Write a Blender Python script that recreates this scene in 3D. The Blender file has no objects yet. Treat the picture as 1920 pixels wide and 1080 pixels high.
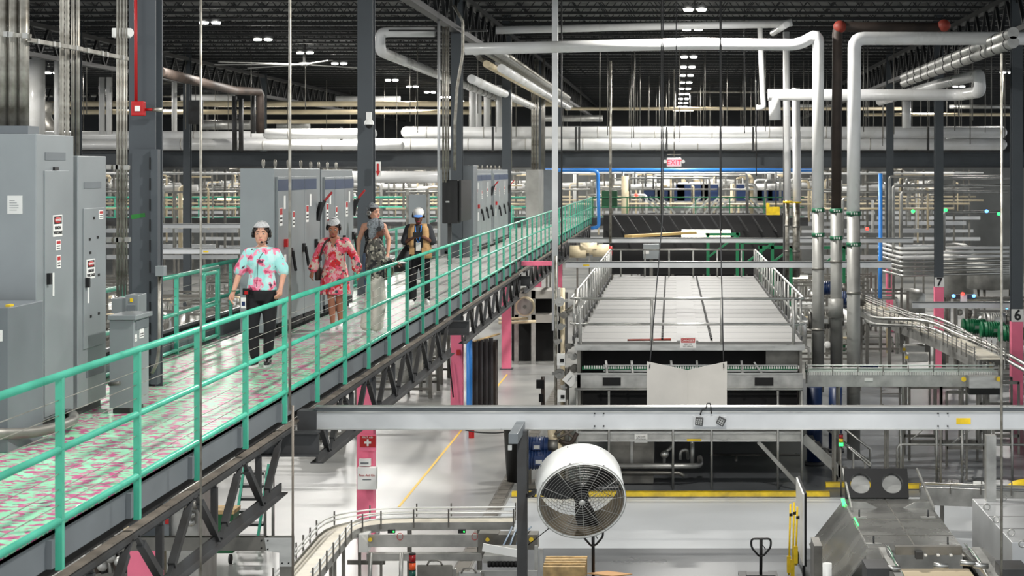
import bpy, bmesh, math, random
from mathutils import Vector, Matrix, Euler
R = random.Random(7)
PI = math.pi
COL = bpy.context.scene.collection
F, VX, VY, CZ = 3400.0, 1265.0, 318.0, 7.4

def W(px, py, Y): return Vector(((px-VX)*Y/F, Y, CZ-(py-VY)*Y/F))
def XA(px, Y): return (px-VX)*Y/F
def ZA(py, Y): return CZ-(py-VY)*Y/F
def YX(px, X): return F*X/(px-VX)

# ---------------------------------------------------------------- materials
MATS = {}
def srgb(c):
    return tuple(((v/255)/12.92 if v/255 <= .04045 else ((v/255+.055)/1.055)**2.4) for v in c)
def mat(name, c, rough=.5, metal=0., var=0., scale=3., bump=0., bscale=40., emit=None, es=1., coat=0., stretch=None, alpha=1., wear=None):
    if name in MATS: return MATS[name]
    m = bpy.data.materials.new(name); m.use_nodes = True
    nt = m.node_tree; b = nt.nodes['Principled BSDF']
    col = (*srgb(c), 1)
    b.inputs['Base Color'].default_value = col
    b.inputs['Roughness'].default_value = rough
    b.inputs['Metallic'].default_value = metal
    b.inputs['Coat Weight'].default_value = coat
    if alpha < 1: b.inputs['Alpha'].default_value = alpha
    if emit:
        b.inputs['Emission Color'].default_value = (*srgb(emit), 1); b.inputs['Emission Strength'].default_value = es
    tc = None
    def coords():
        nonlocal tc
        if tc is None:
            tc = nt.nodes.new('ShaderNodeTexCoord'); mp = nt.nodes.new('ShaderNodeMapping')
            if stretch: mp.inputs['Scale'].default_value = stretch
            nt.links.new(tc.outputs['Object'], mp.inputs[0]); tc = mp
        return tc.outputs[0]
    if var:
        n = nt.nodes.new('ShaderNodeTexNoise'); n.inputs['Scale'].default_value = scale; n.inputs['Detail'].default_value = 5
        nt.links.new(coords(), n.inputs['Vector'])
        r = nt.nodes.new('ShaderNodeValToRGB'); r.color_ramp.elements[0].position = .3; r.color_ramp.elements[1].position = .7
        lo = wear if wear else tuple(v*(1-var) for v in c)
        r.color_ramp.elements[0].color = (*srgb(lo), 1)
        r.color_ramp.elements[1].color = (*srgb(tuple(min(255, v*(1+var*.5)) for v in c)), 1)
        nt.links.new(n.outputs['Fac'], r.inputs[0]); nt.links.new(r.outputs[0], b.inputs['Base Color'])
        mr = nt.nodes.new('ShaderNodeMapRange'); mr.inputs['To Min'].default_value = max(.02, rough-.1); mr.inputs['To Max'].default_value = min(1, rough+.12)
        nt.links.new(n.outputs['Fac'], mr.inputs['Value']); nt.links.new(mr.outputs[0], b.inputs['Roughness'])
    if bump:
        n2 = nt.nodes.new('ShaderNodeTexNoise'); n2.inputs['Scale'].default_value = bscale
        nt.links.new(coords(), n2.inputs['Vector'])
        bp = nt.nodes.new('ShaderNodeBump'); bp.inputs['Strength'].default_value = bump; bp.inputs['Distance'].default_value = .02
        nt.links.new(n2.outputs['Fac'], bp.inputs['Height']); nt.links.new(bp.outputs[0], b.inputs['Normal'])
    MATS[name] = m; return m

def pattern(name, base, layers, rough=.8, st=(1, 1, 1)):
    """base colour plus thresholded noise/voronoi blobs: (kind, colour, scale, lo, hi, offset)"""
    m = bpy.data.materials.new(name); m.use_nodes = True; nt = m.node_tree; b = nt.nodes['Principled BSDF']
    b.inputs['Roughness'].default_value = rough
    tc = nt.nodes.new('ShaderNodeTexCoord')
    prev = nt.nodes.new('ShaderNodeRGB'); prev.outputs[0].default_value = (*srgb(base), 1); out = prev.outputs[0]
    for kind, c, sc, lo, hi, off in layers:
        mp = nt.nodes.new('ShaderNodeMapping'); mp.inputs['Scale'].default_value = st; mp.inputs['Location'].default_value = (off, off*.7, off*1.3)
        nt.links.new(tc.outputs['Object'], mp.inputs[0])
        if kind == 'n':
            t = nt.nodes.new('ShaderNodeTexNoise'); t.inputs['Detail'].default_value = 3; o = t.outputs['Fac']
        else:
            t = nt.nodes.new('ShaderNodeTexVoronoi'); o = t.outputs['Distance']
        t.inputs['Scale'].default_value = sc
        nt.links.new(mp.outputs[0], t.inputs['Vector'])
        r = nt.nodes.new('ShaderNodeMapRange'); r.inputs['From Min'].default_value = lo; r.inputs['From Max'].default_value = hi
        nt.links.new(o, r.inputs['Value'])
        mx = nt.nodes.new('ShaderNodeMix'); mx.data_type = 'RGBA'
        nt.links.new(r.outputs[0], mx.inputs[0]); nt.links.new(out, mx.inputs[6]); mx.inputs[7].default_value = (*srgb(c), 1)
        out = mx.outputs[2]
    nt.links.new(out, b.inputs['Base Color']); MATS[name] = m; return m

GREEN = mat('mint_green_paint', (76, 178, 150), .3, 0, .12, 2, wear=(58, 158, 130), coat=.25)
GRN2 = mat('dark_green_paint', (20, 110, 70), .4)
CAB = mat('grey_enamel', (146, 152, 154), .36, .3, .06, 1.2)
CAB2 = mat('grey_enamel_dark', (112, 118, 122), .45, .2, .08, 1.5)
COLM = mat('slate_column_paint', (68, 74, 79), .5, 0, .08, 1)
DARKST = mat('charcoal_steel', (66, 68, 70), .5, .35, .2, 2, wear=(50, 48, 46))
TAN = mat('dusty_steel', (120, 112, 102), .6, .2, .25, 3)
SS = mat('stainless_steel', (196, 196, 192), .3, .85, .12, 2, stretch=(1, 1, 4))
SSR = mat('satin_stainless', (178, 178, 174), .42, .7, .15, 3)
DUCT = mat('matt_duct_steel', (150, 150, 146), .5, .45, .14, 1.5)
SSD = mat('dull_stainless', (130, 128, 122), .45, .7, .25, 2)
GALV = mat('galvanized_steel', (160, 158, 150), .4, .7, .25, 6, wear=(105, 100, 90))
ALU = mat('aluminium_extrusion', (205, 207, 208), .35, .6, .08, 1)
WPIPE = mat('white_pipe_jacket', (240, 241, 242), .28, 0, .05, .6, wear=(218, 218, 214), coat=.3)
CREAM = mat('cream_pipe_jacket', (234, 218, 184), .35, 0, .15, .8)
BLACK = mat('black_plastic', (16, 16, 17), .45)
DBLK = mat('matt_black', (9, 9, 10), .8)
WHITE = mat('white_enamel', (232, 233, 230), .35, 0, .03, 2)
PINK = mat('pink_paint', (246, 122, 152), .5, 0, .06, 2)
HPINK = PINK
YEL = mat('yellow_paint', (222, 190, 20), .5, 0, .2, 4, wear=(190, 160, 20))
RED = mat('red_paint', (176, 24, 26), .4)
BLUE = mat('blue_motor_paint', (24, 46, 86), .4)
LBLUE = mat('bright_blue_pipe', (64, 146, 236), .35)
BROWN = mat('rusty_brown_pipe', (62, 52, 46), .6, .1, .3, 2)
RUST = mat('red_primer_elbow', (140, 52, 38), .6, 0, .2, 3)
ROOF = mat('roof_deck_paint', (112, 114, 114), .8, 0, .15, 1)
JOIST = mat('joist_paint', (34, 36, 37), .45)
PAPER = mat('white_label', (228, 228, 224), .7)
WOOD = mat('pale_wood', (200, 170, 120), .7, 0, .2, 6)
CARD = mat('pale_board', (180, 177, 171), .8, 0, .05, 2)
DKGRN = mat('green_toolbox_paint', (16, 96, 52), .4)
GLOW = mat('lamp_glow', (255, 255, 255), emit=(255, 252, 244), es=30)
STRIP = mat('tube_glow', (255, 255, 255), emit=(255, 240, 210), es=5)
LEDG = mat('green_led', (40, 255, 90), emit=(40, 255, 90), es=4)
LEDR = mat('red_led', (255, 50, 40), emit=(255, 60, 50), es=3)
LEDB = mat('blue_led', (60, 140, 255), emit=(90, 160, 255), es=4)
DBLUE = mat('navy_header', (44, 60, 88), .4)
SKIN1 = mat('light_skin', (214, 160, 134), .5, 0, .06, 8)
SKIN2 = mat('tanned_skin', (176, 118, 92), .5, 0, .06, 8)
SKIN3 = mat('brown_skin', (112, 72, 56), .5, 0, .06, 8)
HAIRN = mat('white_hairnet', (205, 206, 206), .7, 0, .14, 60, bump=.6, bscale=60)
HAIRG = mat('grey_hairnet', (132, 138, 142), .8, 0, .35, 40, bump=.6, bscale=60)
HAIR = mat('dark_brown_hair', (44, 28, 20), .6)
PANTS = mat('black_trousers', (22, 22, 26), .85, 0, .2, 12)
LPANTS = mat('pale_cargo_trousers', (206, 200, 188), .85, 0, .05, 5, bump=.3, bscale=10)
DTEE = mat('charcoal_tshirt', (50, 52, 56), .9)
VEST = mat('tan_vest', (190, 152, 104), .85, 0, .12, 8, bump=.4, bscale=18)

# ---------------------------------------------------------------- mesh builder
class MB:
    def __init__(s): s.v = []; s.f = []; s.sm = []
    def add(s, vs, fs, smooth=False):
        n = len(s.v); s.v += [Vector(v) for v in vs]; s.f += [tuple(i+n for i in f) for f in fs]; s.sm += [smooth]*len(fs); return s
    def box(s, x0, x1, y0, y1, z0, z1):
        x0, x1 = min(x0, x1), max(x0, x1); y0, y1 = min(y0, y1), max(y0, y1); z0, z1 = min(z0, z1), max(z0, z1)
        return s.add([(x0,y0,z0),(x1,y0,z0),(x1,y1,z0),(x0,y1,z0),(x0,y0,z1),(x1,y0,z1),(x1,y1,z1),(x0,y1,z1)],
                     [(0,3,2,1),(4,5,6,7),(0,1,5,4),(1,2,6,5),(2,3,7,6),(3,0,4,7)])
    def cbox(s, c, sx, sy, sz): return s.box(c[0]-sx/2, c[0]+sx/2, c[1]-sy/2, c[1]+sy/2, c[2]-sz/2, c[2]+sz/2)
    def bar(s, a, b, w, h, up=(0, 0, 1)):
        a, b = Vector(a), Vector(b); d = (b-a)
        if d.length < 1e-6: return s
        d.normalize(); u = Vector(up)
        if abs(d.dot(u)) > .98: u = Vector((0, 1, 0))
        r = d.cross(u).normalized(); u = r.cross(d)
        r = r*w/2; u = u*h/2
        vs = [a-r-u, a+r-u, a+r+u, a-r+u, b-r-u, b+r-u, b+r+u, b-r+u]
        return s.add(vs, [(0,1,2,3),(7,6,5,4),(0,4,5,1),(1,5,6,2),(2,6,7,3),(3,7,4,0)])
    def tube(s, pts, r, n=8, r2=None, cap=True):
        pts = [Vector(p) for p in pts]; rings = []; m = len(pts); d0 = None
        up = Vector((0, 0, 1))
        for i, p in enumerate(pts):
            if i == 0: d = pts[1]-p
            elif i == m-1: d = p-pts[-2]
            else: d = (pts[i+1]-p).normalized()+(p-pts[i-1]).normalized()
            d.normalize()
            if d0 is None:
                a = up if abs(d.dot(up)) < .9 else Vector((1, 0, 0))
                u = (a-d*a.dot(d)).normalized()
            else: u = (u-d*u.dot(d)).normalized()
            d0 = d; v = d.cross(u)
            rr = r if r2 is None else r+(r2-r)*i/(m-1)
            if isinstance(r, (list, tuple)): rr = r[i]
            k = 1.0
            if 0 < i < m-1:
                c = (pts[i+1]-p).normalized().dot((p-pts[i-1]).normalized()); k = 1/max(.5, math.sqrt(max(0, (1+c)/2)))
            rings.append([p+(u*math.cos(2*PI*j/n)+v*math.sin(2*PI*j/n))*rr*(k if k < 1.5 else 1.5) for j in range(n)])
        vs = [q for rg in rings for q in rg]; fs = []
        for i in range(m-1):
            for j in range(n):
                fs.append((i*n+j, i*n+(j+1)%n, (i+1)*n+(j+1)%n, (i+1)*n+j))
        s.add(vs, fs, True)
        if cap:
            b = len(s.v)-len(vs)
            s.f.append(tuple(b+j for j in reversed(range(n)))); s.sm.append(False)
            s.f.append(tuple(b+(m-1)*n+j for j in range(n))); s.sm.append(False)
        return s
    def lathe(s, prof, c=(0, 0, 0), M=None, n=24, a0=0, a1=2*PI):
        full = abs(a1-a0-2*PI) < 1e-6; k = n if full else n+1; vs = []
        for r, z in prof:
            for j in range(k):
                a = a0+(a1-a0)*j/n; p = Vector((r*math.cos(a), r*math.sin(a), z))
                if M is not None: p = M @ p
                vs.append(p+Vector(c))
        fs = []
        for i in range(len(prof)-1):
            for j in range(n):
                j2 = (j+1) % k
                fs.append((i*k+j, i*k+j2, (i+1)*k+j2, (i+1)*k+j))
        return s.add(vs, fs, True)
    def ell(s, c, rx, ry, rz, n=12, m=8, M=None):
        prof = [(max(1e-4, math.sin(PI*i/m)), -math.cos(PI*i/m)) for i in range(m+1)]
        S = Matrix.Diagonal((rx, ry, rz)); S = S if M is None else M.to_3x3() @ S
        return s.lathe(prof, c, S, n)
    def loft(s, rings, n=16):
        """rings: (cx,cy,z,rx,ry) closed"""
        vs = []
        for cx, cy, z, rx, ry in rings:
            for j in range(n):
                a = 2*PI*j/n; vs.append((cx+rx*math.cos(a), cy+ry*math.sin(a), z))
        fs = []
        for i in range(len(rings)-1):
            for j in range(n): fs.append((i*n+j, i*n+(j+1)%n, (i+1)*n+(j+1)%n, (i+1)*n+j))
        s.add(vs, fs, True); b = len(s.v)-len(vs)
        s.f.append(tuple(b+j for j in reversed(range(n)))); s.sm.append(False)
        s.f.append(tuple(b+(len(rings)-1)*n+j for j in range(n))); s.sm.append(False)
        return s
    def prism(s, poly, axis, a, b):
        """poly of 2d points extruded along axis from a to b; axis 'x': (y,z) 'y': (x,z) 'z': (x,y)"""
        def P(p, t): return (t, p[0], p[1]) if axis == 'x' else ((p[0], t, p[1]) if axis == 'y' else (p[0], p[1], t))
        n = len(poly); vs = [P(p, a) for p in poly]+[P(p, b) for p in poly]
        fs = [tuple(range(n)), tuple(reversed(range(n, 2*n)))]+[(i, i+n, (i+1) % n+n, (i+1) % n) for i in range(n)]
        return s.add(vs, fs)
    def build(s, name, m, parent=None, local=False, bevel=0.):
        me = bpy.data.meshes.new(name)
        if parent is None and not local:
            lo = [min(v[i] for v in s.v) for i in range(3)]; hi = [max(v[i] for v in s.v) for i in range(3)]
            off = Vector(((lo[0]+hi[0])/2, (lo[1]+hi[1])/2, lo[2]))
        elif parent is not None and not local: off = origin(parent)
        else: off = Vector((0, 0, 0))
        me.from_pydata([v-off for v in s.v], [], s.f)
        me.polygons.foreach_set('use_smooth', s.sm)
        me.update()
        bm = bmesh.new(); bm.from_mesh(me); bmesh.ops.recalc_face_normals(bm, faces=bm.faces); bm.to_mesh(me); bm.free()
        me.materials.append(m)
        o = bpy.data.objects.new(name, me); COL.objects.link(o)
        if parent is None: o.location = off
        else: o.parent = parent
        if bevel:
            bv = o.modifiers.new('edge', 'BEVEL'); bv.width = bevel; bv.segments = 2; bv.limit_method = 'ANGLE'
        return o
def origin(o):
    v = Vector(o.location)
    while o.parent: o = o.parent; v += o.location
    return v
def tag(o, label, cat, group=None):
    o['label'] = label; o['category'] = cat
    if group: o['group'] = group
    return o
def thing(name, label, cat, loc, group=None, rz=0):
    o = bpy.data.objects.new(name, None); o.empty_display_size = .1; COL.objects.link(o); o.location = loc; o.rotation_euler = (0, 0, rz)
    return tag(o, label, cat, group)
def each(parent, name, m, mbs):
    first = {}
    for key, mk, loc in mbs:
        if key not in first:
            o = part(mk(), name, m, parent); first[key] = (o, Vector(loc))
        else:
            f, l0 = first[key]; o = f.copy(); COL.objects.link(o); o.location = Vector(f.location)+Vector(loc)-l0
def struct(o): o['kind'] = 'structure'; return o
def stuff(o, label, cat): tag(o, label, cat); o['kind'] = 'stuff'; return o
KIDS = {}
def dup(root, loc, rz=0, label=None, group=None, sc=None):
    kids = [o for o in bpy.data.objects if o.parent == root] if root.name not in KIDS else KIDS[root.name]
    KIDS[root.name] = kids
    r = root.copy(); COL.objects.link(r); r.location = loc; r.rotation_euler = (0, 0, rz)
    if sc: r.scale = sc
    if label: r['label'] = label
    if group: r['group'] = group
    for ch in kids:
        c = ch.copy(); COL.objects.link(c); c.parent = r
        for g in sub(ch):
            d = g.copy(); COL.objects.link(d); d.parent = c
    return r
SUBS = {}
def sub(o):
    if o.name not in SUBS: SUBS[o.name] = [c for c in bpy.data.objects if c.parent == o]
    return SUBS[o.name]
def text(s, parent, loc, rot, size, m, name='lettering', depth=.002, align='CENTER', sx=1., bold=0.):
    cu = bpy.data.curves.new(name, 'FONT'); cu.body = s; cu.size = size; cu.extrude = depth; cu.align_x = align; cu.align_y = 'CENTER'
    cu.resolution_u = 2; cu.offset = bold*size
    tmp = bpy.data.objects.new('tmp', cu); COL.objects.link(tmp)
    me = bpy.data.meshes.new_from_object(tmp); bpy.data.objects.remove(tmp); bpy.data.curves.remove(cu); me.materials.clear(); me.materials.append(m)
    o = bpy.data.objects.new(name, me); COL.objects.link(o)
    o.parent = parent; o.location = Vector(loc)-origin(parent); o.rotation_euler = rot; o.scale = (sx, 1, 1)
    return o
FX = (PI/2, 0, PI/2)   # lettering on a face that looks towards +X
FY = (PI/2, 0, 0)      # lettering on a face that looks towards -Y
def arc(c, r, a0, a1, n=6, plane='xz'):
    out = []
    for i in range(n+1):
        a = a0+(a1-a0)*i/n; u, v = r*math.cos(a), r*math.sin(a)
        out.append((c[0]+u, c[1], c[2]+v) if plane == 'xz' else ((c[0], c[1]+u, c[2]+v) if plane == 'yz' else (c[0]+u, c[1]+v, c[2])))
    return out
def bend(pts, r=.3, n=4):
    """round the corners of a polyline"""
    pts = [Vector(p) for p in pts]; out = [pts[0]]
    for i in range(1, len(pts)-1):
        a, b, c = pts[i-1], pts[i], pts[i+1]
        ra = min(r, (a-b).length*.49, (c-b).length*.49)
        p, q = b+(a-b).normalized()*ra, b+(c-b).normalized()*ra
        for k in range(n+1):
            t = k/n; out.append(p*(1-t)**2+b*2*t*(1-t)+q*t*t)
    return out+[pts[-1]]
def pipe(name, pts, r, m, label, cat='pipe', group=None, br=None, n=10):
    mb = MB(); mb.tube(bend(pts, br if br is not None else r*2.2), r, n)
    return tag(mb.build(name, m), label, cat, group)
def part(mb, name, m, parent, label=None, bevel=0.):
    o = mb.build(name, m, parent, bevel=bevel)
    if label: o['label'] = label
    return o
# ================================================================ shell
FLOORZ = 0.0
def floor_mat():
    m = bpy.data.materials.new('sealed_concrete'); m.use_nodes = True; nt = m.node_tree; b = nt.nodes['Principled BSDF']
    tc = nt.nodes.new('ShaderNodeTexCoord')
    n = nt.nodes.new('ShaderNodeTexNoise'); n.inputs['Scale'].default_value = .35; n.inputs['Detail'].default_value = 8
    nt.links.new(tc.outputs['Object'], n.inputs['Vector'])
    r = nt.nodes.new('ShaderNodeValToRGB'); r.color_ramp.elements[0].position = .35; r.color_ramp.elements[1].position = .65
    r.color_ramp.elements[0].color = (*srgb((126, 128, 128)), 1); r.color_ramp.elements[1].color = (*srgb((160, 160, 156)), 1)
    nt.links.new(n.outputs['Fac'], r.inputs[0]); nt.links.new(r.outputs[0], b.inputs['Base Color'])
    mr = nt.nodes.new('ShaderNodeMapRange'); mr.inputs['To Min'].default_value = .24; mr.inputs['To Max'].default_value = .38
    nt.links.new(n.outputs['Fac'], mr.inputs['Value']); nt.links.new(mr.outputs[0], b.inputs['Roughness'])
    return m
FL = floor_mat()
FL2 = mat('grey_floor_coating', (108, 111, 114), .3, 0, .14, .5)
FL3 = mat('white_floor_coating', (192, 196, 199), .3, 0, .05, .4)
struct(MB().box(-60, 40, 5, 150, -.2, 0).build('floor', FL))
mb = MB(); mb.box(-3.72, 20, 20, 35.4, 0, .006); mb.box(3.2, 20, 41, 64, 0, .006); mb.box(-2.6, 3.2, 41, 70, 0, .006)
struct(mb.build('floor', FL2))
struct(MB().box(-3.72, 20, 35.4, 40.9, 0, .006).build('floor', FL3))
# trench drain and painted aisle line
dr = thing('trench_drain', 'long grated trench drain set in the aisle floor beside the white coating', 'drain', (-3.92, 45, 0))
part(MB().box(-4.1, -3.78, 30, 68, 0, .008), 'frame', SSD, dr)
g = MB()
for i in range(64): g.box(-4.06, -3.82, 30.1+i*.59, 30.1+i*.59+.5, .008, .014)
part(g, 'grate', mat('grate_brown_grey', (96, 92, 84), .6), dr)  # brown-grey slats, darker than the drain frame
ln = MB()
ln.box(-6.08, -6.02, 39.8, 65.5, 0, .006)
struct(ln.build('floor_marking', mat('yellow_line_paint', (216, 176, 60), .5)))
def curb(x0, x1, y, lab):
    t = thing('floor_curb', lab, 'curb', ((x0+x1)/2, y, 0), 'yellow curbs around the process area')
    part(MB().prism([(y-.14, 0), (y+.14, 0), (y+.1, .12), (y-.1, .12)], 'x', x0, x1), 'curb_body', YEL, t)
    part(MB().box(x0, x1, y-.16, y-.14, 0, .03), 'base_strip', SSD, t)
curb(XA(960, 41), XA(1555, 41), 41.0, 'long yellow curb on the floor in front of the wide oven')
curb(XA(1548, 42.2), XA(1640, 42.2), 42.2, 'short yellow curb piece behind the black twin fan box')
curb(XA(1700, 42.0), XA(1800, 42.0), 42.0, 'yellow curb on the grey floor between the stairs and the pipe barrier')
# roof
cm = MB(); cm.box(-60, 40, 20, 150, 13.3, 13.5)
struct(cm.build('ceiling', ROOF))
rb = MB()
for i in range(100): rb.box(-60+i, -60+i+.35, 40, 150, 13.22, 13.3)
struct(rb.build('ceiling_rib', ROOF))
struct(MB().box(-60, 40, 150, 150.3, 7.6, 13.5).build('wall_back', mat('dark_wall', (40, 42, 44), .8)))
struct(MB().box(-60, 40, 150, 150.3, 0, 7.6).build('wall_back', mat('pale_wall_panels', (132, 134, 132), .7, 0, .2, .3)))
# open web joists, one every 1.7 m
j = MB(); L0, L1 = -58, 34
j.box(L0, L1, -.08, .08, .62, .7); j.box(L0, L1, -.07, .07, 0, .08)
k = int((L1-L0)/.9)
for i in range(k):
    a = L0+.9*i
    j.bar((a, 0, .05), (a+.45, 0, .65), .03, .03); j.bar((a+.45, 0, .65), (a+.9, 0, .05), .03, .03)
j0 = j.build('roof_joist', JOIST, local=True); j0.location = (0, 53.0, 12.52)
tag(j0, 'dark open-web steel joist running across under the roof deck', 'joist', 'open-web roof joists')
for i in range(1, 42):
    o = j0.copy(); COL.objects.link(o); o.location = (0, 53.0+2.3*i, 12.52)
# girders along column lines
for X, lab in ((-6.2, 'dark lattice roof girder above the column line beside the walkway'), (9.8, 'dark lattice roof girder above the numbered columns'), (-22.2, 'dark lattice roof girder over the far process bay'), (-38.2, 'dark lattice roof girder over the outermost bay')):
    g = thing('roof_girder', lab, 'girder', (X, 60, 11.3))
    m = MB(); m.box(X-.12, X+.12, 22, 149, 12.35, 12.5); m.box(X-.12, X+.12, 22, 149, 11.3, 11.45)
    part(m, 'chords', JOIST, g)
    m = MB()
    for i in range(69):
        y = 22+1.8*i; m.bar((X, y, 11.4), (X, y+.9, 12.4), .09, .09); m.bar((X, y+.9, 12.4), (X, y+1.8, 11.4), .09, .09)
    part(m, 'web_bars', JOIST, g)

# ================================================================ columns
def column(X, Y, lab, ztop=13.2, pink=True, num=None, w=.31, zp=3.05):
    t = thing('steel_column', lab, 'column', (X, Y, 0), 'steel roof columns')
    m = MB(); h = w/2
    m.box(X-h, X+h, Y-h, Y-h+.03, .02, ztop); m.box(X-h, X+h, Y+h-.03, Y+h, .02, ztop); m.box(X-.015, X+.015, Y-h+.03, Y+h-.03, .02, ztop)
    part(m, 'shaft', COLM, t)
    part(MB().box(X-h-.08, X+h+.08, Y-h-.08, Y+h+.08, 0, .03), 'base_plate', COLM, t)
    if pink:
        m = MB(); g = .012
        m.box(X-h-g, X+h+g, Y-h-g, Y-h, .03, zp); m.box(X-h-g, X-h, Y-h, Y+h, .03, zp); m.box(X+h, X+h+g, Y-h, Y+h, .03, zp); m.box(X-h-g, X+h+g, Y+h, Y+h+g, .03, zp)
        part(m, 'pink_cladding', PINK, t, 'pink painted lower cladding')
    if num:
        pl = part(MB().box(X-h-.02, X+h+.02, Y-h-.03, Y-h-.012, zp, zp+.36), 'number_plate', PAPER, t, 'white plate with a black numeral')
        text(num, pl, (X, Y-h-.034, zp+.18), FY, .42, BLACK, 'numeral', bold=.03)
    return t
c1 = column(-6.24, 21.4, 'slate grey column with the red alarm box beside the walkway cabinets')
column(-6.24, 36.7, 'slate grey column with a red arrow sign, pink below by the first aid box')
column(-6.24, 52.0, 'slate column beside the black wall box, pink below next to the blue pipe')
column(-6.24, 67.3, 'slate column past the distant cabinets, pink foot at the aisle end')
column(-6.24, 82.6, 'slate column in line with the walkway, crossing the white pipes')
column(-6.24, 97.9, 'slate column at the far end of the walkway')
column(9.8, 52.0, 'slate column marked 6 with a pink foot', num='6')
column(9.8, 67.3, 'slate column marked 7 with a pink foot', num='7')
column(9.8, 82.6, 'slate column with pink foot beside the bright blue vertical pipe')
column(9.8, 97.9, 'slate column far behind the column marked 7', pink=False)
column(-22.2, 67.3, 'dark column seen between the flexible conduit and the alarm column', pink=False)
column(-22.2, 82.6, 'dark column seen behind the hanging rod near the alarm column', pink=False)
column(-22.2, 97.9, 'dark column seen above the first cabinet row in the far bay', pink=False)
column(-22.2, 60.0, 'dark column partly hidden by the tall conduits', pink=False)
# slotted channel against the first column
s = thing('strut_channel', 'slotted steel channel standing against the alarm column', 'channel', (-5.96, 21.2, 4.9))
m = MB(); xx = XA(288, 21.15)
m.box(xx-.02, xx+.06, 21.1, 21.22, 4.9, ZA(280, 21.2)); part(m, 'channel', COLM, s)
m = MB()
for i in range(11):
    z = 5.0+i*.24; m.box(xx-.035, xx-.022, 21.09, 21.13, z, z+.14)
part(m, 'slots', DBLK, s)
part(MB().box(XA(244, 21.1), XA(280, 21.1), 21.17, 21.2, 4.9, ZA(280, 21.2)), 'face_plate', COLM, s)

# red alarm box on first column
a = thing('alarm_box', 'red fire alarm box on the slate column near the tall cabinets', 'alarm', W(262, 204, 21.1))
c = W(261, 204, 21.1)
part(MB().cbox(c+Vector((0, -.03, 0)), .15, .1, .17), 'housing', RED, a, bevel=.012)
part(MB().cbox(c+Vector((.005, -.085, .0)), .06, .02, .06), 'strobe_lens', WHITE, a)
part(MB().tube([c+Vector((.07, 0, -.01)), c+Vector((.2, 0, -.01))], .016), 'side_pipe', RED, a)
part(MB().tube([c+Vector((.16, 0, -.01)), c+Vector((.27, 0, -.01))], .026), 'coupling', GALV, a)
part(MB().tube([W(255, 192, 21.12), W(254, -40, 21.12)], .02), 'riser_conduit', RED, a)
tag(MB().bar(W(246, 407, 21.17), W(272, 403, 21.17), .002, .05).build('green_marking', mat('marker_green', (30, 110, 40), .6)), 'small green scribbled mark on the alarm column', 'marking')
cu = thing('twin_sensor', 'pale sensor with two lens heads fixed to the conduits beside the alarm column', 'sensor', W(228, 66, 21))
c = W(228, 62, 20.9); part(MB().cbox(c, .2, .1, .11), 'housing', PAPER, cu, bevel=.01)
part(MB().tube([c+Vector((.05, -.04, 0)), c+Vector((.13, -.09, 0))], .05, 12), 'lens', PAPER, cu)
part(MB().tube([c+Vector((-.02, -.04, 0)), c+Vector((-.02, -.09, 0))], .05, 12), 'lens', PAPER, cu)
# camera dome on 2nd column
t = thing('dome_camera', 'white dome camera hanging on the slate column with the arrow sign', 'camera', W(692, 235, 36.4))
c = W(692, 228, 36.35)
part(MB().cbox(c+Vector((0, 0, .12)), .1, .1, .14), 'mount', WHITE, t)
part(MB().lathe([(.03, .08), (.09, .0), (.1, -.06)], c+Vector((0, 0, -.0)), n=16), 'dome_housing', WHITE, t)
part(MB().ell(c+Vector((0, 0, -.07)), .075, .075, .07), 'lens', BLACK, t)
# extinguisher arrow sign
t = thing('arrow_sign', 'white sign with a red downward arrow beside the second column', 'sign', W(709, 332, 36.4))
a0, b0 = W(704, 303, 36.4), W(714, 332, 36.4)
p = part(MB().box(a0[0], b0[0], 36.38, 36.4, b0[2], a0[2]), 'sign_plate', PAPER, t)
part(MB().prism([(a0[0]+.035, a0[2]-.04), (b0[0]-.035, a0[2]-.04), (b0[0]-.035, b0[2]+.12), (b0[0]-.01, b0[2]+.12), ((a0[0]+b0[0])/2, b0[2]+.02), (a0[0]+.01, b0[2]+.12), (a0[0]+.035, b0[2]+.12)], 'y', 36.365, 36.378), 'arrow', RED, t)

# ================================================================ walkway
DZ = 4.87
DECK = pattern('mint_and_pink_deck_print', (140, 212, 170), [
    ('n', (152, 224, 184), 3.0, .5, .62, 3.), ('n', (188, 76, 128), 9.5, .515, .55, 1.), ('n', (208, 124, 158), 12, .59, .63, 6.), ('n', (60, 52, 60), 13, .65, .67, 9.)], .34, (.9, 1.15, 1))
GREYDECK = mat('glare_grey_deck', (176, 178, 174), .3, 0, .12, 1.2)  # unused deck grey with the glare put into its colour
wk = thing('walkway_deck', 'elevated walkway deck printed with mint and pink blotches', 'walkway', (-5.6, 40, 4.5))
def deckbox(y0, y1):
    m = MB(); m.box(-6.92, -6.42, y0, y1, DZ-.05, DZ).box(-5.98, -4.40, y0, y1, DZ-.05, DZ); y = y0
    for c in [21.4+15.3*k for k in range(6)]:
        if y0 < c < y1: m.box(-6.42, -5.98, y, c-.22, DZ-.05, DZ); y = c+.22
    m.box(-6.42, -5.98, y, y1, DZ-.05, DZ); return m
part(deckbox(8.5, 26.2), 'printed_deck', DECK, wk, 'deck with mint green and magenta print')
DECK2 = pattern('glare_washed_print', (186, 192, 186), [('n', (160, 222, 186), 9.0, .52, .6, 3.), ('n', (206, 120, 160), 11, .55, .6, 1.), ('n', (100, 92, 96), 10, .66, .7, 5.)], .28)  # glare on the deck put into the colour as a paler ground
DECK3 = pattern('glare_grey_print', (196, 197, 192), [('n', (176, 214, 190), 6.0, .58, .7, 3.), ('n', (206, 150, 172), 8, .6, .68, 1.), ('n', (120,118,116), 2.5, .6, .8, 1.)], .25)  # far deck: grey glare painted in, print almost washed out
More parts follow.
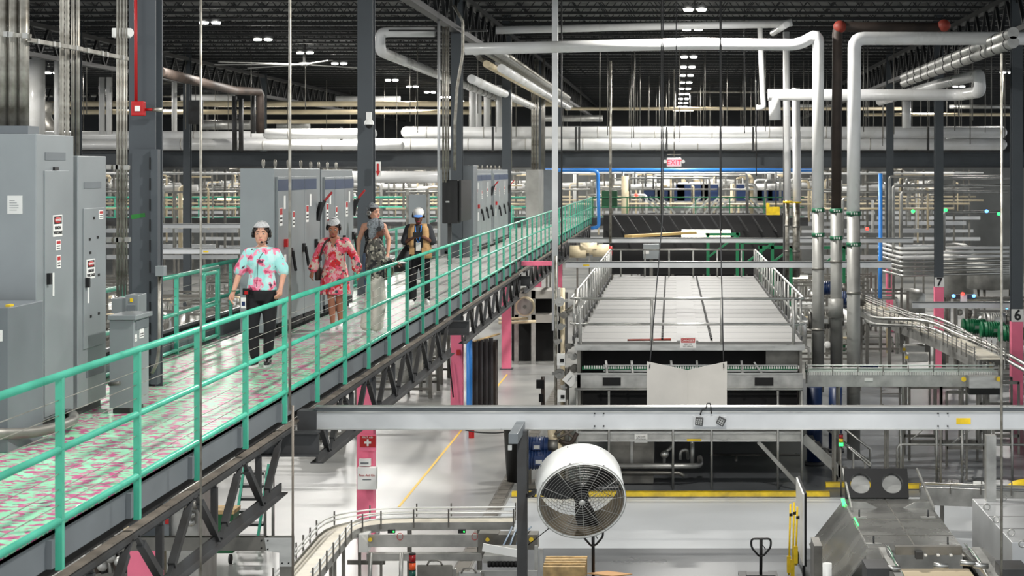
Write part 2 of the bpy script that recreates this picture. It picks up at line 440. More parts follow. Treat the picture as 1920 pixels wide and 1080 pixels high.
part(deckbox(26.2, 36), 'glare_washed_deck', DECK2, wk, 'printed deck area with glare painted in as a paler ground')
part(deckbox(36, 95), 'far_glare_deck', DECK3, wk, 'far deck stretch with glare painted in as pale grey')
part(MB().box(-4.46, -4.40, 8.5, 95, 4.60, 4.85), 'edge_channel', CAB2, wk, 'grey edge channel')
each(wk, 'post_bracket', CAB2, [(0, lambda: MB().box(-4.4, -4.36, 8.99, 9.06, 4.60, 4.80), (0, 1.85*i, 0)) for i in range(47)])
part(MB().box(-4.52, -4.46, 8.5, 95, 4.49, 4.64), 'gap_shade_strip', DBLK, wk)  # black strip paints the shade in the gap below the channel
part(MB().box(-4.46, -4.385, 8.5, 95, 4.46, 4.48), 'lower_flange', TAN, wk, 'dusty tan lower flange')
part(MB().box(-6.96, -6.9, 8.5, 95, 4.45, 5.06), 'toe_board', CAB2, wk)
m = MB()
each(wk, 'cross_joist', DARKST, [(0, lambda: MB().box(-6.9, -4.47, 9, 9.1, 4.6, 4.8), (0, 1.85*i, 0)) for i in range(47)])
SPAN = [(8.5, 20.25)]+[(22.3+15.3*i, 35.6+15.3*i) for i in range(4)]+[(83.6, 94.6)]
names = ['nearest the column with the alarm box', 'behind the wide aluminium beam', 'over the aisle beyond the second column', 'past the blue pipe', 'beyond the last pink column', 'at the far walkway end']
for X, side in ((-4.40, 'aisle-side'), (-6.85, 'inner')):
    for (y0, y1), nm in zip(SPAN, names):
        t = thing('walkway_truss', f'{side} dark steel truss under the walkway, {nm}', 'truss', (X, y0, 3.8), 'trusses under the walkway')
        m = MB(); m.box(X-.05, X+.04, y0, y1+.6 if y1 < 22 else y1, 4.41, 4.45); m.box(X-.012, X+.012, y0, y1, 4.38, 4.41)
        part(m, 'top_chord', DARKST, t)
        m = MB(); m.box(X-.012, X+.012, y0, y1, 3.80, 3.90); m.box(X-.08, X+.08, y0, y1, 3.785, 3.80)
        part(m, 'bottom_chord', DARKST, t)
        dg = []; vt = []
        # nodes tied to the post rhythm
        yb = 12.83+.92; 
        i = -4
        while True:
            yc = yb+1.85*i; i += 1
            if yc > y1: break
            if yc < y0: continue
            for d in (-.9, .9):
                if y0-.3 <= yc+d <= y1+.9: dg.append((d, (lambda yc=yc, d=d: MB().bar((X+.02, yc+d*.05, 3.84), (X+.02, yc+d*.25, 3.98), .04, .03).bar((X+.02, yc+d*.21, 3.95), (X+.02, yc+d*.8, 4.33), .065, .065).bar((X+.02, yc+d*.76, 4.30), (X+.02, yc+d*.95, 4.42), .04, .03)), (0, yc, 0)))
            vt.append((0, (lambda yc=yc: MB().bar((X-.03, yc, 3.84), (X-.03, yc, 4.42), .035, .035).bar((X-.03, yc, 3.95), (X-.03, yc, 4.34), .06, .06)), (0, yc, 0)))
        each(t, 'diagonal', DARKST, dg); each(t, 'vertical', DARKST, vt)
# cross beams on the column line carrying the walkway
for i in range(5):
    y = 21.4+15.3*i
    t = thing('walkway_crossbeam', 'dark steel bracket beam carrying the walkway at %s' % ['the alarm column', 'the arrow sign column', 'the blue pipe column', 'the last pink column', 'the far column beyond the pipes'][i], 'beam', (-5.5, y, 4.1), 'walkway support beams')
    part(MB().box(-7.1, -4.1, y-.5, y-.48, 4.12, 4.36), 'web', DARKST, t)
    part(MB().box(-7.1, -4.1, y-.57, y-.41, 4.36, 4.38).box(-7.1, -4.1, y-.57, y-.41, 4.10, 4.12), 'flanges', DARKST, t)

def guardrail(name, lab, p0, p1, spacing, h=1.07, base=DZ, mid=(.55, .05), cables=(.16, .27, .38, .68, .79, .9), drop=.3, r=.03, m=GREEN, group='mint green walkway railings', first=None, returns=True):
    p0, p1 = Vector((p0[0], p0[1], base)), Vector((p1[0], p1[1], base)); d = (p1-p0); L = d.length; d.normalize()
    t = thing(name, lab, 'railing', p0, group)
    z = Vector((0, 0, 1))
    part(MB().tube([p0+z*h, p1+z*h], r, 10), 'top_rail', m, t)
    for q in mid: part(MB().tube([p0+z*q, p1+z*q], r*.92, 8), 'mid_rail' if q > .2 else 'bottom_rail', m, t)
    s = 0 if first is None else first; k = 0
    pm = None
    while s <= L+.01:
        o = p0+d*s
        if k < 95:
            if pm is None:
                mb = MB(); mb.bar(o+z*(-drop), o+z*h, .05, .055, up=d); pm = part(mb, 'post', m, t); po = o.copy()
            else:
                c = pm.copy(); COL.objects.link(c); c.location = Vector(pm.location)+(o-po)
        s += spacing; k += 1
    if cables:
        for q in cables: part(MB().tube([p0+z*q, p1+z*q], .0035, 4, cap=False), 'cable', GALV, t)
    return t
X0 = -4.35
guardrail('guardrail', 'long mint green cable railing along the aisle side of the walkway', (X0, 9.13), (X0, 95.2), 1.85)
guardrail('guardrail', 'short mint green railing stub between tall cabinet and alarm column', (-6.86, 19.6), (-6.86, 22.6), 1.5, drop=0)
guardrail('guardrail', 'mint green railing behind the woman in the floral top, next to the alarm column', (-6.84, 22.9), (-6.84, YX(409, -6.84)), YX(409, -6.84)-24.9, drop=.1, first=2.0)
guardrail('guardrail', 'mint green railing running behind the first cabinet row', (-7.05, YX(382, -7.05)), (-7.05, 34.5), 1.65, drop=.1)
guardrail('guardrail', 'mint green railing behind the person in the tan vest', (-6.86, 35.2), (-6.86, 52.0), 1.9, drop=.1)
guardrail('guardrail', 'mint green railing behind the far cabinet rows', (-6.86, 66), (-6.86, 72), 1.2, drop=.1)
guardrail('guardrail', 'mint green railing beyond the last walkway cabinet', (-6.86, 84), (-6.86, 95), 1.6, drop=.1, cables=None)
# small end frames of tube on the inner side
for y, lab in ((YX(409, -6.7), 'square mint tube gate frame beside the alarm column railing'), (YX(829, -6.3), 'square mint tube gate frame beside the black wall box'), (YX(972, -6.5), 'square mint tube gate frame by the last walkway cabinets')):
    X = -6.72; t = thing('rail_gate', lab, 'gate', (X, y, DZ), 'mint gate frames')
    part(MB().tube(bend([(X, y, DZ+.1), (X, y, DZ+1.03), (X, y-.75, DZ+1.03), (X, y-.75, DZ+.1), (X, y, DZ+.1)], .06), .026, 8), 'outer_tube', GREEN, t)
    part(MB().tube([(X, y, DZ+.56), (X, y-.75, DZ+.56)], .022, 8), 'mid_tube', GREEN, t)
# cable tray beside the deck
t = thing('cable_tray', 'ladder cable tray with grey and blue cables beside the walkway', 'cable tray', (-7.3, 26, 4.9))
part(MB().box(-7.7, -7.66, 22, 50, 4.86, 4.98).box(-7.1, -7.06, 22, 50, 4.86, 4.98), 'side_rails', ALU, t)
m = MB()
for i in range(90): m.box(-7.7, -7.06, 22.1+.3*i, 22.13+.3*i, 4.87, 4.9)
part(m, 'rungs', ALU, t)
for i in range(9):
    part(MB().tube([(-7.6+.055*i, 22, 4.93+.015*(i % 2)), (-7.6+.055*i+R.uniform(-.03, .03), 35, 4.93), (-7.6+.055*i, 50, 4.93)], .022, 6), 'cable', [BLACK, CAB2, LBLUE][0 if i < 4 else (1 if i < 7 else 2)], t)
# cross walkway at the far end
cw = thing('cross_walkway', 'distant cross walkway deck with green railings', 'walkway', (-10, 96, 4.5))
part(MB().box(-36, 7, 95.2, 97.2, 4.8, 4.87), 'deck', CAB2, cw); part(MB().box(-36, 7, 95.1, 95.2, 4.45, 4.87), 'fascia', DARKST, cw)
guardrail('guardrail', 'distant green railing of the cross walkway before the blue bins', (-4.3, 95.25), (6.8, 95.25), 1.8, cables=None, m=GRN2, drop=.1, group='far green railings')
guardrail('guardrail', 'distant mint railing across the far process bay', (-36, 95.25), (-7.2, 95.25), 2.2, cables=None, drop=.1, mid=(.55, 0), r=.05, group='far green railings')

# ================================================================ electrical cabinets on the walkway
def danger(parent, X, y0, y1, z0, z1, full=True):
    p = part(MB().box(X, X+.006, y0, y1, z0, z1), 'warning_label', PAPER, parent, 'white label headed DANGER')
    h = z1-z0; w = y1-y0; cy = (y0+y1)/2
    part(MB().box(X+.006, X+.008, y0+w*.08, y1-w*.08, z1-h*.42, z1-h*.06), 'label_header', BLACK, p)
    M = Matrix(((0, 0, 1), (w*.4, 0, 0), (0, h*.16, 0)))
    part(MB().ell((X+.0075, cy, z1-h*.24), 1, 1, 1, 16, 6, M=Matrix.Diagonal((.003, w*.4, h*.15))), 'label_oval', RED, p)
    text('DANGER', p, (X+.012, cy, z1-h*.24), FX, h*.17, PAPER, sx=.95*w/h)
    text('HIGH', p, (X+.008, cy, z1-h*.6), FX, h*.2, BLACK, sx=1.4*w/h if full else 1, bold=.03)
    text('VOLTAGE', p, (X+.008, cy, z1-h*.83), FX, h*.2, BLACK, sx=1.05*w/h, bold=.03)
def smalllabel(parent, X, y0, y1, z0, z1, red=True):
    p = part(MB().box(X, X+.005, y0, y1, z0, z1), 'small_label', PAPER, parent)
    if red: part(MB().box(X+.005, X+.007, y0+.015, y1-.015, z1-(z1-z0)*.38, z1-.01), 'label_header', RED, p)
    for i in range(2): part(MB().box(X+.005, X+.007, y0+.02, y1-.02, z0+(z1-z0)*(.15+.22*i), z0+(z1-z0)*(.24+.22*i)), 'label_text_line', BLACK, p)
def sheetlabel(parent, name, x0, x1, y, z0, z1):
    p = part(MB().box(x0, x1, y-.005, y, z0, z1), name, PAPER, parent)
    for i in range(5): part(MB().box(x0+.02, x1-.03-R.random()*.05, y-.007, y-.005, z0+(z1-z0)*(.2+.13*i), z0+(z1-z0)*(.225+.13*i)), 'print_line', CAB2, p)

X = -6.1
def tall(x_n, x_f, ytop, lab, xl, zb):
    y0, y1 = YX(x_n, X), YX(x_f, X); zt = CZ-(ytop-VY)*y0/F
    t = thing('electrical_cabinet', lab, 'cabinet', (-6.5, y0, DZ), 'tall grey electrical cabinets near the railing')
    part(MB().box(xl, X, y0, y1, zb, zt), 'body', CAB, t, bevel=.008)
    part(MB().box(xl+.05, X-.05, y0+.05, y1-.03, DZ, zb), 'plinth', DARKST, t)
    return t, y0, y1, zt
t, y0, y1, zt = tall(68, 138, 251, 'tallest grey electrical cabinet with a HIGH VOLTAGE label below thick conduits', -7.3, 4.97)
d = part(MB().box(X, X+.012, YX(82, X), YX(127, X), 5.0, ZA(320, y0)), 'door', CAB, t, bevel=.003)
part(MB().box(X, X+.006, YX(84, X), YX(122, X), ZA(300, y0), ZA(285, y0)), 'vent_panel', CAB2, t)
part(MB().box(X, X+.02, YX(99, X), YX(107, X), ZA(319, y0), ZA(313, y0)), 'latch', BLACK, t)
part(MB().box(X+.012, X+.05, YX(85, X), YX(88.5, X), ZA(533, y0+.3), ZA(512, y0+.3)), 'handle', BLACK, d)
part(MB().box(X+.012, X+.018, YX(96, X), YX(98.5, X), ZA(557, y0+.3), ZA(513, y0+.3)), 'label_strip', PAPER, d)
danger(t, X+.012, YX(96.5, X), YX(113.5, X), ZA(443, 17.9), ZA(403, 17.9))
smalllabel(t, X+.012, YX(102, X), YX(111, X), ZA(469, 17.9), ZA(450, 17.9))
smalllabel(t, X+.012, YX(103.5, X), YX(111, X), ZA(503, 17.9), ZA(479, 17.9))
part(MB().box(X, X+.006, YX(90, X), YX(118, X), ZA(752, y0+.3), ZA(735, y0+.3)), 'lower_vent', CAB2, t)
sheetlabel(t, 'paper_sheet', XA(14, y0), XA(42, y0), y0, ZA(401, y0), ZA(367, y0))
for q in (690, 708): part(MB().tube([(XA(43.5, y0), y0-.012, ZA(q, y0)), (XA(43.5, y0), y0+.002, ZA(q, y0))], .024, 12), 'knockout', DBLK, t)
t, y0, y1, zt = tall(146, 199, 292, 'second grey electrical cabinet with a HIGH VOLTAGE label behind the tallest one', -6.9, 4.95)
d = part(MB().box(X, X+.012, YX(155, X), YX(193, X), ZA(650, 19), ZA(390, 19)), 'door', CAB, t, bevel=.003)
part(MB().box(X, X+.006, YX(157, X), YX(189, X), ZA(353, 19), ZA(341, 19)), 'vent_panel', CAB2, t)
part(MB().box(X, X+.006, YX(162, X), YX(195, X), ZA(705, 19), ZA(688, 19)), 'lower_vent', CAB2, t)
danger(t, X+.012, YX(159.5, X), YX(175, X), ZA(522, 18.9), ZA(486, 18.9))
smalllabel(t, X+.012, YX(183, X), YX(190.5, X), ZA(412, 19), ZA(395, 19))
part(MB().box(X+.012, X+.05, YX(157.5, X), YX(160.5, X), ZA(536, 19), ZA(518, 19)), 'handle', BLACK, d)
part(MB().box(X+.012, X+.018, YX(162, X), YX(164, X), ZA(566, 19), ZA(524, 19)), 'label_strip', PAPER, d)
for px, py in ((174, 409), (166, 448), (167, 473), (183, 517), (168, 592), (181, 446), (183, 590)):
    part(MB().box(X+.012, X+.016, YX(px-1.6, X), YX(px+1.6, X), ZA(py+2.5, 19), ZA(py-2.5, 19)), 'keyhole_plate', DBLK, d)
# low transformer
x = -5.6; y0, y1 = YX(251, x), YX(279, x)
t = thing('transformer_box', 'low grey transformer box with a sloped lid in front of the alarm column', 'transformer', (x-.2, y0, DZ))
part(MB().box(XA(205, y0), x, y0, y1, DZ+.06, ZA(600, y0)), 'body', CAB, t, bevel=.006)
part(MB().box(XA(203, y0), x+.03, y0-.03, y1+.04, ZA(600, y0), ZA(591, y0)), 'lid', CAB, t, bevel=.006)
part(MB().box(x, x+.01, y0+.06, y1-.05, ZA(620, y0), ZA(603, y0)), 'vent', CAB2, t)
smalllabel(t, x+.001, YX(261, x), YX(269, x), ZA(638, y0), ZA(618, y0), False); smalllabel(t, x+.001, YX(252, x), YX(256, x), ZA(641, y0), ZA(628, y0), False)
part(MB().box(XA(210, y0), x-.05, y0+.03, y1-.03, DZ, DZ+.06), 'plinth', DARKST, t)
part(MB().tube([(XA(206, y0), y0-.02, ZA(720, y0)), (XA(228, y0), y0-.06, ZA(717, y0))], .02), 'cable_gland', SSD, t)
# disconnect box with conduits
t = thing('disconnect_box', 'grey disconnect box under the conduits behind the low transformer', 'switch box', W(235, 590, 20))
x0, x1, y = XA(209, 20), XA(260, 20), 20.0
part(MB().box(x0, XA(236, 20), y, y+.3, ZA(588, 20), ZA(560, 20)), 'body', CAB, t, bevel=.005)
part(MB().box(XA(236, 20), x1, y-.02, y+.3, ZA(588, 20), ZA(553, 20)), 'cover', CAB, t, bevel=.005)
part(MB().box(XA(245, 20), XA(250, 20), y-.03, y-.02, ZA(566, 20), ZA(559, 20)), 'warning_sticker', YEL, t)
part(MB().box(XA(240, 20), XA(255, 20), y-.03, y-.02, ZA(586, 20), ZA(572, 20)), 'rating_plate', CAB2, t)
part(MB().box(x0+.02, x1-.02, y+.03, y+.27, DZ, ZA(588, 20)), 'support_stand', DARKST, t)
# small box at picture edge
t = thing('electrical_cabinet', 'low grey cabinet with a small label at the picture edge before the tallest cabinet', 'cabinet', (-6.2, 16.0, DZ))
x = XA(15, 16.2)
part(MB().box(x-1.0, x, 16.2, 17.1, DZ, ZA(577, 16.2)), 'body', CAB2, t, bevel=.006)
sheetlabel(t, 'small_label', XA(-4, 16.2), XA(5, 16.2), 16.2, ZA(640, 16.2), ZA(619, 16.2))
part(MB().box(x-.06, x-.02, 16.3, 16.4, ZA(577, 16.2), ZA(573, 16.2)), 'lifting_lug', YEL, t)
pipe('flexible_conduit', [W(-60, 815, 15.6), W(60, 812, 16.6), W(110, 800, 16.9), W(136, 790, 17.3), W(140, 778, 18.2), W(100, 765, 18.8)], .05, SSD, 'thick grey flexible conduit lying on the deck before the tallest cabinet', 'conduit', br=.3)
# MCC rows
def mcc(y0, y1, x, xl, lab, fr, nd=3, zt=7.35, dy0=.1, lab2=None):
    t = thing('switchgear_cabinet', lab, 'cabinet', (x-.3, y0, DZ), 'switchgear rows on the walkway')
    part(MB().box(xl, x, y0, y1, DZ+.08, zt), 'body', CAB, t, bevel=.01)
    part(MB().box(xl+.03, x-.06, y0+.05, y1-.05, DZ, DZ+.08), 'plinth', DBLK, t)
    L = (y1-y0-dy0-fr)/nd
    for i in range(nd):
        a, b = y0+dy0+i*L+.012, y0+dy0+(i+1)*L-.012
        d = part(MB().box(x, x+.04, a, b, DZ+.22, zt-.13), 'door', CAB, t, bevel=.004)
        part(MB().box(x+.04, x+.045, a+.01, b-.01, zt-.34, zt-.17), 'header_panel', DBLUE, d, 'dark blue header strip')
        hz = 6.05+.03*i
        part(MB().box(x+.04, x+.08, b-.16, b-.06, hz, hz+.14).bar((x+.08, b-.1, hz+.09), (x+.12, b-.05, hz-.22), .04, .03), 'handle', BLACK, d)
        if i != 1:
            smalllabel(d, x+.04, a+.1, a+.3, 6.55, 6.82)
            p = part(MB().box(x+.04, x+.045, a+.4, a+.52, 6.8, 7.0), 'tag_strip', PAPER, d)
        else:
            smalllabel(d, x+.04, a+.05, a+.2, 6.5, 6.75)
        if i == 0: part(MB().box(x+.04, x+.09, a+.42, a+.56, 6.22, 6.34), 'red_switch', RED, d); part(MB().box(x+.04, x+.045, a+.42, a+.56, 5.85, 6.1), 'tag_strip', PAPER, d)
        part(MB().box(x+.02, x+.03, a+.05, b-.05, DZ+.085, DZ+.2), 'kick_vent', DBLK, t)
    m = MB(); q = MB()
    m.bar((x+.03, y1-fr*.75, 6.55), (x+.08, y1-fr*.6, 6.85), .07, .06).bar((x+.08, y1-fr*.6, 6.75), (x+.13, y1-fr*.5, 6.88), .04, .04); q.bar((x+.12, y1-fr*.5, 6.87), (x+.24, y1-fr*.4, 7.02), .045, .035)
    part(m, 'breaker_lever_base', BLACK, t); part(q, 'breaker_lever', RED, t)
    for f in (.12, .35, .62, .9):
        yy = y0+(y1-y0)*f; part(MB().lathe([(.02, 0), (.014, .02), (.026, .05), (.028, .10), (.018, .135), (.002, .14)], (x-.25, yy, zt-.002), n=8), 'lifting_eye', GALV, t)
    return t
x = -6.0
mcc(YX(513, x), YX(600, x), x, XA(450, YX(513, x)), 'wide grey switchgear cabinet behind the woman in the floral top', .5, zt=7.42)
mcc(YX(602, x)+.02, YX(661, x), x, -6.7, 'grey switchgear cabinet directly before the second column', .12, zt=7.40)
mcc(YX(890, x), YX(922, x)-.1, x, -7.1, 'distant grey switchgear cabinet beyond the black wall box', .5, zt=7.4)
mcc(YX(924, x), YX(952, x), x, -7.1, 'farthest grey switchgear cabinet before the fourth column', .3, zt=7.4)
t = thing('electrical_cabinet', 'plain grey enclosure right behind the person in the tan vest', 'cabinet', (-6.4, 38.5, DZ))
part(MB().box(XA(766, 40), XA(799, 40), 40, 40.6, DZ+.1, ZA(365, 40)), 'body', CAB, t, bevel=.01)
for px in (763, 800): part(MB().box(XA(px, 40)-.03, XA(px, 40)+.03, 40.05, 40.12, DZ, ZA(355, 40)), 'strut_post', GALV, t)
t = thing('black_enclosure', 'black steel box on a frame before the third column', 'switch box', W(848, 420, 49))
part(MB().box(XA(829, 48), XA(858, 48), 48, 48.7, ZA(419, 48), ZA(338, 48)), 'body', BLACK, t, bevel=.01)
part(MB().box(XA(858, 48)+.02, XA(858, 48)+.08, 48.1, 50.5, ZA(416, 48), ZA(338, 48)), 'side_panel', BLACK, t)
part(MB().box(XA(836, 48), XA(843, 48), 47.95, 48, ZA(380, 48), ZA(377, 48)), 'latch', SS, t)
part(MB().box(XA(840, 48)-.05, XA(840, 48)+.05, 48.3, 48.4, DZ, ZA(419, 48)), 'post', DARKST, t)
t = thing('electrical_cabinet', 'large plain grey enclosure between black wall box and distant switchgear', 'cabinet', (-6.2, 51, DZ))
part(MB().box(XA(850, 51), XA(878, 51), 52.3, 53.4, DZ, ZA(310, 51)), 'body', CAB2, t, bevel=.01)
t = thing('electrical_cabinet', 'tall galvanised enclosure beside the column crossing the pipes', 'cabinet', (-6.2, 78, DZ))
part(MB().box(XA(986, 79), XA(1010, 79), 79, 82, DZ, ZA(318, 79)), 'body', DUCT, t, bevel=.01)
part(MB().box(XA(1012, 84), XA(1036, 84), 84, 87, DZ, ZA(318, 84)), 'side_body', CAB2, t, bevel=.01)
part(MB().box(XA(1009, 84), XA(1016, 84), 83.9, 84, ZA(378, 84), ZA(330, 84)), 'door_panel', DARKST, t)

# ---- conduits by the cabinets
def cond(px0, px1, py0, py1, Y, m, lab, grp=None, n=10, flex=False):
    x = XA((px0+px1)/2, Y); r = (px1-px0)/2*Y/F
    z0, z1 = ZA(py1, Y), ZA(py0, Y)
    mb = MB()
    if flex:
        k = int((z1-z0)/.03); pts = [(x, Y, z0+(z1-z0)*i/k) for i in range(k+1)]
        rr = [r*(1 if i % 2 else .84) for i in range(k+1)]
        mb.tube(pts, rr, n)
    else: mb.tube([(x, Y, z0), (x, Y, z1)], r, n)
    return tag(mb.build('conduit' if not flex else 'flexible_conduit', m), lab, 'conduit', grp)
for i, (a, b) in enumerate(((-24, -5), (-4, 15), (15.5, 35), (35.5, 55))):
    cond(a, b, -60, 251, 17.6, GALV, 'thick galvanised conduit rising from the top of the tallest cabinet', 'thick conduits above the tallest cabinet')
t = thing('conduit_collar', 'grey collar box joining the thick conduits to the tallest cabinet', 'fitting', W(30, 250, 17.5))
part(MB().box(XA(-20, 17.5), XA(56, 17.5), 17.45, 17.75, ZA(251, 17.5), ZA(236, 17.5)), 'collar', CAB2, t)
cond(111, 121, -60, 300, 18.6, GALV, 'ribbed flexible conduit beside the thick conduits', 'ribbed flexible conduits', flex=True)
cond(121, 131, -60, 300, 18.9, GALV, 'ribbed flexible conduit next to the galvanised conduits of the second cabinet', 'ribbed flexible conduits', flex=True)
cond(133, 141, -60, 292, 19, GALV, 'galvanised conduit entering the second cabinet', 'conduits above the second cabinet')
cond(142, 150, -60, 292, 19, GALV, 'galvanised conduit entering the second cabinet', 'conduits above the second cabinet')
for a, b in ((218, 223), (223.5, 229), (229.5, 235), (235.5, 239)):
    cond(a, b, -60, 555, 20.2, GALV, 'slim galvanised conduit running down to the disconnect box', 'slim conduits to the disconnect box')
def strut(a, b, lab):
    t = thing('conduit_strut', lab, 'bracket', a, 'struts holding the conduits')
    part(MB().bar(a, b, .04, .04), 'channel', GALV, t)
    m = MB(); a, b = Vector(a), Vector(b)
    for f in (.15, .45, .55, .9): m.cbox(a+(b-a)*f+Vector((0, -.03, 0)), .05, .05, .05)
    part(m, 'clamps', SSR, t)
strut(W(-20, 62, 17.4), W(58, 68, 17.4), 'clamp strut across the thick conduits above the tallest cabinet')
strut(W(55, 75, 17.5), W(152, 92, 18.8), 'diagonal strut from thick conduits to the flexible conduits')
strut(W(150, 92, 18.8), W(238, 110, 20.1), 'diagonal strut from the flexible conduits to the slim conduits')
strut(W(200, 313, 20.1), W(243, 314, 20.1), 'upper clamp strut on the slim conduits')
strut(W(200, 450, 20.1), W(245, 449, 20.1), 'lower clamp strut on the slim conduits')
pipe('conduit', [W(299, 512, 21), W(299, 640, 21), W(295, 680, 21), W(285, 700, 21)], .02, GALV, 'thin curved conduit at the foot of the alarm column', 'conduit')
t = thing('junction_box', 'small grey junction box on the alarm column', 'junction box', W(300, 520, 21))
part(MB().cbox(W(302, 508, 20.98), .1, .12, .12), 'body', CAB, t, bevel=.006)
# conduits by third column
for i, (a, b, m_) in enumerate(((820, 825.5, ALU), (829, 833, GALV), (834, 838, GALV), (839, 842, GALV))):
    cond(a, b, 30 if i == 0 else 50, 480 if i == 0 else 342, 47.5+.2*i, m_, ['pale square conduit running down beside the black wall box', 'slim galvanised conduit above the black wall box'][min(i, 1)], None if i == 0 else 'slim conduits above the black wall box')
pipe('conduit', [W(850, 10, 47.5), W(868, 40, 47.5), W(868, 100, 47.5), W(857, 165, 47.5), W(853, 230, 47.5), W(853, 320, 47.5)], .04, GALV, 'curved grey conduit in front of the third column', 'conduit')
for i in range(3): cond(996+5*i, 1000+5*i, 110, 318, 80, GALV, 'slim conduit on the column crossing the white pipes', 'slim conduits on the fifth column')

# ---- overhead aluminium beam on the column line and hangings
def alubeam(xa, xb, ytop, ybot, Y, lab, bolts=True, label=None):
    z1, z0 = ZA(ytop, Y), ZA(ybot, Y); x0, x1 = XA(xa, Y), XA(xb, Y)
    t = thing('aluminium_beam', lab, 'beam', ((x0+x1)/2, Y, z0), 'aluminium wireway beams')
    h = z1-z0
    part(MB().box(x0, x1, Y, Y+.12, z0, z0+h*.78), 'lower_duct', ALU, t)
    part(MB().box(x0, x1, Y+.03, Y+.12, z0+h*.78, z1-h*.05), 'upper_groove', CAB2, t)
    part(MB().box(x0, x1, Y-.01, Y+.13, z1-h*.05, z1).box(x0, x1, Y-.012, Y, z0+h*.74, z0+h*.8).box(x0, x1, Y-.012, Y, z0, z0+h*.05), 'edge_ribs', SS, t)
    if label: part(MB().box(XA(label[0], Y), XA(label[1], Y), Y-.004, Y, z0+h*.25, z0+h*.5), 'warning_sticker', YEL, t)
    return t
Y = 21.2
t = alubeam(590, 2150, 762, 806, Y, 'wide aluminium beam crossing the whole hall from the walkway', label=(1793, 1820))
for px in (1115, 1132, 1759, 1777): part(MB().cbox(W(px, 775, Y-.01), .016, .02, .016).cbox(W(px, 799, Y-.01), .016, .02, .016), 'bolt', DBLK, t)
part(MB().box(XA(558, Y), XA(594, Y), Y-.02, Y+.2, ZA(808, Y), ZA(770, Y)), 'end_bracket', DARKST, t)
alubeam(1060, 1672, 490, 502, 52, 'second aluminium beam crossing above the oven roof', label=(1093, 1105))
alubeam(1065, 1712, 446, 455, 67.2, 'third aluminium beam crossing behind the oven roof')
alubeam(300, 452, 465, 476, 50, 'lower aluminium beam seen behind the walkway railing in the far bay', label=(381, 391))
alubeam(300, 452, 419, 428, 60, 'upper aluminium beam seen behind the walkway railing in the far bay')
alubeam(1711, 1900, 566, 578, 53.2, 'aluminium beam between the columns marked 6 and 7')
alubeam(715, 830, 410, 416, 70, 'pale aluminium beam seen behind the tan vest')
# small twin floodlight on beam
t = thing('twin_spotlight', 'pair of small square lights clipped on the wide aluminium beam', 'light', W(1330, 800, Y-.05))
for px, a in ((1311, .1), (1352, .5)):
    M = Matrix.Rotation(a, 3, 'Y'); c = W(px, 790, Y-.1)
    mm = MB(); mm.box(-.045, .045, -.03, .03, -.045, .045); mm.v = [M @ v+c for v in mm.v]; part(mm, 'lamp_head', DARKST, t, bevel=.004)
    mm = MB()
    for ii in range(3):
        for jj in range(3): mm.box(-.034+.024*ii, -.018+.024*ii, -.036, -.03, -.034+.024*jj, -.018+.024*jj)
    mm.v = [M @ v+c for v in mm.v]; part(mm, 'led_array', SS, t)
part(MB().box(XA(1300, Y), XA(1362, Y), Y-.04, Y-.013, ZA(799, Y), ZA(780, Y)), 'mount_plate', ALU, t)
part(MB().tube(bend([W(1313, 778, Y-.03), W(1316, 768, Y-.03), W(1324, 766, Y-.03), W(1326, 756, Y), W(1332, 756, Y), W(1334, 776, Y-.03)], .03), .008, 6), 'cable', BLACK, t)
# folded board
Yb = 23.5
t = thing('deflector_board', 'pale folded board hanging on two wires in front of the oven', 'board', W(1288, 800, Yb))
m = MB()
for (pa, ya, pb, yb_, da, db) in ((1213, 678, 1289, 698, 0, .25), (1289, 698, 1363, 678, .25, 0)):
    a = W(pa, ya, Yb); b = W(pb, yb_, Yb); zb = ZA(800, Yb)
    v = [(a[0], Yb+da, zb), (b[0], Yb+db, zb), (b[0], Yb+db, b[2]), (a[0], Yb+da, a[2])]
    m.add(v+[(p[0], p[1]+.02, p[2]) for p in v], [(0,1,2,3),(7,6,5,4),(0,4,5,1),(1,5,6,2),(2,6,7,3),(3,7,4,0)])
part(m, 'folded_panel', CARD, t)
for px, pt in ((1218, 1243), (1357, 1350)): part(MB().tube([W(px, 690, Yb), W(pt, 400, Yb+1), W(pt, -80, Yb+2)], .008, 5), 'hanging_wire', DARKST, t)
# hanging rods
def rod(px, py0, py1, Y, w, m, lab, grp='hanging rods'):
    x = XA(px, Y); return tag(MB().tube([(x, Y, ZA(py1, Y)), (x, Y, ZA(py0, Y))], w*Y/F/2, 8).build('hanging_rod', m), lab, 'rod', grp)
rod(376.5, -60, 1120, 14.5, 4.5, GALV, 'thin steel rod hanging in front of the railing below the alarm column')
rod(543.5, -60, 770, 16, 5.5, GALV, 'thin steel rod hanging in front of the wide switchgear cabinet')
rod(549, 760, 1120, 16, 4.5, TAN, 'rope-like rod running down past the end of the wide beam')
rod(1878, 100, 1120, 20, 5, GALV, 'thin rod hanging before the column marked 6')
t = thing('hanging_duct', 'pale rectangular conduit drop crossing the walkway railing', 'conduit', W(1041, 600, 50))
part(MB().box(XA(1035, 50), XA(1046, 50), 50, 50.12, ZA(620, 50), ZA(-60, 50)), 'duct', ALU, t)
part(MB().box(XA(1034, 50), XA(1047, 50), 49.97, 50, ZA(90, 50), ZA(80, 50)), 'joint_sleeve', GALV, t)
rod(1053, -60, 480, 48, 3, DARKST, 'dark wire beside the pale conduit drop')
rod(1144.5, 115, 456, 67, 5, GALV, 'grey rod holding the third aluminium beam')
for px, a, b, Yq in ((1240, -60, 440, 40), (1352, -60, 440, 40), (1268, -60, 190, 42), (1418, 150, 330, 60), (1396, -60, 250, 60)):
    rod(px, a, b, Yq, 2, DARKST, 'thin dark wire hanging over the oven area', 'thin hanging wires')
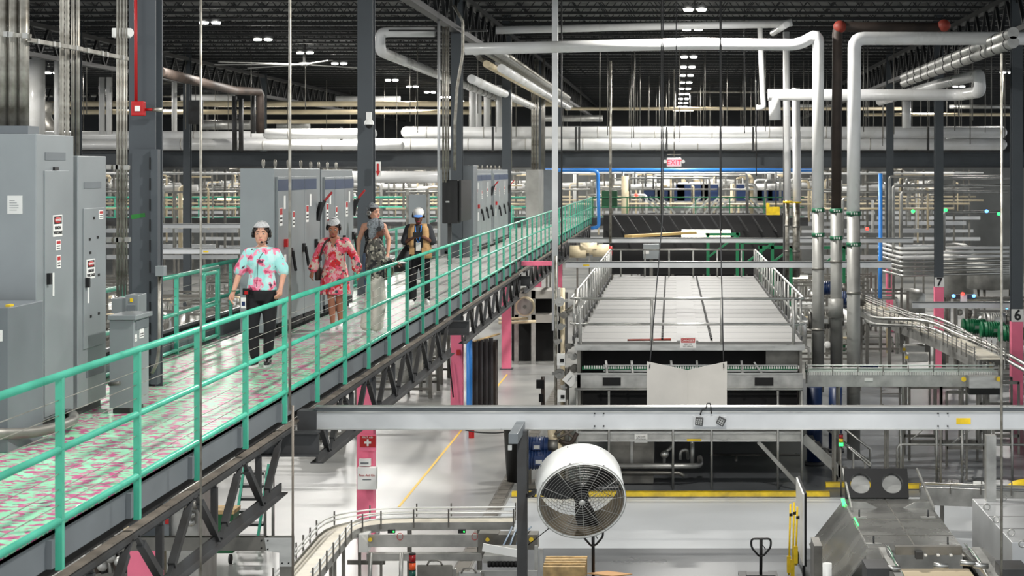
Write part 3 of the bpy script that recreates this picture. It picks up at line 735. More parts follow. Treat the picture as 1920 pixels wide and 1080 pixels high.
# ================================================================ oven
OY = 42.0
def oz(py): return ZA(py, OY)
ox0, ox1 = XA(1082, OY), XA(1505, OY)
ov = thing('tunnel_oven', 'long stainless tunnel oven with a railed roof in the middle of the hall', 'oven', ((ox0+ox1)/2, OY, 0))
ROOFST = mat('sheet_steel_roof', (116, 116, 114), .6, .1, .12, .9, bump=.05, bscale=1.5, stretch=(.5, 1.6, 1))
part(MB().box(ox0, ox1, OY+.05, 68, oz(650), oz(641)), 'roof_sheet', ROOFST, ov)
m = MB()
for i in range(17): m.box(ox0+.05, ox1-.05, OY+1.5*i+.9, OY+1.5*i+.93, oz(641), oz(641)+.004)
part(m, 'roof_seams', CAB2, ov)
part(MB().box(.05, .55, OY+.1, 67.8, oz(641), oz(641)+.02), 'raised_sheet', mat('bright_sheet', (119, 119, 118), .62, .06, .06, 1), ov)
def dash(xa, xb, n=60):
    m = MB()
    for i in range(n):
        a, b = i/n, (i+.72)/n
        m.bar((xa+(xb-xa)*a, OY+.3+25*a, oz(641)+.04), (xa+(xb-xa)*b, OY+.3+25*b, oz(641)+.04), .05, .04)
    return m
part(dash(-.29, -.34), 'roof_chain', DBLK, ov); part(dash(.86, .8), 'roof_chain', DBLK, ov)
part(MB().box(ox0-.05, ox1+.05, OY-.03, OY+.05, oz(657), oz(646)), 'front_lip', SS, ov)
part(MB().box(ox0+.1, ox1-.05, 43.4, 67.5, 1.3, oz(652)), 'inner_body', DARKST, ov)
part(MB().box(ox0, ox0+.08, OY, 67.8, 1.3, oz(652)).box(ox1-.06, ox1, OY+.2, 67.8, 1.3, oz(652)), 'side_wall', SSD, ov)
part(MB().box(ox0+.08, ox1-.06, OY+1.0, OY+1.05, 1.3, oz(652)), 'recess_shade_sheet', DBLK, ov, 'black sheet painting the shade in the front recess')  # black sheet puts the darkness of the oven opening into colour
part(MB().box(XA(1438, OY), ox1-.06, OY+.5, OY+.53, oz(700), oz(662)), 'side_plate', SSD, ov)
for px in (1222, 1232, 1258): pass
# front frames
part(MB().box(ox0, ox1, OY, OY+.14, oz(727), oz(702)), 'front_beam', SSR, ov)
part(MB().box(ox0, ox1, OY-.03, OY, oz(702), oz(699)).box(ox0, ox1, OY-.03, OY, oz(730), oz(727)), 'beam_edges', SS, ov)
for a, b in ((1130, 1164), (1415, 1450)): part(MB().box(XA(a, OY), XA(b, OY), OY-.02, OY, oz(723), oz(708)), 'slot', DBLK, ov)
part(MB().box(ox0+.1, ox1-.1, OY+.3, OY+.55, oz(696), oz(690)), 'infeed_belt', GRN2, ov, 'green toothed belt')
m = MB()
for i in range(90): m.box(ox0+.15+i*.056, ox0+.18+i*.056, OY+.28, OY+.3, oz(694), oz(688))
part(m, 'belt_teeth', PAPER, ov)
part(MB().box(ox0+.6, ox1-.1, OY+.24, OY+.27, oz(699), oz(696)).box(ox0+.6, ox1-.1, OY+.24, OY+.27, oz(688), oz(686)), 'belt_guides', SS, ov)
for px in (1138, 1186, 1260, 1308, 1392): part(MB().bar(W(px, 700, OY+.2), W(px-2, 676, OY+.3), .05, .04), 'guide_bracket', SS, ov)
part(MB().bar(W(1414, 679, OY+.2), W(1430, 702, OY+.2), .04, .04), 'guide_bracket', SS, ov)
part(MB().tube([(ox0-.05, OY-.1, oz(729)), (ox1, OY-.1, oz(729))], .03), 'front_rail', SSR, ov)
part(MB().box(ox0, ox1, OY-.05, OY+.2, oz(824), oz(808)), 'lower_beam', SSR, ov)
part(MB().box(ox0-.02, ox1, OY-.09, OY-.05, oz(812), oz(808)).box(ox0, ox1, OY-.09, OY-.05, oz(827), oz(823)), 'lower_edges', SS, ov)
for px in (1142, 1262, 1334, 1458, 1503):
    part(MB().tube([(XA(px, OY), OY-.12, .0), (XA(px, OY), OY-.12, oz(732))], .028), 'leg', SSR, ov)
part(MB().tube([(ox0, OY-.1, .0), (ox0, OY-.1, oz(732))], .03), 'leg', SSR, ov)
part(MB().box(XA(1141, 42.5), XA(1226, 42.5), 42.6, 44.5, ZA(872, 42.5), ZA(822, 42.5)), 'control_tub', SSD, ov)
part(MB().box(XA(1182, 42.5), XA(1187, 42.5), 42.52, 42.6, ZA(870, 42.5), ZA(826, 42.5)), 'tub_rib', SSR, ov)
part(MB().box(XA(1148, 42.5), XA(1225, 42.5), 42.6, 43.1, ZA(908, 42.5), ZA(893, 42.5)), 'drain_tray', SSD, ov)
part(MB().tube(bend([W(1095, 874, 42.3), W(1300, 874, 42.3), W(1314, 872, 42.8), W(1312, 858, 43.2)], .25), .065), 'steam_pipe', SSR, ov)
part(MB().tube(bend([W(1100, 886, 42.3), W(1275, 887, 42.3), W(1283, 893, 42.3)], .15), .045), 'drain_pipe', SSD, ov)
part(MB().tube(bend([W(1245, 870, 42.6), W(1246, 848, 42.6), W(1258, 840, 42.6), W(1262, 830, 42.8)], .15), .04), 'valve_pipe', SSR, ov)
part(MB().tube(bend([W(1275, 862, 42.6), W(1276, 845, 42.6), W(1288, 842, 42.6), W(1290, 860, 42.8)], .15), .04), 'valve_pipe', SSR, ov)
part(MB().tube([W(1298, 872, 42.6), W(1298, 826, 42.6)], .05), 'riser', SSR, ov)
part(MB().ell(W(1246, 852, 42.5), .1, .08, .1), 'valve', SS, ov)
part(MB().bar(W(1422, 828, 42), W(1508, 922, 41.6), .05, .09), 'diagonal_brace', SSR, ov)
part(MB().tube([W(1330, 853, 46), W(1500, 853, 46)], .03).tube([W(1380, 853, 46), W(1380, 895, 46)], .03).tube([W(1250, 906, 43), W(1500, 907, 43)], .02), 'inner_rails', SSD, ov)
pl = part(MB().box(XA(1190, OY), XA(1214, OY), OY-.07, OY-.055, oz(829), oz(813)), 'placard', PAPER, ov, 'small white placard with lettering')
for i, s in enumerate(('LADDER', 'STATION')): text(s, pl, (XA(1202, OY), OY-.074, oz(818+5*i)), FY, .055, BLACK)
part(MB().box(XA(1288, OY), XA(1315, OY), OY-.095, OY-.08, oz(826), oz(822)), 'yellow_label', YEL, ov)
sg = part(MB().box(XA(1275, OY), XA(1305, OY), OY-.05, OY-.035, oz(652), oz(632)), 'danger_sign', PAPER, ov, 'white sign with a red DANGER header')
part(MB().box(XA(1277, OY), XA(1303, OY), OY-.055, OY-.05, oz(642), oz(634)), 'sign_header', RED, sg)
text('DANGER', sg, (XA(1290, OY), OY-.06, oz(638)), FY, .075, PAPER)
text('KEEP OFF', sg, (XA(1290, OY), OY-.055, oz(645)), FY, .045, BLACK)
text('HOT SURFACE', sg, (XA(1290, OY), OY-.055, oz(649)), FY, .035, BLACK)
tag(MB().tube([(XA(1176, OY), OY+.25, 3.43), (XA(1258, OY), OY+.35, 3.43)], .02, 6, r2=.035).build('long_brush', RUST), 'thin red-brown pole lying on the front edge of the oven roof', 'pole')
# roof railing
rl = thing('oven_railing', 'stainless railing around the roof of the tunnel oven', 'railing', ((ox0+ox1)/2, OY, oz(641)))
rx0, rx1 = XA(1070, OY), XA(1508, OY); zt, zm = oz(560), oz(608); zb = oz(641)
for z_, nm in ((zt, 'top_rail'), (zm, 'mid_rail')):
    part(MB().tube([(rx0+.12, OY+.02, z_), (rx1-.12, OY+.02, z_)], .03), nm, SS, rl)
    for x_ in (rx0, rx1): part(MB().tube([(x_+(.12 if x_ < 0 else -.12), OY+.02, z_), (x_, OY+.2, z_), (x_, 67.6, z_)], .03), nm, SS, rl)
    part(MB().tube([(rx0, 67.6, z_), (rx1, 67.6, z_)], .03), nm, SSR, rl)
for px in (1088, 1222, 1353, 1488): part(MB().tube([(XA(px, OY), OY+.02, zb-.15), (XA(px, OY), OY+.02, zt)], .035), 'post', SSR, rl)
for x_ in (rx0+.04, rx1-.04):
    for i in range(17): part(MB().tube([(x_, OY+.6+1.55*i, zb-.1), (x_, OY+.6+1.55*i, zt)], .028), 'post', SSR, rl)
    part(MB().box(x_-.02, x_+.02, OY+.3, 67.6, zb, zb+.1), 'toe_board', DARKST, rl)
for i in range(6): part(MB().tube([(rx0+.9*i+.4, 67.6, zb), (rx0+.9*i+.4, 67.6, zt)], .03), 'post', SSR, rl)
# items on/behind oven roof rear
t = thing('control_box', 'grey control box standing behind the oven roof', 'cabinet', W(1222, 500, 69.5))
part(MB().box(XA(1206, 69.5), XA(1236, 69.5), 69.5, 70, ZA(486, 69.5), ZA(458, 69.5)), 'body', CAB, t, bevel=.01)
part(MB().box(XA(1207, 69.5), XA(1217, 69.5), 69.47, 69.5, ZA(476, 69.5), ZA(468, 69.5)), 'label', PAPER, t)
part(MB().box(XA(1218, 69.5), XA(1224, 69.5), 69.6, 69.8, 2.4, ZA(486, 69.5)), 'post', SSD, t)

# left-of-oven instruments
t = thing('valve_manifold', 'cluster of steam pipes and valves at the oven corner', 'pipework', W(1045, 900, 43))
part(MB().tube([W(1042, 480, 43), W(1042, 905, 43)], .035), 'riser', GALV, t)
part(MB().tube([W(1055, 540, 43), W(1055, 905, 43)], .055), 'riser', CREAM, t)
part(MB().tube([W(1063, 690, 42.6), W(1063, 905, 42.6)], .05), 'riser', SSD, t)
part(MB().tube(bend([W(1052, 590, 43), W(1080, 575, 43), W(1082, 545, 43.5)], .2), .06), 'branch', SSD, t)
for i, (px, py, r) in enumerate(((1050, 565, .16), (1058, 590, .12), (1052, 612, .11), (1076, 668, .12), (1078, 690, .14), (1050, 700, .17), (1062, 725, .12), (1068, 648, .1), (1046, 640, .09))):
    c = W(px, py, 42.75); part(MB().tube([c, c-Vector((0, .16, 0))], r*.7, 14).tube([c-Vector((0, .16, 0)), c-Vector((0, .2, 0))], r*.25, 8).bar(c-Vector((r*1.1, .02, 0)), c+Vector((r*1.1, -.02, .02)), .07, .07), 'valve', [SSR, SSD, DUCT][i % 3], t)
for px, py in ((1052, 674), (1053, 742)):
    b = part(MB().cbox(W(px, py, 42.4), .19, .15, .28), 'switch_box', WHITE, t, 'white switch box', bevel=.01)
    part(MB().cbox(W(px+2, py+2, 42.3), .09, .02, .08), 'dial', DBLK, b)
pl = MB(); c = W(1069, 712, 42.2); pl.add([c+Vector(v) for v in ((-.19, 0, 0), (.02, 0, -.18), (.19, 0, .02), (0, 0, .2), (-.19, .01, 0), (.02, .01, -.18), (.19, .01, .02), (0, .01, .2))], [(0,1,2,3), (7,6,5,4), (0,4,5,1), (1,5,6,2), (2,6,7,3), (3,7,4,0)])
p = part(pl, 'diamond_placard', PAPER, t, 'white placard hung by its corner'); part(MB().bar(c+Vector((-.06, -.01, -.03)), c+Vector((.04, -.01, .08)), .05, .01), 'drawing', CAB2, p)
def motor(px, py, Y, s, m_, lab, grp=None):
    t = thing('electric_motor', lab, 'motor', W(px, py, Y), grp); c = W(px, py, Y)
    part(MB().tube([c+Vector((-.22*s, 0, 0)), c+Vector((.18*s, 0, 0))], .14*s, 14), 'motor_body', m_, t)
    mm = MB()
    for i in range(7): mm.tube([c+Vector((-.16*s+.045*s*i, 0, 0)), c+Vector((-.145*s+.045*s*i, 0, 0))], .155*s, 14)
    part(mm, 'cooling_fins', m_, t)
    part(MB().tube([c+Vector((-.27*s, 0, 0)), c+Vector((-.22*s, 0, 0))], .15*s, 14), 'fan_cover', m_, t)
    part(MB().box(c[0]-.07*s, c[0]+.07*s, c[1]-.2*s, c[1]-.13*s, c[2]-.05*s, c[2]+.08*s), 'terminal_box', m_, t)
    part(MB().box(c[0]-.05*s, c[0]+.05*s, c[1]-.205*s, c[1]-.2*s, c[2]-.03*s, c[2]+.03*s), 'rating_plate', SS, t)
    part(MB().tube([c+Vector((.18*s, 0, 0)), c+Vector((.34*s, 0, 0))], .1*s, 12), 'gearbox', SSD, t)
    return t
motor(1008, 835, 41.5, 1.35, BLUE, 'upper blue electric motor by the oven corner')
motor(1012, 862, 41.3, 1.5, BLUE, 'lower blue electric motor by the oven corner')
t = thing('motor_stand', 'dusty machine stand with hoses carrying the blue motors', 'stand', W(1050, 900, 42.3))
part(MB().box(XA(985, 42), XA(1080, 42), 41.9, 42.6, 0.02, .12).box(XA(990, 42), XA(996, 42), 42, 42.1, .1, .9).box(XA(1060, 42), XA(1066, 42), 42, 42.1, .1, 1.6), 'frame', SSD, t)
part(MB().box(XA(1032, 42), XA(1072, 42), 42.1, 42.9, ZA(880, 42), ZA(842, 42)), 'housing', SSR, t)
part(MB().tube(bend([W(1040, 876, 41.6), W(1052, 872, 41.6), W(1050, 842, 41.8), W(1032, 815, 42), W(1040, 790, 42)], .4), .1), 'hose', CREAM, t)
part(MB().tube(bend([W(1048, 826, 41.8), W(1070, 835, 41.8), W(1082, 812, 41.8)], .2), .05), 'hose', BROWN, t)
for a, b in (((1040, 815), (1062, 800)), ((1045, 822), (1075, 806)), ((1052, 800), (1074, 820))): part(MB().tube([W(*a, 41.8), W(*b, 41.8)], .03), 'linkage', TAN, t)
t = thing('black_bin', 'tall black bin behind the fan post', 'bin', W(965, 862, 42))
part(MB().loft([(XA(966, 43), 43, 0.02, .2, .2), (XA(966, 43), 43, 1.3, .28, .25), (XA(966, 43), 43, 1.33, .3, .27)], 20), 'bin_body', BLACK, t)
# left aisle objects
t = thing('dark_strip_curtain', 'tall dark folded panels beside the bright blue pipe in the aisle', 'curtain', W(905, 800, 54))
m = MB()
for i in range(9):
    x = XA(887+4.6*i, 54.5); m.box(x, x+.06, 54+.1*(i % 2), 54.08+.1*(i % 2), .1, ZA(640-i*.8, 54))
part(m, 'panel_folds', DARKST, t); part(MB().box(XA(886, 54), XA(928, 54), 54.25, 54.9, .08, ZA(642, 54)), 'backing', BROWN, t)
t = thing('board_stack', 'stack of pale wooden boards on top of the dark panels', 'boards', W(905, 640, 54.5))
for i in range(7):
    a = W(889+4*i, 640, 54+.1*i); part(MB().bar(a+Vector((0, 0, .0+.02*i)), a+Vector((.35, .3, .08+.02*i)), .12, .03), 'board', WOOD, t)
pipe('blue_pipe', [(XA(880, 51.5), 51.5, .02), (XA(880, 51.5), 51.5, ZA(636, 51.5))], .085, LBLUE, 'thick bright blue pipe beside the pink column in the aisle', n=14)
t = thing('first_aid_cabinet', 'white first aid cabinet hung on the pink column', 'first aid box', W(688, 917, 36.3))
Yf = 36.35
b = part(MB().box(XA(670, Yf), XA(706, Yf), Yf-.02, Yf+.12, ZA(918, Yf), ZA(876, Yf)), 'cabinet_body', WHITE, t, bevel=.01)
text('First Aid Kit', b, (XA(688, Yf), Yf-.024, ZA(891, Yf)), FY, .065, RED)
part(MB().box(XA(680, Yf), XA(696, Yf), Yf-.024, Yf-.02, ZA(900, Yf), ZA(898, Yf)), 'small_text', CAB2, b)
b = part(MB().box(XA(673, Yf), XA(694, Yf), Yf, Yf+.12, ZA(874, Yf), ZA(861, Yf)), 'paper_tray', WHITE, t)
part(MB().box(XA(676, Yf), XA(691, Yf), Yf-.004, Yf, ZA(870, Yf), ZA(867, Yf)), 'small_text', CAB2, b)
t = thing('first_aid_sign', 'red first aid sign with a white cross on the pink column', 'sign', W(688, 842, Yf))
part(MB().box(XA(672, Yf), XA(704, Yf), Yf+.06, Yf+.1, ZA(846, Yf), ZA(816, Yf)), 'backing', PINK, t)
b = part(MB().box(XA(674, Yf), XA(703, Yf), Yf+.05, Yf+.06, ZA(839, Yf), ZA(818, Yf)), 'sign_plate', RED, t)
part(MB().box(XA(687, Yf), XA(690.5, Yf), Yf+.04, Yf+.05, ZA(837, Yf), ZA(824, Yf)).box(XA(682.5, Yf), XA(695, Yf), Yf+.041, Yf+.049, ZA(832.5, Yf), ZA(828.5, Yf)), 'cross', PAPER, b)
text('FIRST AID', b, (XA(688.5, Yf), Yf+.045, ZA(821, Yf)), FY, .05, PAPER)
t = thing('pull_station', 'small red alarm pull box on the pink column by the blue pipe', 'alarm', W(860, 660, 51.7))
part(MB().cbox(W(860, 661, 51.75), .12, .06, .16), 'housing', RED, t, bevel=.01)
part(MB().tube(bend([W(841, 672, 51.7), W(845, 700, 51.7), W(850, 745, 51.7)], .4), .02), 'cable', DBLK, t)
t = thing('fire_extinguisher', 'red fire extinguisher at the base of the pink column by the blue pipe', 'extinguisher', W(884, 805, 51.5))
part(MB().lathe([(.08, 0), (.08, .42), (.05, .5), (.02, .52)], (XA(884, 50), 50, 0), n=14), 'cylinder', RED, t); part(MB().cbox((XA(884, 50), 50, .55), .12, .04, .05), 'valve_head', BLACK, t)
tag(MB().tube(bend([W(872, 806, 49.6), W(895, 811, 49.4), W(935, 812, 49.2), W(962, 808, 49.2)], .4), .02).build('floor_hose', BLACK), 'black hose lying on the floor beside the extinguisher', 'hose')
t = thing('round_blower', 'cream round blower beyond the aisle at the pink crossbar', 'blower', W(985, 590, 68))
c = W(984, 575, 68); part(MB().tube([c, c+Vector((0, .4, 0))], .36, 24), 'drum', CREAM, t); part(MB().tube([c+Vector((0, -.04, 0)), c], .3, 24), 'face_ring', CARD, t); part(MB().tube([c+Vector((0, -.08, 0)), c], .07, 12), 'hub', SSD, t)
t = thing('machine_platform', 'beige machine platform behind the cream blower', 'platform', W(1010, 600, 69))
part(MB().box(XA(965, 69), XA(1045, 69), 69, 71, ZA(605, 69), ZA(590, 69)).box(XA(965, 69), XA(1045, 69), 69, 71, ZA(560, 69), ZA(545, 69)), 'deck_beams', CARD, t)
for px in (968, 1000, 1042): part(MB().box(XA(px, 69)-.08, XA(px, 69)+.08, 69, 69.16, 0, ZA(545, 69)), 'post', SSR, t)
part(MB().box(XA(955, 69), XA(1050, 69), 70, 74, .02, 2.4), 'opening_shade_block', DBLK, t)  # solid black block paints the shade inside the opening
part(MB().tube([W(935, 605, 68.5), W(1005, 603, 68.5)], .06).tube([W(935, 598, 68.6), W(990, 597, 68.6)], .05), 'pipes', CREAM, t)
tag(MB().box(XA(960, 51.6), XA(1044, 51.6), 51.55, 51.7, ZA(498, 51.6), ZA(490, 51.6)).build('pink_crossbar', PINK), 'pink horizontal bar next to the pale conduit drop', 'beam')
t = thing('parking_gear', 'dark upright valve stand in the aisle near the oven', 'valve', W(1015, 760, 47))
part(MB().tube([W(1018, 800, 47), W(1018, 706, 47)], .05), 'stem', BROWN, t); part(MB().cbox(W(1013, 720, 47), .2, .15, .22).cbox(W(1015, 746, 47), .12, .12, .2), 'actuator', DBLK, t)

# ================================================================ drum fan
FY0 = 20.4; cF = W(1091, 940, FY0)
n = Vector((.13, -.88, -.40)).normalized()
right = n.cross(Vector((0, 0, 1))).normalized()*-1; upv = n.cross(right).normalized()
if upv.z < 0: upv = -upv
MF = Matrix((right, upv, n)).transposed()
RF = .485; D = .42
fan = thing('drum_fan', 'white drum fan with a round wire guard hanging below the wide beam', 'fan', cF)
part(MB().lathe([(RF, 0), (RF+.012, .0), (RF+.012, -D), (RF-.0, -D), (RF-.004, -.005), (RF, 0)], cF, MF, 56), 'shroud', WHITE, fan)
part(MB().lathe([(RF-.008, -.003), (RF-.008, -D+.003)], cF, MF, 56), 'inner_liner', mat('dusty_inner_liner', (120, 108, 88), .6, .3, .3, 5), fan)
part(MB().lathe([(RF+.012, .0), (RF+.02, .0), (RF+.02, -.02), (RF+.012, -.02)], cF, MF, 56), 'front_rim', SS, fan)
mb = MB()
def FP(x, y, z=0): return cF+MF @ Vector((x, y, z))
for k in range(1, 15):
    r = .035+(RF-.05)*k/14; zz = .03*(1-(r/RF)**2)
    pts = [FP(r*math.cos(2*PI*i/48), r*math.sin(2*PI*i/48), zz) for i in range(49)]
    mb.tube(pts, .0022, 4, cap=False)
part(mb, 'guard_rings', SSR, fan)
mb = MB()
for k in range(12):
    a = 2*PI*k/12+.1; mb.tube([FP(.03*math.cos(a), .03*math.sin(a), .033), FP(.3*math.cos(a), .3*math.sin(a), .02), FP((RF+.01)*math.cos(a), (RF+.01)*math.sin(a), .0)], .003, 5)
part(mb, 'guard_spokes', SSR, fan)
mb = MB()
for k in range(1, 12):
    r = .03+(RF-.05)*k/12
    mb.tube([FP(r*math.cos(2*PI*i/40), r*math.sin(2*PI*i/40), -D+.01) for i in range(41)], .0022, 4, cap=False)
for k in range(12):
    a = 2*PI*k/12; mb.tube([FP(0, 0, -D), FP(RF*math.cos(a), RF*math.sin(a), -D+.01)], .0025, 4)
part(mb, 'rear_guard', SSD, fan)
part(MB().lathe([(.001, .04), (.035, .04), (.04, .03)], cF, MF, 20), 'badge', SS, fan)
part(MB().lathe([(.001, -.05), (.08, -.05), (.09, -.1), (.09, -.24), (.05, -.28)], cF, MF, 20), 'motor', BLACK, fan)
for k in range(3):
    a = 2*PI*k/3+.75; ca, sa = math.cos(a), math.sin(a); mb = MB()
    vs = []
    for r, w_, tw in ((.07, .07, .5), (.2, .11, .42), (.35, .13, .33), (.45, .12, .28)):
        for s_ in (-1, 1):
            for th in (-.003, .003):
                vs.append(FP(r*ca-s_*w_*sa*math.cos(tw), r*sa+s_*w_*ca*math.cos(tw), -.15+s_*w_*math.sin(tw)+th))
    fs = []
    for i in range(3):
        b = i*4; fs += [(b, b+2, b+6, b+4), (b+1, b+5, b+7, b+3), (b, b+4, b+5, b+1), (b+2, b+3, b+7, b+6)]
    fs += [(0, 1, 3, 2), (12, 14, 15, 13)]
    mb.add(vs, fs); part(mb, 'blade', BLACK, fan)
part(MB().bar(FP(-RF, .02, -.2), FP(RF, .02, -.2), .03, .03), 'motor_bracket', DARKST, fan)
mb = MB()
for k in range(8):
    a = 2*PI*k/8+.3
    for z_ in (-.04, -D+.04): mb.ell(FP((RF+.013)*math.cos(a), (RF+.013)*math.sin(a), z_), .009, .009, .009, 6, 4)
part(mb, 'rivets', DARKST, fan)
Yp = 20.9
t = thing('fan_post', 'dark square post with a top arm beside the drum fan', 'post', W(978, 1080, Yp))
part(MB().box(XA(969, Yp), XA(988, Yp), Yp, Yp+.12, 0, ZA(808, Yp)), 'post', DARKST, t, bevel=.004)
part(MB().box(XA(958, Yp-.4), XA(975, Yp-.4), Yp-.7, Yp+.3, ZA(825, Yp-.4), ZA(806, Yp-.4)), 'top_arm', CAB2, t, bevel=.004)
part(MB().bar((XA(986, Yp), Yp+.06, ZA(933, Yp)), FP(-RF-.01, .02, -.2), .04, .04), 'side_arm', BLACK, t)
part(MB().tube(bend([W(990, 806, Yp), W(990, 925, Yp), W(1000, 932, Yp), FP(-RF, 0, -.25)], .05), .008, 6), 'cable', BLACK, t)
part(MB().tube([W(990, 1022, Yp), W(1030, 990, Yp-.1)], .006, 5), 'tie_wire', BLACK, t)
part(MB().box(XA(956, Yp), XA(963, Yp), Yp-.25, Yp-.2, ZA(838, Yp), ZA(829, Yp)), 'tag', PAPER, t)

# ================================================================ big white pipes
P = pipe
def wp(pts, r, lab, m=WPIPE, grp=None, **k): return pipe('insulated_pipe', pts, r, m, lab, 'pipe', grp, n=16, **k)
Y = 46
wp([W(872, 92, Y), W(1300, 82, Y), W(1500, 84, Y), W(1534, 62, Y), W(1534, 100, Y), W(1533, 390, Y)], .15, 'large white insulated pipe running over the oven and dropping beside its corner', br=.35)
Y = 45
wp([W(2050, 72, Y), W(1640, 72, Y), W(1602, 72, Y), W(1602, 110, Y), W(1600, 396, Y)], .165, 'large white insulated pipe coming from the column marked 6 and dropping down', br=.35)
def steelpipe(px0, px1, y0, y1, Y, lab, bands=(), m_=DUCT):
    t = thing('steel_duct', lab, 'duct', W((px0+px1)/2, y1, Y), 'vertical steel ducts beside the oven'); x = XA((px0+px1)/2, Y); r = (px1-px0)/2*Y/F
    part(MB().tube([(x, Y, ZA(y1, Y)), (x, Y, ZA(y0, Y))], r, 20), 'duct', m_, t)
    for q in (y0+(y1-y0)*.33, y0+(y1-y0)*.66): part(MB().tube([(x, Y, ZA(q, Y)-.03), (x, Y, ZA(q, Y)+.03)], r+.012, 20), 'joint_collar', SSD, t)
    for q in bands:
        p = part(MB().tube([(x, Y, ZA(q, Y)-.05), (x, Y, ZA(q, Y)+.05)], r+.015, 20), 'green_band', mat('green_band', (10, 92, 60), .5), t, 'green marking band')
        mm = MB()
        for k in range(3): mm.cbox((x-r*.4+r*.4*k, Y-r-.015, ZA(q, Y)), .03, .02, .05)
        part(mm, 'band_marks', PAPER, p)
    return t
steelpipe(1523, 1545, 390, 735, 46, 'steel duct below the white pipe nearest the oven corner', (394, 440))
steelpipe(1557, 1579, 392, 690, 45.5, 'middle steel duct below the brown pipe', (395, 446))
steelpipe(1588, 1613, 396, 860, 45, 'steel duct nearest the column marked 7, below the second white pipe', (400, 458))
part(MB().tube([W(1567, 560, 45.4), W(1567, 595, 45.4)], .19, 20), 'wide_collar', DUCT, bpy.data.objects['steel_duct.001'])
pipe('brown_pipe', [W(1780, 52, 46.2), W(1600, 50, 46.2), W(1570, 50, 46.2), W(1570, 100, 46.2), W(1568, 392, 46.2)], .13, BROWN, 'rusty brown pipe dropping between the two white pipes', br=.3, n=14)
for px, py in ((1575, 50), (1770, 48)):
    tag(MB().ell(W(px, py, 46.15), .17, .17, .16, 14, 10).build('pipe_elbow', RUST), 'red primed elbow %s the rusty brown pipe' % ('at the corner of' if px < 1600 else 'at the far end of'), 'fitting')
tag(MB().box(XA(1469, 62), XA(1480, 62), 62, 62.3, .0, ZA(40, 62)).build('steel_post', DARKST), 'dark narrow steel post rising beside the oven roof', 'post')
wp([W(1474, 60, 60), W(1477, 375, 60)], .11, 'slim white vertical pipe beside the dark narrow post')
wp([W(1492, 165, 61), W(1494, 300, 61), W(1494, 378, 61)], .14, 'short white vertical pipe beyond the dark narrow post')
steelpipe(1472, 1480, 375, 520, 61, 'slim steel duct beside the dark post', (), GALV); steelpipe(1486, 1500, 378, 520, 62, 'grey steel duct beyond the dark post', (), GALV)
for px, Yq in ((1477, 60.8), (1494, 61.7)): tag(MB().tube([W(px, 381, Yq), W(px, 377, Yq)], .16, 14).build('marker_band', YEL), 'yellow marker band around the %s vertical pipe by the dark post' % ('slim' if px < 1480 else 'wider'), 'marker')
Y = 58
wp([W(930, 57, Y), W(1200, 50, Y), W(1470, 45, Y), W(1485, 42, Y)], .12, 'upper white pipe crossing below the roof joists', br=.3)
wp([W(1425, 50, Y), W(1430, 180, Y), W(1432, 202, Y), W(1418, 202, Y)], .085, 'thin white pipe hanging from the upper white pipe', br=.15)
wp([W(1449, 62, 59), W(1475, 46, 57)], .1, 'short clear jacketed stub at the end of the upper white pipe')
Y = 55
wp([W(1440, 178, Y), W(1800, 178, Y), W(1838, 172, Y-2), W(1836, 140, Y-2), W(1760, 158, Y+8), W(1650, 190, 75)], .175, 'white insulated pipe with a big elbow beside the column marked 6', br=.45)
wp([W(1452, 180, Y), W(1453, 225, Y)], .18, 'short white pipe stub standing at the end of the elbow pipe', br=.1)
for i, (dx, dy) in enumerate(((0, 0), (0, 17))):
    a = Vector((XA(1900, 42), 42, ZA(62+dy, 42))); xx, zz = a[0], a[2]
    pipe('jacketed_pipe', [a, (xx, 62, zz)], .14, SSR, ['upper', 'lower'][i]+' clear jacketed pipe running deep below the roof near the column marked 6', n=14)
    mm = MB()
    for k in range(12): mm.tube([(xx, 42.5+1.6*k, zz), (xx, 42.56+1.6*k, zz)], .155, 14)
    tag(mm.build('pipe_clamps', DARKST), 'dark clamp rings on the %s clear jacketed pipe' % ['upper', 'lower'][i], 'clamp')
# left white pipes
Y = 52.5
wp([W(815, 60, Y), W(730, 60, Y), W(713, 62, Y), W(713, 96, Y), (XA(716, Y), Y+1, ZA(98, Y)), (XA(714, Y), 88, ZA(96, Y))], .15, 'white insulated pipe with a square bend beside the second column', br=.35)
mm = MB(); xx, zz = XA(714, Y), ZA(96, Y)
for k in range(16): mm.tube([(xx, 55+2*k, zz), (xx, 55.08+2*k, zz)], .17, 14)
tag(mm.build('pipe_clamps', DARKST), 'dark clamp rings on the white pipe beside the second column', 'clamp')
tag(MB().box(XA(715, 51), XA(905, 51), 52.3, 52.5, ZA(57, 52), ZA(54, 52)).build('pipe_hanger_bar', DARKST), 'thin bar carrying the bent white pipe by the third column', 'bracket')
for i, (px, py, Ya, Yb_, m_) in enumerate(((905, 92, 56, 95, SSR), (925, 92, 56, 95, SSR), (912, 120, 58, 95, CREAM), (940, 128, 58, 95, WPIPE), (900, 158, 60, 84, WPIPE), (884, 148, 56, 84, WPIPE), (950, 105, 60, 95, GALV))):
    x, z = XA(px, Ya), ZA(py, Ya)
    pipe('ceiling_pipe', [(x, Ya, z), (x, Yb_, z)], .12+.02*(i % 2), m_, 'pipe running deep under the roof beside the column line', group='pipes beside the fourth column')
for i, px in enumerate((886, 897, 913, 935)):
    wp([W(px, 160, 84), W(px, 238, 84)], .15, 'short white vertical pipe joining the white pipe rack near the fourth column', grp='white drops near the fourth column')
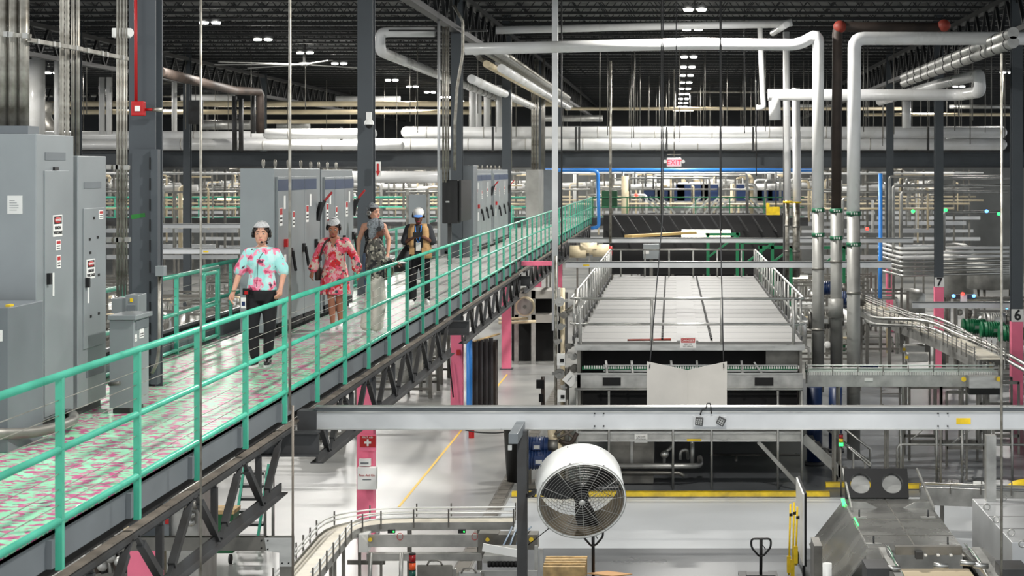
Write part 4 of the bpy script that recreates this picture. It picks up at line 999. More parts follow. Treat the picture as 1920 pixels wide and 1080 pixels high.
for px, Yq in ((68, 80), (107, 80), (191, 82), (204, 82), (327, 90), (1124*1.0, 82)):
    if px < 1000: wp([W(px, 105 if px < 150 else 145, Yq), W(px, 252, Yq)], .19 if px < 100 else .13, 'white vertical pipe dropping onto the pipe rack in the far bay', grp='white drops in the far bay')
wp([W(68, 112, 80), W(68, 262, 80)], .38, 'thick white vertical duct behind the thick conduits')
wp([W(1700, 190, 84), W(1700, 240, 84)], .2, 'white pipe branch standing on the pipe rack near the column marked 7')

# ================================================================ pipe rack
RY = 86
t = thing('pipe_rack', 'dark steel beam carrying the white pipes across the hall', 'beam', W(1000, 312, RY))
z0, z1 = ZA(312, RY), ZA(286, RY)
part(MB().box(-46, 17, RY, RY+.04, z0, z1), 'web', COLM, t); part(MB().box(-46, 17, RY-.2, RY+.2, z1, z1+.06).box(-46, 17, RY-.2, RY+.2, z0-.06, z0), 'flanges', DARKST, t)
part(MB().box(-46, 17, RY+1.4, RY+1.5, z0, z1), 'rear_beam', DARKST, t)
def rackpipe(px0, px1, py, rpx, Y, lab, m=WPIPE):
    x0, x1 = XA(px0, Y), XA(px1, Y); z = ZA(py, Y); r = rpx*Y/F
    t = thing('insulated_pipe', lab, 'pipe', ((x0+x1)/2, Y, z), 'white pipes on the rack')
    mb = MB(); mb.tube([(x0-r*.7, Y, z), (x0-r*.4, Y, z), (x0, Y, z), (x1, Y, z), (x1+r*.4, Y, z), (x1+r*.7, Y, z)], [r*.3, r*.8, r, r, r*.8, r*.3], 20)
    part(mb, 'jacket', m, t)
    mm = MB(); k = int((x1-x0)/2.7)
    for i in range(k): mm.tube([(x0+1+2.7*i, Y, z), (x0+1.05+2.7*i, Y, z)], r+.008, 20)
    if k: part(mm, 'jacket_seams', CARD, t)
    return t
rackpipe(760, 1880, 248.2, 11, RY-.1, 'upper white pipe on the rack from the third column onward')
rackpipe(300, 1880, 271, 11, RY-.6, 'lower white pipe on the rack passing behind the exit sign')
rackpipe(500, 700, 251, 10, RY-2.5, 'rounded white pipe end above the first cabinet row')
rackpipe(452, 752, 273, 9, RY-3, 'rounded lower white pipe end above the first cabinet row')
rackpipe(-100, 520, 255, 9, RY+.5, 'upper white pipe on the rack behind the alarm column')
rackpipe(-100, 450, 272, 9, RY+.3, 'lower white pipe on the rack behind the alarm column')
sp = thing('rack_upright', 'thin dark upright strapping the white pipes to the rack', 'bracket', (0, RY-1.2, z1), 'rack uprights')
part(MB().box(-.05, .05, RY-1.25, RY-1.15, z1+.06, ZA(238, RY-1)), 'strap', DARKST, sp)
for px in (440, 452, 924, 1080, 1086, 1250, 1412, 1740, 640):
    dup(sp, (XA(px, RY-1.2), RY-1.2, z1))
bpy.data.objects.remove(sp.children[0]) if False else None
sp.location = (XA(1560, RY-1.2), RY-1.2, z1)
# warm lit pipes further back
for i, (py, rp, a, b, m_) in enumerate(((195, 5, 0, 1060, CREAM), (210, 4.5, 0, 920, CREAM), (204, 3, 1060, 1700, CREAM), (186, 6, 630, 750, WPIPE), (183, 6, 340, 440, WPIPE), (228, 4, 500, 690, CREAM), (234, 9, 380, 470, SSR), (236, 9, 520, 580, SSR), (155, 3.5, 1200, 1440, BROWN), (172, 2.5, 1290, 1440, GALV), (222, 6, 1000, 1130, SSR), (215, 3, 1620, 1900, CREAM), (200, 4, 1780, 1900, SSR), (199, 4, 1500, 1560, WPIPE), (180, 2.5, 0, 440, GALV), (240, 12, -30, 110, SSR))):
    Yq = 104+1.5*i
    pipe('distant_pipe', [W(a, py, Yq), W(b, py, Yq)], rp*Yq/F, m_, 'pale horizontal pipe far behind the white pipe rack', group='distant horizontal pipes', n=12)
# brown beam on upper left
pipe('brown_pipe', [W(300, 135, 60), W(440, 170, 76), W(488, 172, 78), W(488, 250, 78)], .18, BROWN, 'rusty brown pipe running back and down above the first switchgear row', br=.3)
for px, a, b in ((440, 180, 283), (452, 185, 283), (475, 178, 250)): rod(px, a, b, 80, 9, DARKST, 'dark vertical post on the rack above the first cabinet row', 'dark posts on the rack')
pipe('duct_elbow', [W(88, 190, 95), W(78, 225, 95), W(100, 250, 95)], .45, SSD, 'corrugated silver duct elbow behind the thick conduits')
t = thing('dark_board', 'dark square panel on the far column behind the first hanging rod', 'panel', W(367, 235, 80))
part(MB().box(XA(353, 80), XA(380, 80), 80, 80.1, ZA(233, 80), ZA(188, 80)), 'panel', DARKST, t)

pipe('insulated_pipe', [W(655, 332, 62), W(822, 332, 62)], .2, WPIPE, 'white pipe crossing low behind the arrow sign column', n=14)
for i, (px, py, Ya, Yb_, m_, r_) in enumerate(((890, 100, 60, 96, WPIPE, .07), (898, 108, 60, 96, GALV, .09), (918, 100, 64, 96, WPIPE, .1), (932, 118, 62, 96, SS, .08), (945, 135, 66, 96, CREAM, .1), (960, 128, 70, 110, SS, .12), (985, 150, 75, 110, WPIPE, .1), (938, 96, 62, 100, SSR, .12))):
    x, z = XA(px, Ya), ZA(py, Ya)
    pipe('ceiling_pipe', [(x, Ya, z), (x, Yb_, z)], r_, m_, 'pipe running deep under the roof beside the column line', group='pipes beside the fourth column')
for k, (px, Yq) in enumerate(((1010, 84), (955, 68.5))): pipe('vertical_duct', [W(px, 110 if k == 0 else 120, Yq), W(px, 318, Yq)], .3-.2*k, SSD, ['grey corrugated duct rising on the column crossing the white pipes', 'slim silver conduit beside the fourth column'][k], 'duct')
# exit sign
Y = 40; t = thing('exit_sign', 'pink lit EXIT sign with two lamp heads hanging above the oven', 'sign', W(1264, 312, Y))
b = part(MB().box(XA(1250, Y), XA(1278, Y), Y, Y+.08, ZA(313, Y), ZA(296, Y)), 'housing', WHITE, t, bevel=.02)
f = part(MB().box(XA(1253, Y), XA(1275, Y), Y-.012, Y, ZA(311, Y), ZA(299, Y)), 'lit_face', mat('exit_face', (255, 160, 170), emit=(255, 150, 165), es=.8), t)
text('EXIT', f, (XA(1264, Y), Y-.02, ZA(305, Y)), FY, .16, mat('exit_letters', (220, 40, 60), emit=(230, 50, 70), es=.7))
for px in (1247, 1281): part(MB().tube([W(px, 303, Y+.02), W(px, 303, Y-.08)], .04, 12), 'lamp_head', WHITE, t)
part(MB().box(XA(1251, Y), XA(1277, Y), Y+.02, Y+.06, ZA(290, Y), ZA(289, Y)).tube([W(1264, 296, Y+.04), W(1264, 130, Y+.04)], .012), 'stem', GALV, t)
# ceiling fan
Y = 76; t = thing('ceiling_fan', 'large pale ceiling fan with long blades under the dark roof', 'fan', W(570, 125, Y)); c = W(570, 121, Y)
part(MB().tube([c, c+Vector((0, 0, 1.4))], .05), 'downrod', DARKST, t); part(MB().lathe([(.05, .1), (.22, .08), (.24, 0), (.1, -.06)], c, n=20), 'hub', SS, t)
for a in (3.2, 3.75, .9, 2.45, 5.2):
    part(MB().bar(c, c+Vector((3.7*math.cos(a), 3.7*math.sin(a), -.02)), .2, .03), 'blade', SSR, t)
# roof lamps
lampset = [(-15.25, y) for y in [59.5+7.65*i*1.0 for i in range(11)]]+[(.61, y) for y in [54.6+7.65*i for i in range(12)]]+[(-31, 75+15.3*i) for i in range(4)]+[(16.5, 90+15.3*i) for i in range(3)]
hb = thing('high_bay_lamp', 'twin round high-bay lamp glowing under the dark roof', 'lamp', (0, 0, 0), 'high-bay lamps')
part(MB().box(-.36, .36, -.1, .1, .06, .16), 'housing', DARKST, hb)
part(MB().lathe([(.001, 0), (.13, 0), (.15, .06)], (-.2, 0, 0), n=16), 'lens', GLOW, hb); part(MB().lathe([(.001, 0), (.13, 0), (.15, .06)], (.2, 0, 0), n=16), 'lens', GLOW, hb)
part(MB().tube([(0, 0, .16), (0, 0, .4)], .02), 'hanger', DARKST, hb)
for i, (x, y) in enumerate(lampset):
    if i == 0: hb.location = (x, y, 12.18)
    else: dup(hb, (x, y, 12.18))
# ================================================================ conveyors
def legs(t, pts, m=SSD, w=.05):
    for x, y, z in pts:
        part(MB().box(x-w/2, x+w/2, y-w/2, y+w/2, .02, z), 'leg', m, t); 
def offset(pts, d):
    out = []
    for i, p in enumerate(pts):
        a = pts[max(0, i-1)]; b = pts[min(len(pts)-1, i+1)]; t = Vector(b)-Vector(a); t.z = 0; t.normalize()
        out.append(Vector(p)+Vector((t.y, -t.x, 0))*d)
    return out
def conveyor(name, lab, pts, w, belt, rail=SS, frame=SSR, rh=.12, fh=.16, nleg=5, group=None, rb=.6, guide=2):
    pts = bend(pts, rb, 6); t = thing(name, lab, 'conveyor', pts[0], group)
    L, Rr = offset(pts, -w/2), offset(pts, w/2)
    def ribbon(A, B, z0, z1):
        mb = MB(); n = len(A); vs = []
        for a, b in zip(A, B): vs += [a+Vector((0, 0, z0)), b+Vector((0, 0, z0)), b+Vector((0, 0, z1)), a+Vector((0, 0, z1))]
        fs = [(0, 1, 2, 3), (4*n-4, 4*n-1, 4*n-2, 4*n-3)]
        for i in range(n-1):
            k = 4*i
            for q in range(4): fs.append((k+q, k+4+q, k+4+(q+1) % 4, k+(q+1) % 4))
        return mb.add(vs, fs)
    part(ribbon(L, Rr, -.02, 0), 'belt', belt, t)
    for A, B in ((offset(pts, -w/2-.02), offset(pts, -w/2)), (offset(pts, w/2), offset(pts, w/2+.02))): part(ribbon(A, B, -fh, .03), 'side_frame', frame, t)
    for s in (-1, 1):
        for g in range(guide):
            part(MB().tube([p+Vector((0, 0, rh+.07*g)) for p in offset(pts, s*(w/2+.01))], .014, 6), 'guide_rail', rail, t)
    tot = len(pts)
    bk = []
    for i in range(0, tot):
        if i == 0 or (pts[i]-last).length > .55:
            last = pts[i]
            for s in (-1, 1):
                bk.append(offset(pts, s*(w/2+.04))[i])
    # long straight runs need brackets too
    for i in range(tot-1):
        l = (pts[i+1]-pts[i]).length
        for q in range(1, int(l/.6)):
            for s in (-1, 1):
                a, b = offset(pts, s*(w/2+.04))[i], offset(pts, s*(w/2+.04))[i+1]; bk.append(a+(b-a)*(q*.6/l))
    p0 = bk[0]; each(t, 'rail_bracket', SSD, [(0, lambda: MB().box(p0.x-.012, p0.x+.012, p0.y-.012, p0.y+.012, p0.z-.05, p0.z+rh+.07*guide), p) for p in bk[:95]])
    # legs
    ds = [0]
    for i in range(tot-1): ds.append(ds[-1]+(pts[i+1]-pts[i]).length)
    for k in range(nleg):
        D_ = ds[-1]*(k+.5)/nleg
        for i in range(tot-1):
            if ds[i] <= D_ <= ds[i+1]:
                f = (D_-ds[i])/(ds[i+1]-ds[i]); 
                for s in (-1, 1):
                    A = offset(pts, s*(w/2)); p = A[i]+(A[i+1]-A[i])*f
                    part(MB().box(p.x-.025, p.x+.025, p.y-.025, p.y+.025, .02, p.z-fh), 'leg', SSD, t)
                    part(MB().lathe([(.05, 0), (.05, .015), (.015, .03), (.015, .1)], (p.x, p.y, 0), n=8), 'foot', SSD, t)
                a, b = offset(pts, -w/2)[i], offset(pts, w/2)[i]; a = a+(offset(pts, -w/2)[i+1]-a)*f; b = b+(offset(pts, w/2)[i+1]-b)*f
                part(MB().bar((a.x, a.y, .35), (b.x, b.y, .35), .04, .04), 'cross_bar', SSD, t)
                break
    return t
BELT = mat('cream_belt', (214, 208, 192), .45, 0, .08, 4); GBELT = mat('green_white_belt', (60, 140, 110), .5); STB = mat('steel_belt', (160, 158, 150), .35, .6)
zc = 1.3
conveyor('curved_conveyor', 'curved stainless conveyor with white guide rails at the foot of the pink column',
         [(XA(560, 27.0), 26.6, zc), (XA(640, 31), 31.4, zc), (XA(960, 31), 31.5, zc)], .5, BELT, rail=WHITE, rb=1.2, nleg=6, fh=.1)
t = thing('conveyor_drive', 'stainless machine side with two yellow knobs below the curved conveyor', 'machine', (XA(790, 30.8), 30.8, 0))
Y = 30.6
part(MB().box(XA(690, Y), XA(905, Y), Y, Y+.04, ZA(1026, Y), ZA(1003, Y)), 'side_panel', SSR, t)
part(MB().box(XA(690, Y), XA(905, Y), Y-.15, Y, ZA(1048, Y), ZA(1035, Y)), 'lower_channel', SSR, t)
part(MB().box(XA(672, Y), XA(690, Y), Y, Y+.3, ZA(1036, Y), ZA(1002, Y)), 'drive_guard', WHITE, t)
for px in (694, 914): part(MB().tube([W(px, 1012, Y), W(px, 1012, Y-.1)], .035, 12), 'yellow_knob', YEL, t, 'round yellow knob')
for px in (734, 866): part(MB().cbox(W(px, 996, Y-.02), .12, .08, .06), 'sensor', BLACK, t); part(MB().cbox(W(px+4, 997, Y-.07), .02, .01, .02), 'sensor_light', LEDG, t)
for px in (750, 890):
    c = W(px, 1006, Y-.03); part(MB().tube([c+Vector((.05*math.cos(a), 0, .06*math.sin(a))) for a in [i*.5 for i in range(13)]], .005, 5), 'red_cable', RED, t)
for px in (695, 753): part(MB().tube([W(px, 1036, Y-.2), (XA(px, Y), Y-.2, 0)], .035), 'leg', SSR, t)
part(MB().box(XA(712, Y), XA(716, Y), Y, Y+.06, 0, ZA(1040, Y)).box(XA(645, Y), XA(716, Y), Y+.3, Y+.36, ZA(1066, Y), ZA(1058, Y)), 'frame', SSD, t)
part(MB().box(XA(897, Y), XA(935, Y), Y-.04, Y+.3, ZA(1045, Y), ZA(1000, Y)).box(XA(935, Y), XA(1008, Y), Y-.04, Y+.3, ZA(1030, Y), ZA(1002, Y)), 'gear_housing', SSD, t)
part(MB().tube([W(996, 1012, Y), W(996, 1012, Y-.1)], .04, 12), 'yellow_knob', YEL, t)
t = thing('chute_machine', 'stainless slotted trays and guides before the fan post', 'machine', (XA(910, 28), 28, 0))
Y = 28
part(MB().box(XA(906, Y), XA(975, Y), Y, Y+.8, ZA(1056, Y), ZA(1042, Y)), 'tray', SSR, t)
mm = MB()
for i in range(9): mm.tube([(XA(918+7*i, Y), Y-.03, ZA(1062, Y)), (XA(918+7*i, Y), Y-.03, ZA(1052, Y))], .03, 8)
part(mm, 'slots', DBLK, t)
part(MB().box(XA(895, Y), XA(1010, Y), Y-.3, Y-.26, .0, ZA(1062, Y)), 'front_plate', SSR, t)
part(MB().bar(W(905, 1026, Y), W(972, 1038, Y), .03, .12), 'guide_plate', WHITE, t)
part(MB().box(XA(1002, Y), XA(1008, Y), Y, Y+.06, 0, ZA(1024, Y)).box(XA(1012, Y), XA(1018, Y), Y, Y+.06, 0, ZA(1030, Y)), 'post', SSR, t)
mm = MB()
for i in range(4): mm.tube(bend([W(940+14*i, 1030, 29), W(955+9*i, 1000, 30), W(960+12*i, 988, 31)], .3), .015, 6)
part(mm, 'blue_tubes', mat('steel_blue', (120, 140, 160), .4), t)
t = thing('lift_unit', 'stainless lift plates with handles at the bottom of the picture by the signal tower', 'machine', (XA(820, 27), 27, 0))
Y = 27
for k, (a, b, c_, d_) in enumerate(((782, 848, 1060, 1095), (858, 900, 1075, 1095), (784, 852, 1072, 1090))):
    part(MB().box(XA(a, Y), XA(b, Y), Y+.1*k, Y+.05+.1*k, ZA(d_, Y), ZA(c_, Y)), 'plate', SSR if k else SSD, t, bevel=.01)
    part(MB().tube(bend([W((a+b)/2-14, c_, Y+.1*k), W((a+b)/2-10, c_-9, Y+.1*k), W((a+b)/2+10, c_-9, Y+.1*k), W((a+b)/2+14, c_, Y+.1*k)], .05), .014, 8), 'handle', SSD, t)
part(MB().box(XA(780, Y), XA(900, Y), Y-.1, Y+.6, 0, ZA(1092, Y)), 'base', SSD, t)
def tower(px, py, Y, w, h, lab, cols):
    t = thing('signal_tower', lab, 'signal light', W(px, py, Y), 'signal lights'); x = XA(px, Y); z = ZA(py, Y)
    k = len(cols); r = w/2*Y/F; hh = h*Y/F/k
    part(MB().tube([(x, Y, max(0, z-2.2)), (x, Y, z-k*hh)], r*.35, 8), 'pole', SSD, t)
    part(MB().tube([(x, Y, z), (x, Y, z+.02)], r, 16), 'cap', BLACK, t)
    for i, m_ in enumerate(cols):
        part(MB().tube([(x, Y, z-hh*(i+1)+.012), (x, Y, z-hh*i)], r, 16), 'light_segment', m_, t); part(MB().tube([(x, Y, z-hh*(i+1)), (x, Y, z-hh*(i+1)+.012)], r*1.02, 16), 'ring', BLACK, t)
OR = mat('amber_lens', (230, 90, 40), .3); TEAL = mat('teal_lens', (20, 80, 70), .3)
tower(773, 1040, 27.5, 13, 44, 'signal tower with red, orange and green segments at the bottom of the picture', [mat('red_lens', (150, 24, 30), .3), OR, TEAL])
tower(1577, 815, 41, 8, 22, 'signal tower with lit green segment in front of the stairs', [mat('red_lens', (150, 24, 30), .3), YEL, LEDG])
tower(1888, 566, 60, 4, 14, 'small signal tower behind the column marked 6', [RED, LEDB])
# pallet truck handles
def palletjack(px, py, Y, lab, s=1.):
    t = thing('pallet_truck', lab, 'pallet truck', (XA(px, Y), Y, 0), 'pallet truck handles'); z = ZA(py, Y); x = XA(px, Y); w = .17*s
    part(MB().tube(bend([(x-.04, Y, z-.3), (x-w, Y, z-.15), (x-w, Y, z), (x+w, Y, z), (x+w, Y, z-.15), (x+.04, Y, z-.3), (x-.04, Y, z-.3)], .06), .018, 8), 'handle_loop', BLACK, t)
    part(MB().tube([(x, Y, z), (x, Y+.02, z-.3), (x, Y+.1, .3)], .028, 8), 'tiller', BLACK, t)
    part(MB().tube([(x+.02, Y-.02, z-.1), (x+.08, Y-.02, z-.18)], .008, 5), 'lever', BLACK, t)
    part(MB().box(x-.25, x+.25, Y, Y+.3, .1, .35), 'pump_body', DARKST, t)
    for s_ in (-1, 1): part(MB().box(x+s_*.27-.08, x+s_*.27+.08, Y+.3, Y+1.4, .06, .12), 'fork', DARKST, t)
    part(MB().tube([(x-.1, Y+.12, .09), (x+.1, Y+.12, .09)], .09, 12), 'wheel', BLACK, t)
palletjack(1427, 1010, 31.5, 'black pallet truck handle standing on the grey floor near the shadow board')
palletjack(1112, 990, 31.2, 'dark pallet truck handle just below the drum fan')
t = thing('wooden_pallet', 'pale slatted wooden pallet at the bottom edge below the drum fan', 'pallet', (XA(1062, 31.8), 31.8, 0))
x0, x1 = XA(1022, 32), XA(1100, 32)
for i in range(5): part(MB().box(x0, x1, 31.4+.2*i, 31.5+.2*i, .5, .52), 'slat', WOOD, t)
for i in range(3): part(MB().box(x0, x1, 31.4+.36*i, 31.48+.36*i, .02, .5), 'load_board', WOOD, t)
t = thing('cardboard_sheet', 'loose brown cardboard piece at the bottom edge beside the pallet', 'cardboard', W(1140, 1075, 31))
part(MB().bar(W(1125, 1078, 31), W(1162, 1074, 31.6), .5, .02), 'sheet', mat('brown_cardboard', (206, 160, 112), .8), t)
# conveyor from oven to the far side
Y = 43.5
t = conveyor('oven_conveyor', 'straight stainless conveyor with green belt leading from the oven toward the column marked 6', [(XA(1512, Y), Y, ZA(697, Y)), (XA(1868, Y), Y, ZA(697, Y))], .6, GBELT, rail=WHITE, fh=.32, nleg=3, rh=.05, group=None, rb=.1)
mm = MB(); 
for i in range(110): mm.box(XA(1512, Y)+.04*i, XA(1512, Y)+.04*i+.02, Y-.36, Y-.33, ZA(697, Y)-.04, ZA(697, Y)+.03)
part(mm, 'belt_teeth', PAPER, t)
part(MB().box(XA(1815, 43), XA(1872, 43), 42.8, 43.1, ZA(726, 43), ZA(704, 43)), 'end_guard', SS, t); part(MB().box(XA(1815, 43), XA(1872, 43), 42.8, 43.1, ZA(738, 43), ZA(726, 43)), 'guard_skirt', DBLK, t)
for px in (1807, 1873): part(MB().tube([W(px, 711, 42.75), W(px, 711, 42.65)], .06, 12), 'yellow_knob', YEL, t)
part(MB().box(XA(1622, 43), XA(1638, 43), 43.13, 43.15, ZA(716, 43), ZA(710, 43)), 'label', PAPER, t)
conveyor('lower_conveyor', 'lower conveyor line with green belt just above the wide aluminium beam', [(XA(1512, 43), 42.6, ZA(765, 43)), (XA(2000, 43), 42.6, ZA(765, 43))], .5, GBELT, fh=.1, nleg=5, rh=.04, guide=1)
conveyor('curved_conveyor', 'curved guarded conveyor sweeping from the steel ducts down to the column marked 6', [(XA(1625, 58), 66, 2.75), (XA(1680, 56), 57, 2.75), (XA(1775, 50), 50, 2.75), (XA(1850, 45), 44.5, 2.75)], .7, BELT, rail=SS, rh=.1, fh=.25, nleg=6, rb=1.5, guide=3)
t = thing('conveyor_guard', 'raised stainless guard rail curving over the conveyor beside the column marked 7', 'railing', W(1620, 600, 57))
for off, nm in ((0, 'upper_rail'), (12, 'lower_rail')):
    part(MB().tube(bend([W(1622, 588+off, 58), W(1640, 597+off, 54), W(1745, 600+off, 52), W(1800, 630+off, 50), W(1855, 645+off, 47), W(1935, 690+off, 42)], 1), .05, 8), nm, SS, t)
part(MB().tube(bend([W(1640, 584, 60), W(1750, 592, 56), W(1800, 615, 54), W(1850, 648, 48)], 1), .05, 8), 'rear_rail', SS, t)
for px, a, b, Yq in ((1626, 600, 700, 57), (1668, 600, 720, 54), (1690, 605, 660, 54), (1738, 605, 660, 52), (1770, 625, 690, 51), (1797, 632, 700, 50)): part(MB().box(XA(px, Yq)-.05, XA(px, Yq)+.05, Yq, Yq+.08, ZA(b, Yq), ZA(a, Yq)), 'stanchion', SSD, t)
for i, (px, py, Yq) in enumerate(((1715, 655, 52), (1720, 670, 50))):
    t = thing('drive_box', ['upper', 'lower'][i]+' stainless drive box on the curved guarded conveyor', 'machine', W(px, py, Yq))
    part(MB().box(XA(px-18, Yq), XA(px+20, Yq), Yq, Yq+.5, ZA(py+9, Yq), ZA(py-7, Yq)), 'housing', SSR, t, bevel=.02); part(MB().tube([W(px-20, py, Yq), W(px-20, py, Yq-.1)], .05, 10), 'knob', YEL, t)
# stairs beside the oven
t = thing('service_stairs', 'steep stainless service stairs beside the oven behind the signal tower', 'stairs', W(1560, 925, 43.5))
for Yq in (43.2, 44.0):
    part(MB().bar(W(1505, 820, Yq), W(1592, 900, Yq), .05, .22), 'stringer', SSR, t)
    part(MB().tube(bend([W(1545, 800, Yq), W(1632, 868, Yq), W(1632, 875, Yq), W(1560, 812, Yq)], .05) if Yq < 43.5 else [W(1575, 798, Yq), W(1632, 842, Yq), W(1630, 880, Yq)], .03), 'handrail', SS, t)
for i in range(7):
    a = W(1510+13*i, 826+12*i, 43.2); part(MB().box(a[0]-.02, a[0]+.24, 43.2, 44.0, a[2]-.02, a[2]+.01), 'tread', SSD, t)
for px, a in ((1503, 815), (1600, 845), (1622, 862)): part(MB().box(XA(px, 43.2)-.02, XA(px, 43.2)+.02, 43.18, 43.22, 0.02, ZA(a, 43.2)), 'post', SSR, t)
# barrier frames lower right
t = thing('pipe_barrier', 'stainless pipe barrier standing on the grey floor behind the twin fan machine', 'barrier', W(1760, 900, 42.5)); Y = 42.5
part(MB().tube(bend([(XA(1682, Y), Y, .02), (XA(1682, Y), Y, ZA(833, Y)), (XA(1960, Y), Y, ZA(834, Y))], .15), .03), 'top_tube', SSR, t)
for px in (1689, 1756, 1804, 1898): part(MB().tube([(XA(px, Y), Y, .02), (XA(px, Y), Y, ZA(790, Y))], .03), 'upright', SSR, t)
for k, (px, w_, Yq) in enumerate(((1705, 60, 46), (1775, 70, 45), (1850, 60, 47))):
    t = thing('equipment_stand', 'open stainless floor stand behind the pipe barrier', 'stand', (XA(px, Yq), Yq, 0), 'floor stands behind the barrier')
    x0, x1 = XA(px, Yq), XA(px+w_, Yq)
    for x in (x0, x1):
        for y in (Yq, Yq+1): part(MB().box(x-.03, x+.03, y-.03, y+.03, .02, 1.9), 'leg', SSD, t)
    for z in (.5, 1.2, 1.88): part(MB().box(x0, x1, Yq-.03, Yq+.03, z-.04, z+.04).box(x0, x1, Yq+.97, Yq+1.03, z-.04, z+.04), 'rail', SSD, t)
    part(MB().bar((x0, Yq, .5), (x1, Yq, 1.2), .03, .03), 'brace', SSR, t)
# ================================================================ machine lower right
mz = 1.55
xl, xr = XA(1630, 28), XA(1806, 28); y0, y1 = 27.9, 32.2
HOOD = mat('brushed_hood_steel', (168, 168, 164), .26, .75, .12, 1.2)
t = thing('packing_machine', 'stainless hooded machine with a black twin fan box at its rear', 'machine', ((xl+xr)/2, 28, 0))
part(MB().box(xl, xr, y0, y1, mz-.03, mz), 'hood_top', HOOD, t)
part(MB().prism([(xl, mz-.03), (xl-.02, mz-.03), (xl-.62, .75), (xl-.6, .73)], 'y', y0, y1), 'sloped_side', HOOD, t)
part(MB().prism([(xr, mz-.03), (xr+.02, mz-.03), (xr+.5, .75), (xr+.48, .73)], 'y', y0, y1), 'sloped_side', HOOD, t)
part(MB().box(xl-.6, xr+.48, y0+.05, y1-.05, .25, .74), 'base_body', SSD, t)
part(MB().prism([(xl+.02, .74), (xr-.02, .74), (xr-.02, mz-.03), (xl+.02, mz-.03)], 'y', y0+.03, y0+.06), 'front_face', SSR, t)
part(MB().box((xl+xr)/2-.01, (xl+xr)/2+.01, y0, y1, mz, mz+.006), 'center_seam', SSD, t)
for q in (29, 30.3, 31.6): part(MB().box(xl, xr, q, q+.015, mz, mz+.005), 'cross_seam', SSD, t)
for px, py in ((1611, 970), (1740, 970), (1638, 1020), (1777, 1022)):
    Yq = (CZ-mz)*F/(py-VY); x = XA(px, Yq); part(MB().box(x-.12, x+.12, Yq-.05, Yq+.05, mz, mz+.012), 'handle_plate', SSR, t); part(MB().tube([(x, Yq, mz), (x, Yq, mz+.13)], .014, 8), 'pull_handle', DARKST, t)
for s_, xx in ((-1, xl), (1, xr)):
    part(MB().prism([(xx-s_*.0, mz), (xx-s_*.5, mz), (xx-s_*.3, mz+.1), (xx-s_*.02, mz+.11)], 'y', 31.35, 31.37), 'hinge_bracket', SSR, t)
    part(MB().bar((xx-s_*.02, 31.0, mz+.05), (xx-s_*.05, 33.0, mz+.4), .03, .05), 'gas_strut', SSR, t)
part(MB().box(xl, xl+.02, 29.8, 30.4, mz+.001, mz+.012), 'green_light_strip', LEDG, t)
part(MB().bar((xl-.03, 31.8, mz-.05), (xl-.03, 32.1, mz+.02), .06, .01), 'green_light_strip', LEDG, t)
# twin fan box
Yt = 32.3; tx0, tx1 = XA(1584, Yt), XA(1702, Yt); tz0 = mz+.02; tz1 = ZA(881, Yt+.4)
M = Matrix.Rotation(-.5, 3, 'X'); cc = Vector(((tx0+tx1)/2, Yt, (tz0+tz1)/2+.02)); W2, H2 = (tx1-tx0)/2, .27
fb = MB(); nn = 28
for s_ in (-1, 1):
    cx = s_*W2/2; nn = 32; ang = [2*PI*i/nn for i in range(nn)]
    inner = [(cx+.19*math.cos(a), .19*math.sin(a)) for a in ang]
    def sq(a, hx=W2/2, hy=H2):
        c, s = math.cos(a), math.sin(a); k = min(hx/abs(c) if abs(c) > 1e-6 else 9, hy/abs(s) if abs(s) > 1e-6 else 9); return (cx+hx*max(-1, min(1, 1.4143*c)), hy*max(-1, min(1, 1.4143*s)))
    outer = [sq(a) for a in ang]
    for dy in (-.06, .06):
        vs = [M @ Vector((p[0], dy, p[1]))+cc for p in inner]+[M @ Vector((p[0], dy, p[1]))+cc for p in outer]
        fb.add(vs, [(i, (i+1) % nn, nn+(i+1) % nn, nn+i) for i in range(nn)])
    for ring in (inner, outer):
        vs = [M @ Vector((p[0], -.06, p[1]))+cc for p in ring]+[M @ Vector((p[0], .06, p[1]))+cc for p in ring]
        fb.add(vs, [(i, (i+1) % nn, nn+(i+1) % nn, nn+i) for i in range(nn)])
part(fb, 'twin_fan_box', BLACK, t, 'black box with two round fan openings')
for s_ in (-1, 1):
    c2 = cc+M @ Vector((s_*W2/2, 0, 0)); Mr = M @ Matrix.Rotation(PI/2, 3, 'X')
    part(MB().lathe([(.19, -.065), (.205, -.07), (.21, -.05)], c2, Mr, 28), 'opening_ring', DARKST, t)
    part(MB().lathe([(.001, .05), (.17, .05)], c2, M @ Matrix.Rotation(-PI/2, 3, 'X') @ Matrix.Identity(3), 24), 'silver_liner', SS, t)
part(MB().box(tx0, tx1, Yt-.12, Yt-.08, mz, mz+.1), 'mount_plate', SSR, t)
# front part of the machine
Y = 26.9
t = thing('infeed_unit', 'stainless infeed frame with cable bundles and pale panels in front of the hooded machine', 'machine', (XA(1770, Y), Y, 0))
part(MB().box(XA(1682, Y), XA(1808, Y), Y+.2, Y+.3, ZA(1046, Y), ZA(1030, Y)), 'rear_beam', SSD, t)
part(MB().box(XA(1680, 26.8), XA(1822, 26.8), 25.4, 27.08, 1.40, 1.44), 'pale_panel', mat('sandy_panel', (196, 180, 150), .6), t)
for i, (a, b) in enumerate(((1655, 1700), (1830, 1880))):
    part(MB().bar(W(a, 1032, Y+.3), W(b, 1110, 24.6), .12, .1), 'side_arm', SSR, t)
part(MB().bar(W(1822, 1030, Y+.3), W(1905, 1110, 24.8), .35, .04), 'side_cover', HOOD, t); part(MB().bar(W(1640, 1030, Y+.3), W(1640, 1110, 24.8), .25, .04), 'side_cover', HOOD, t)
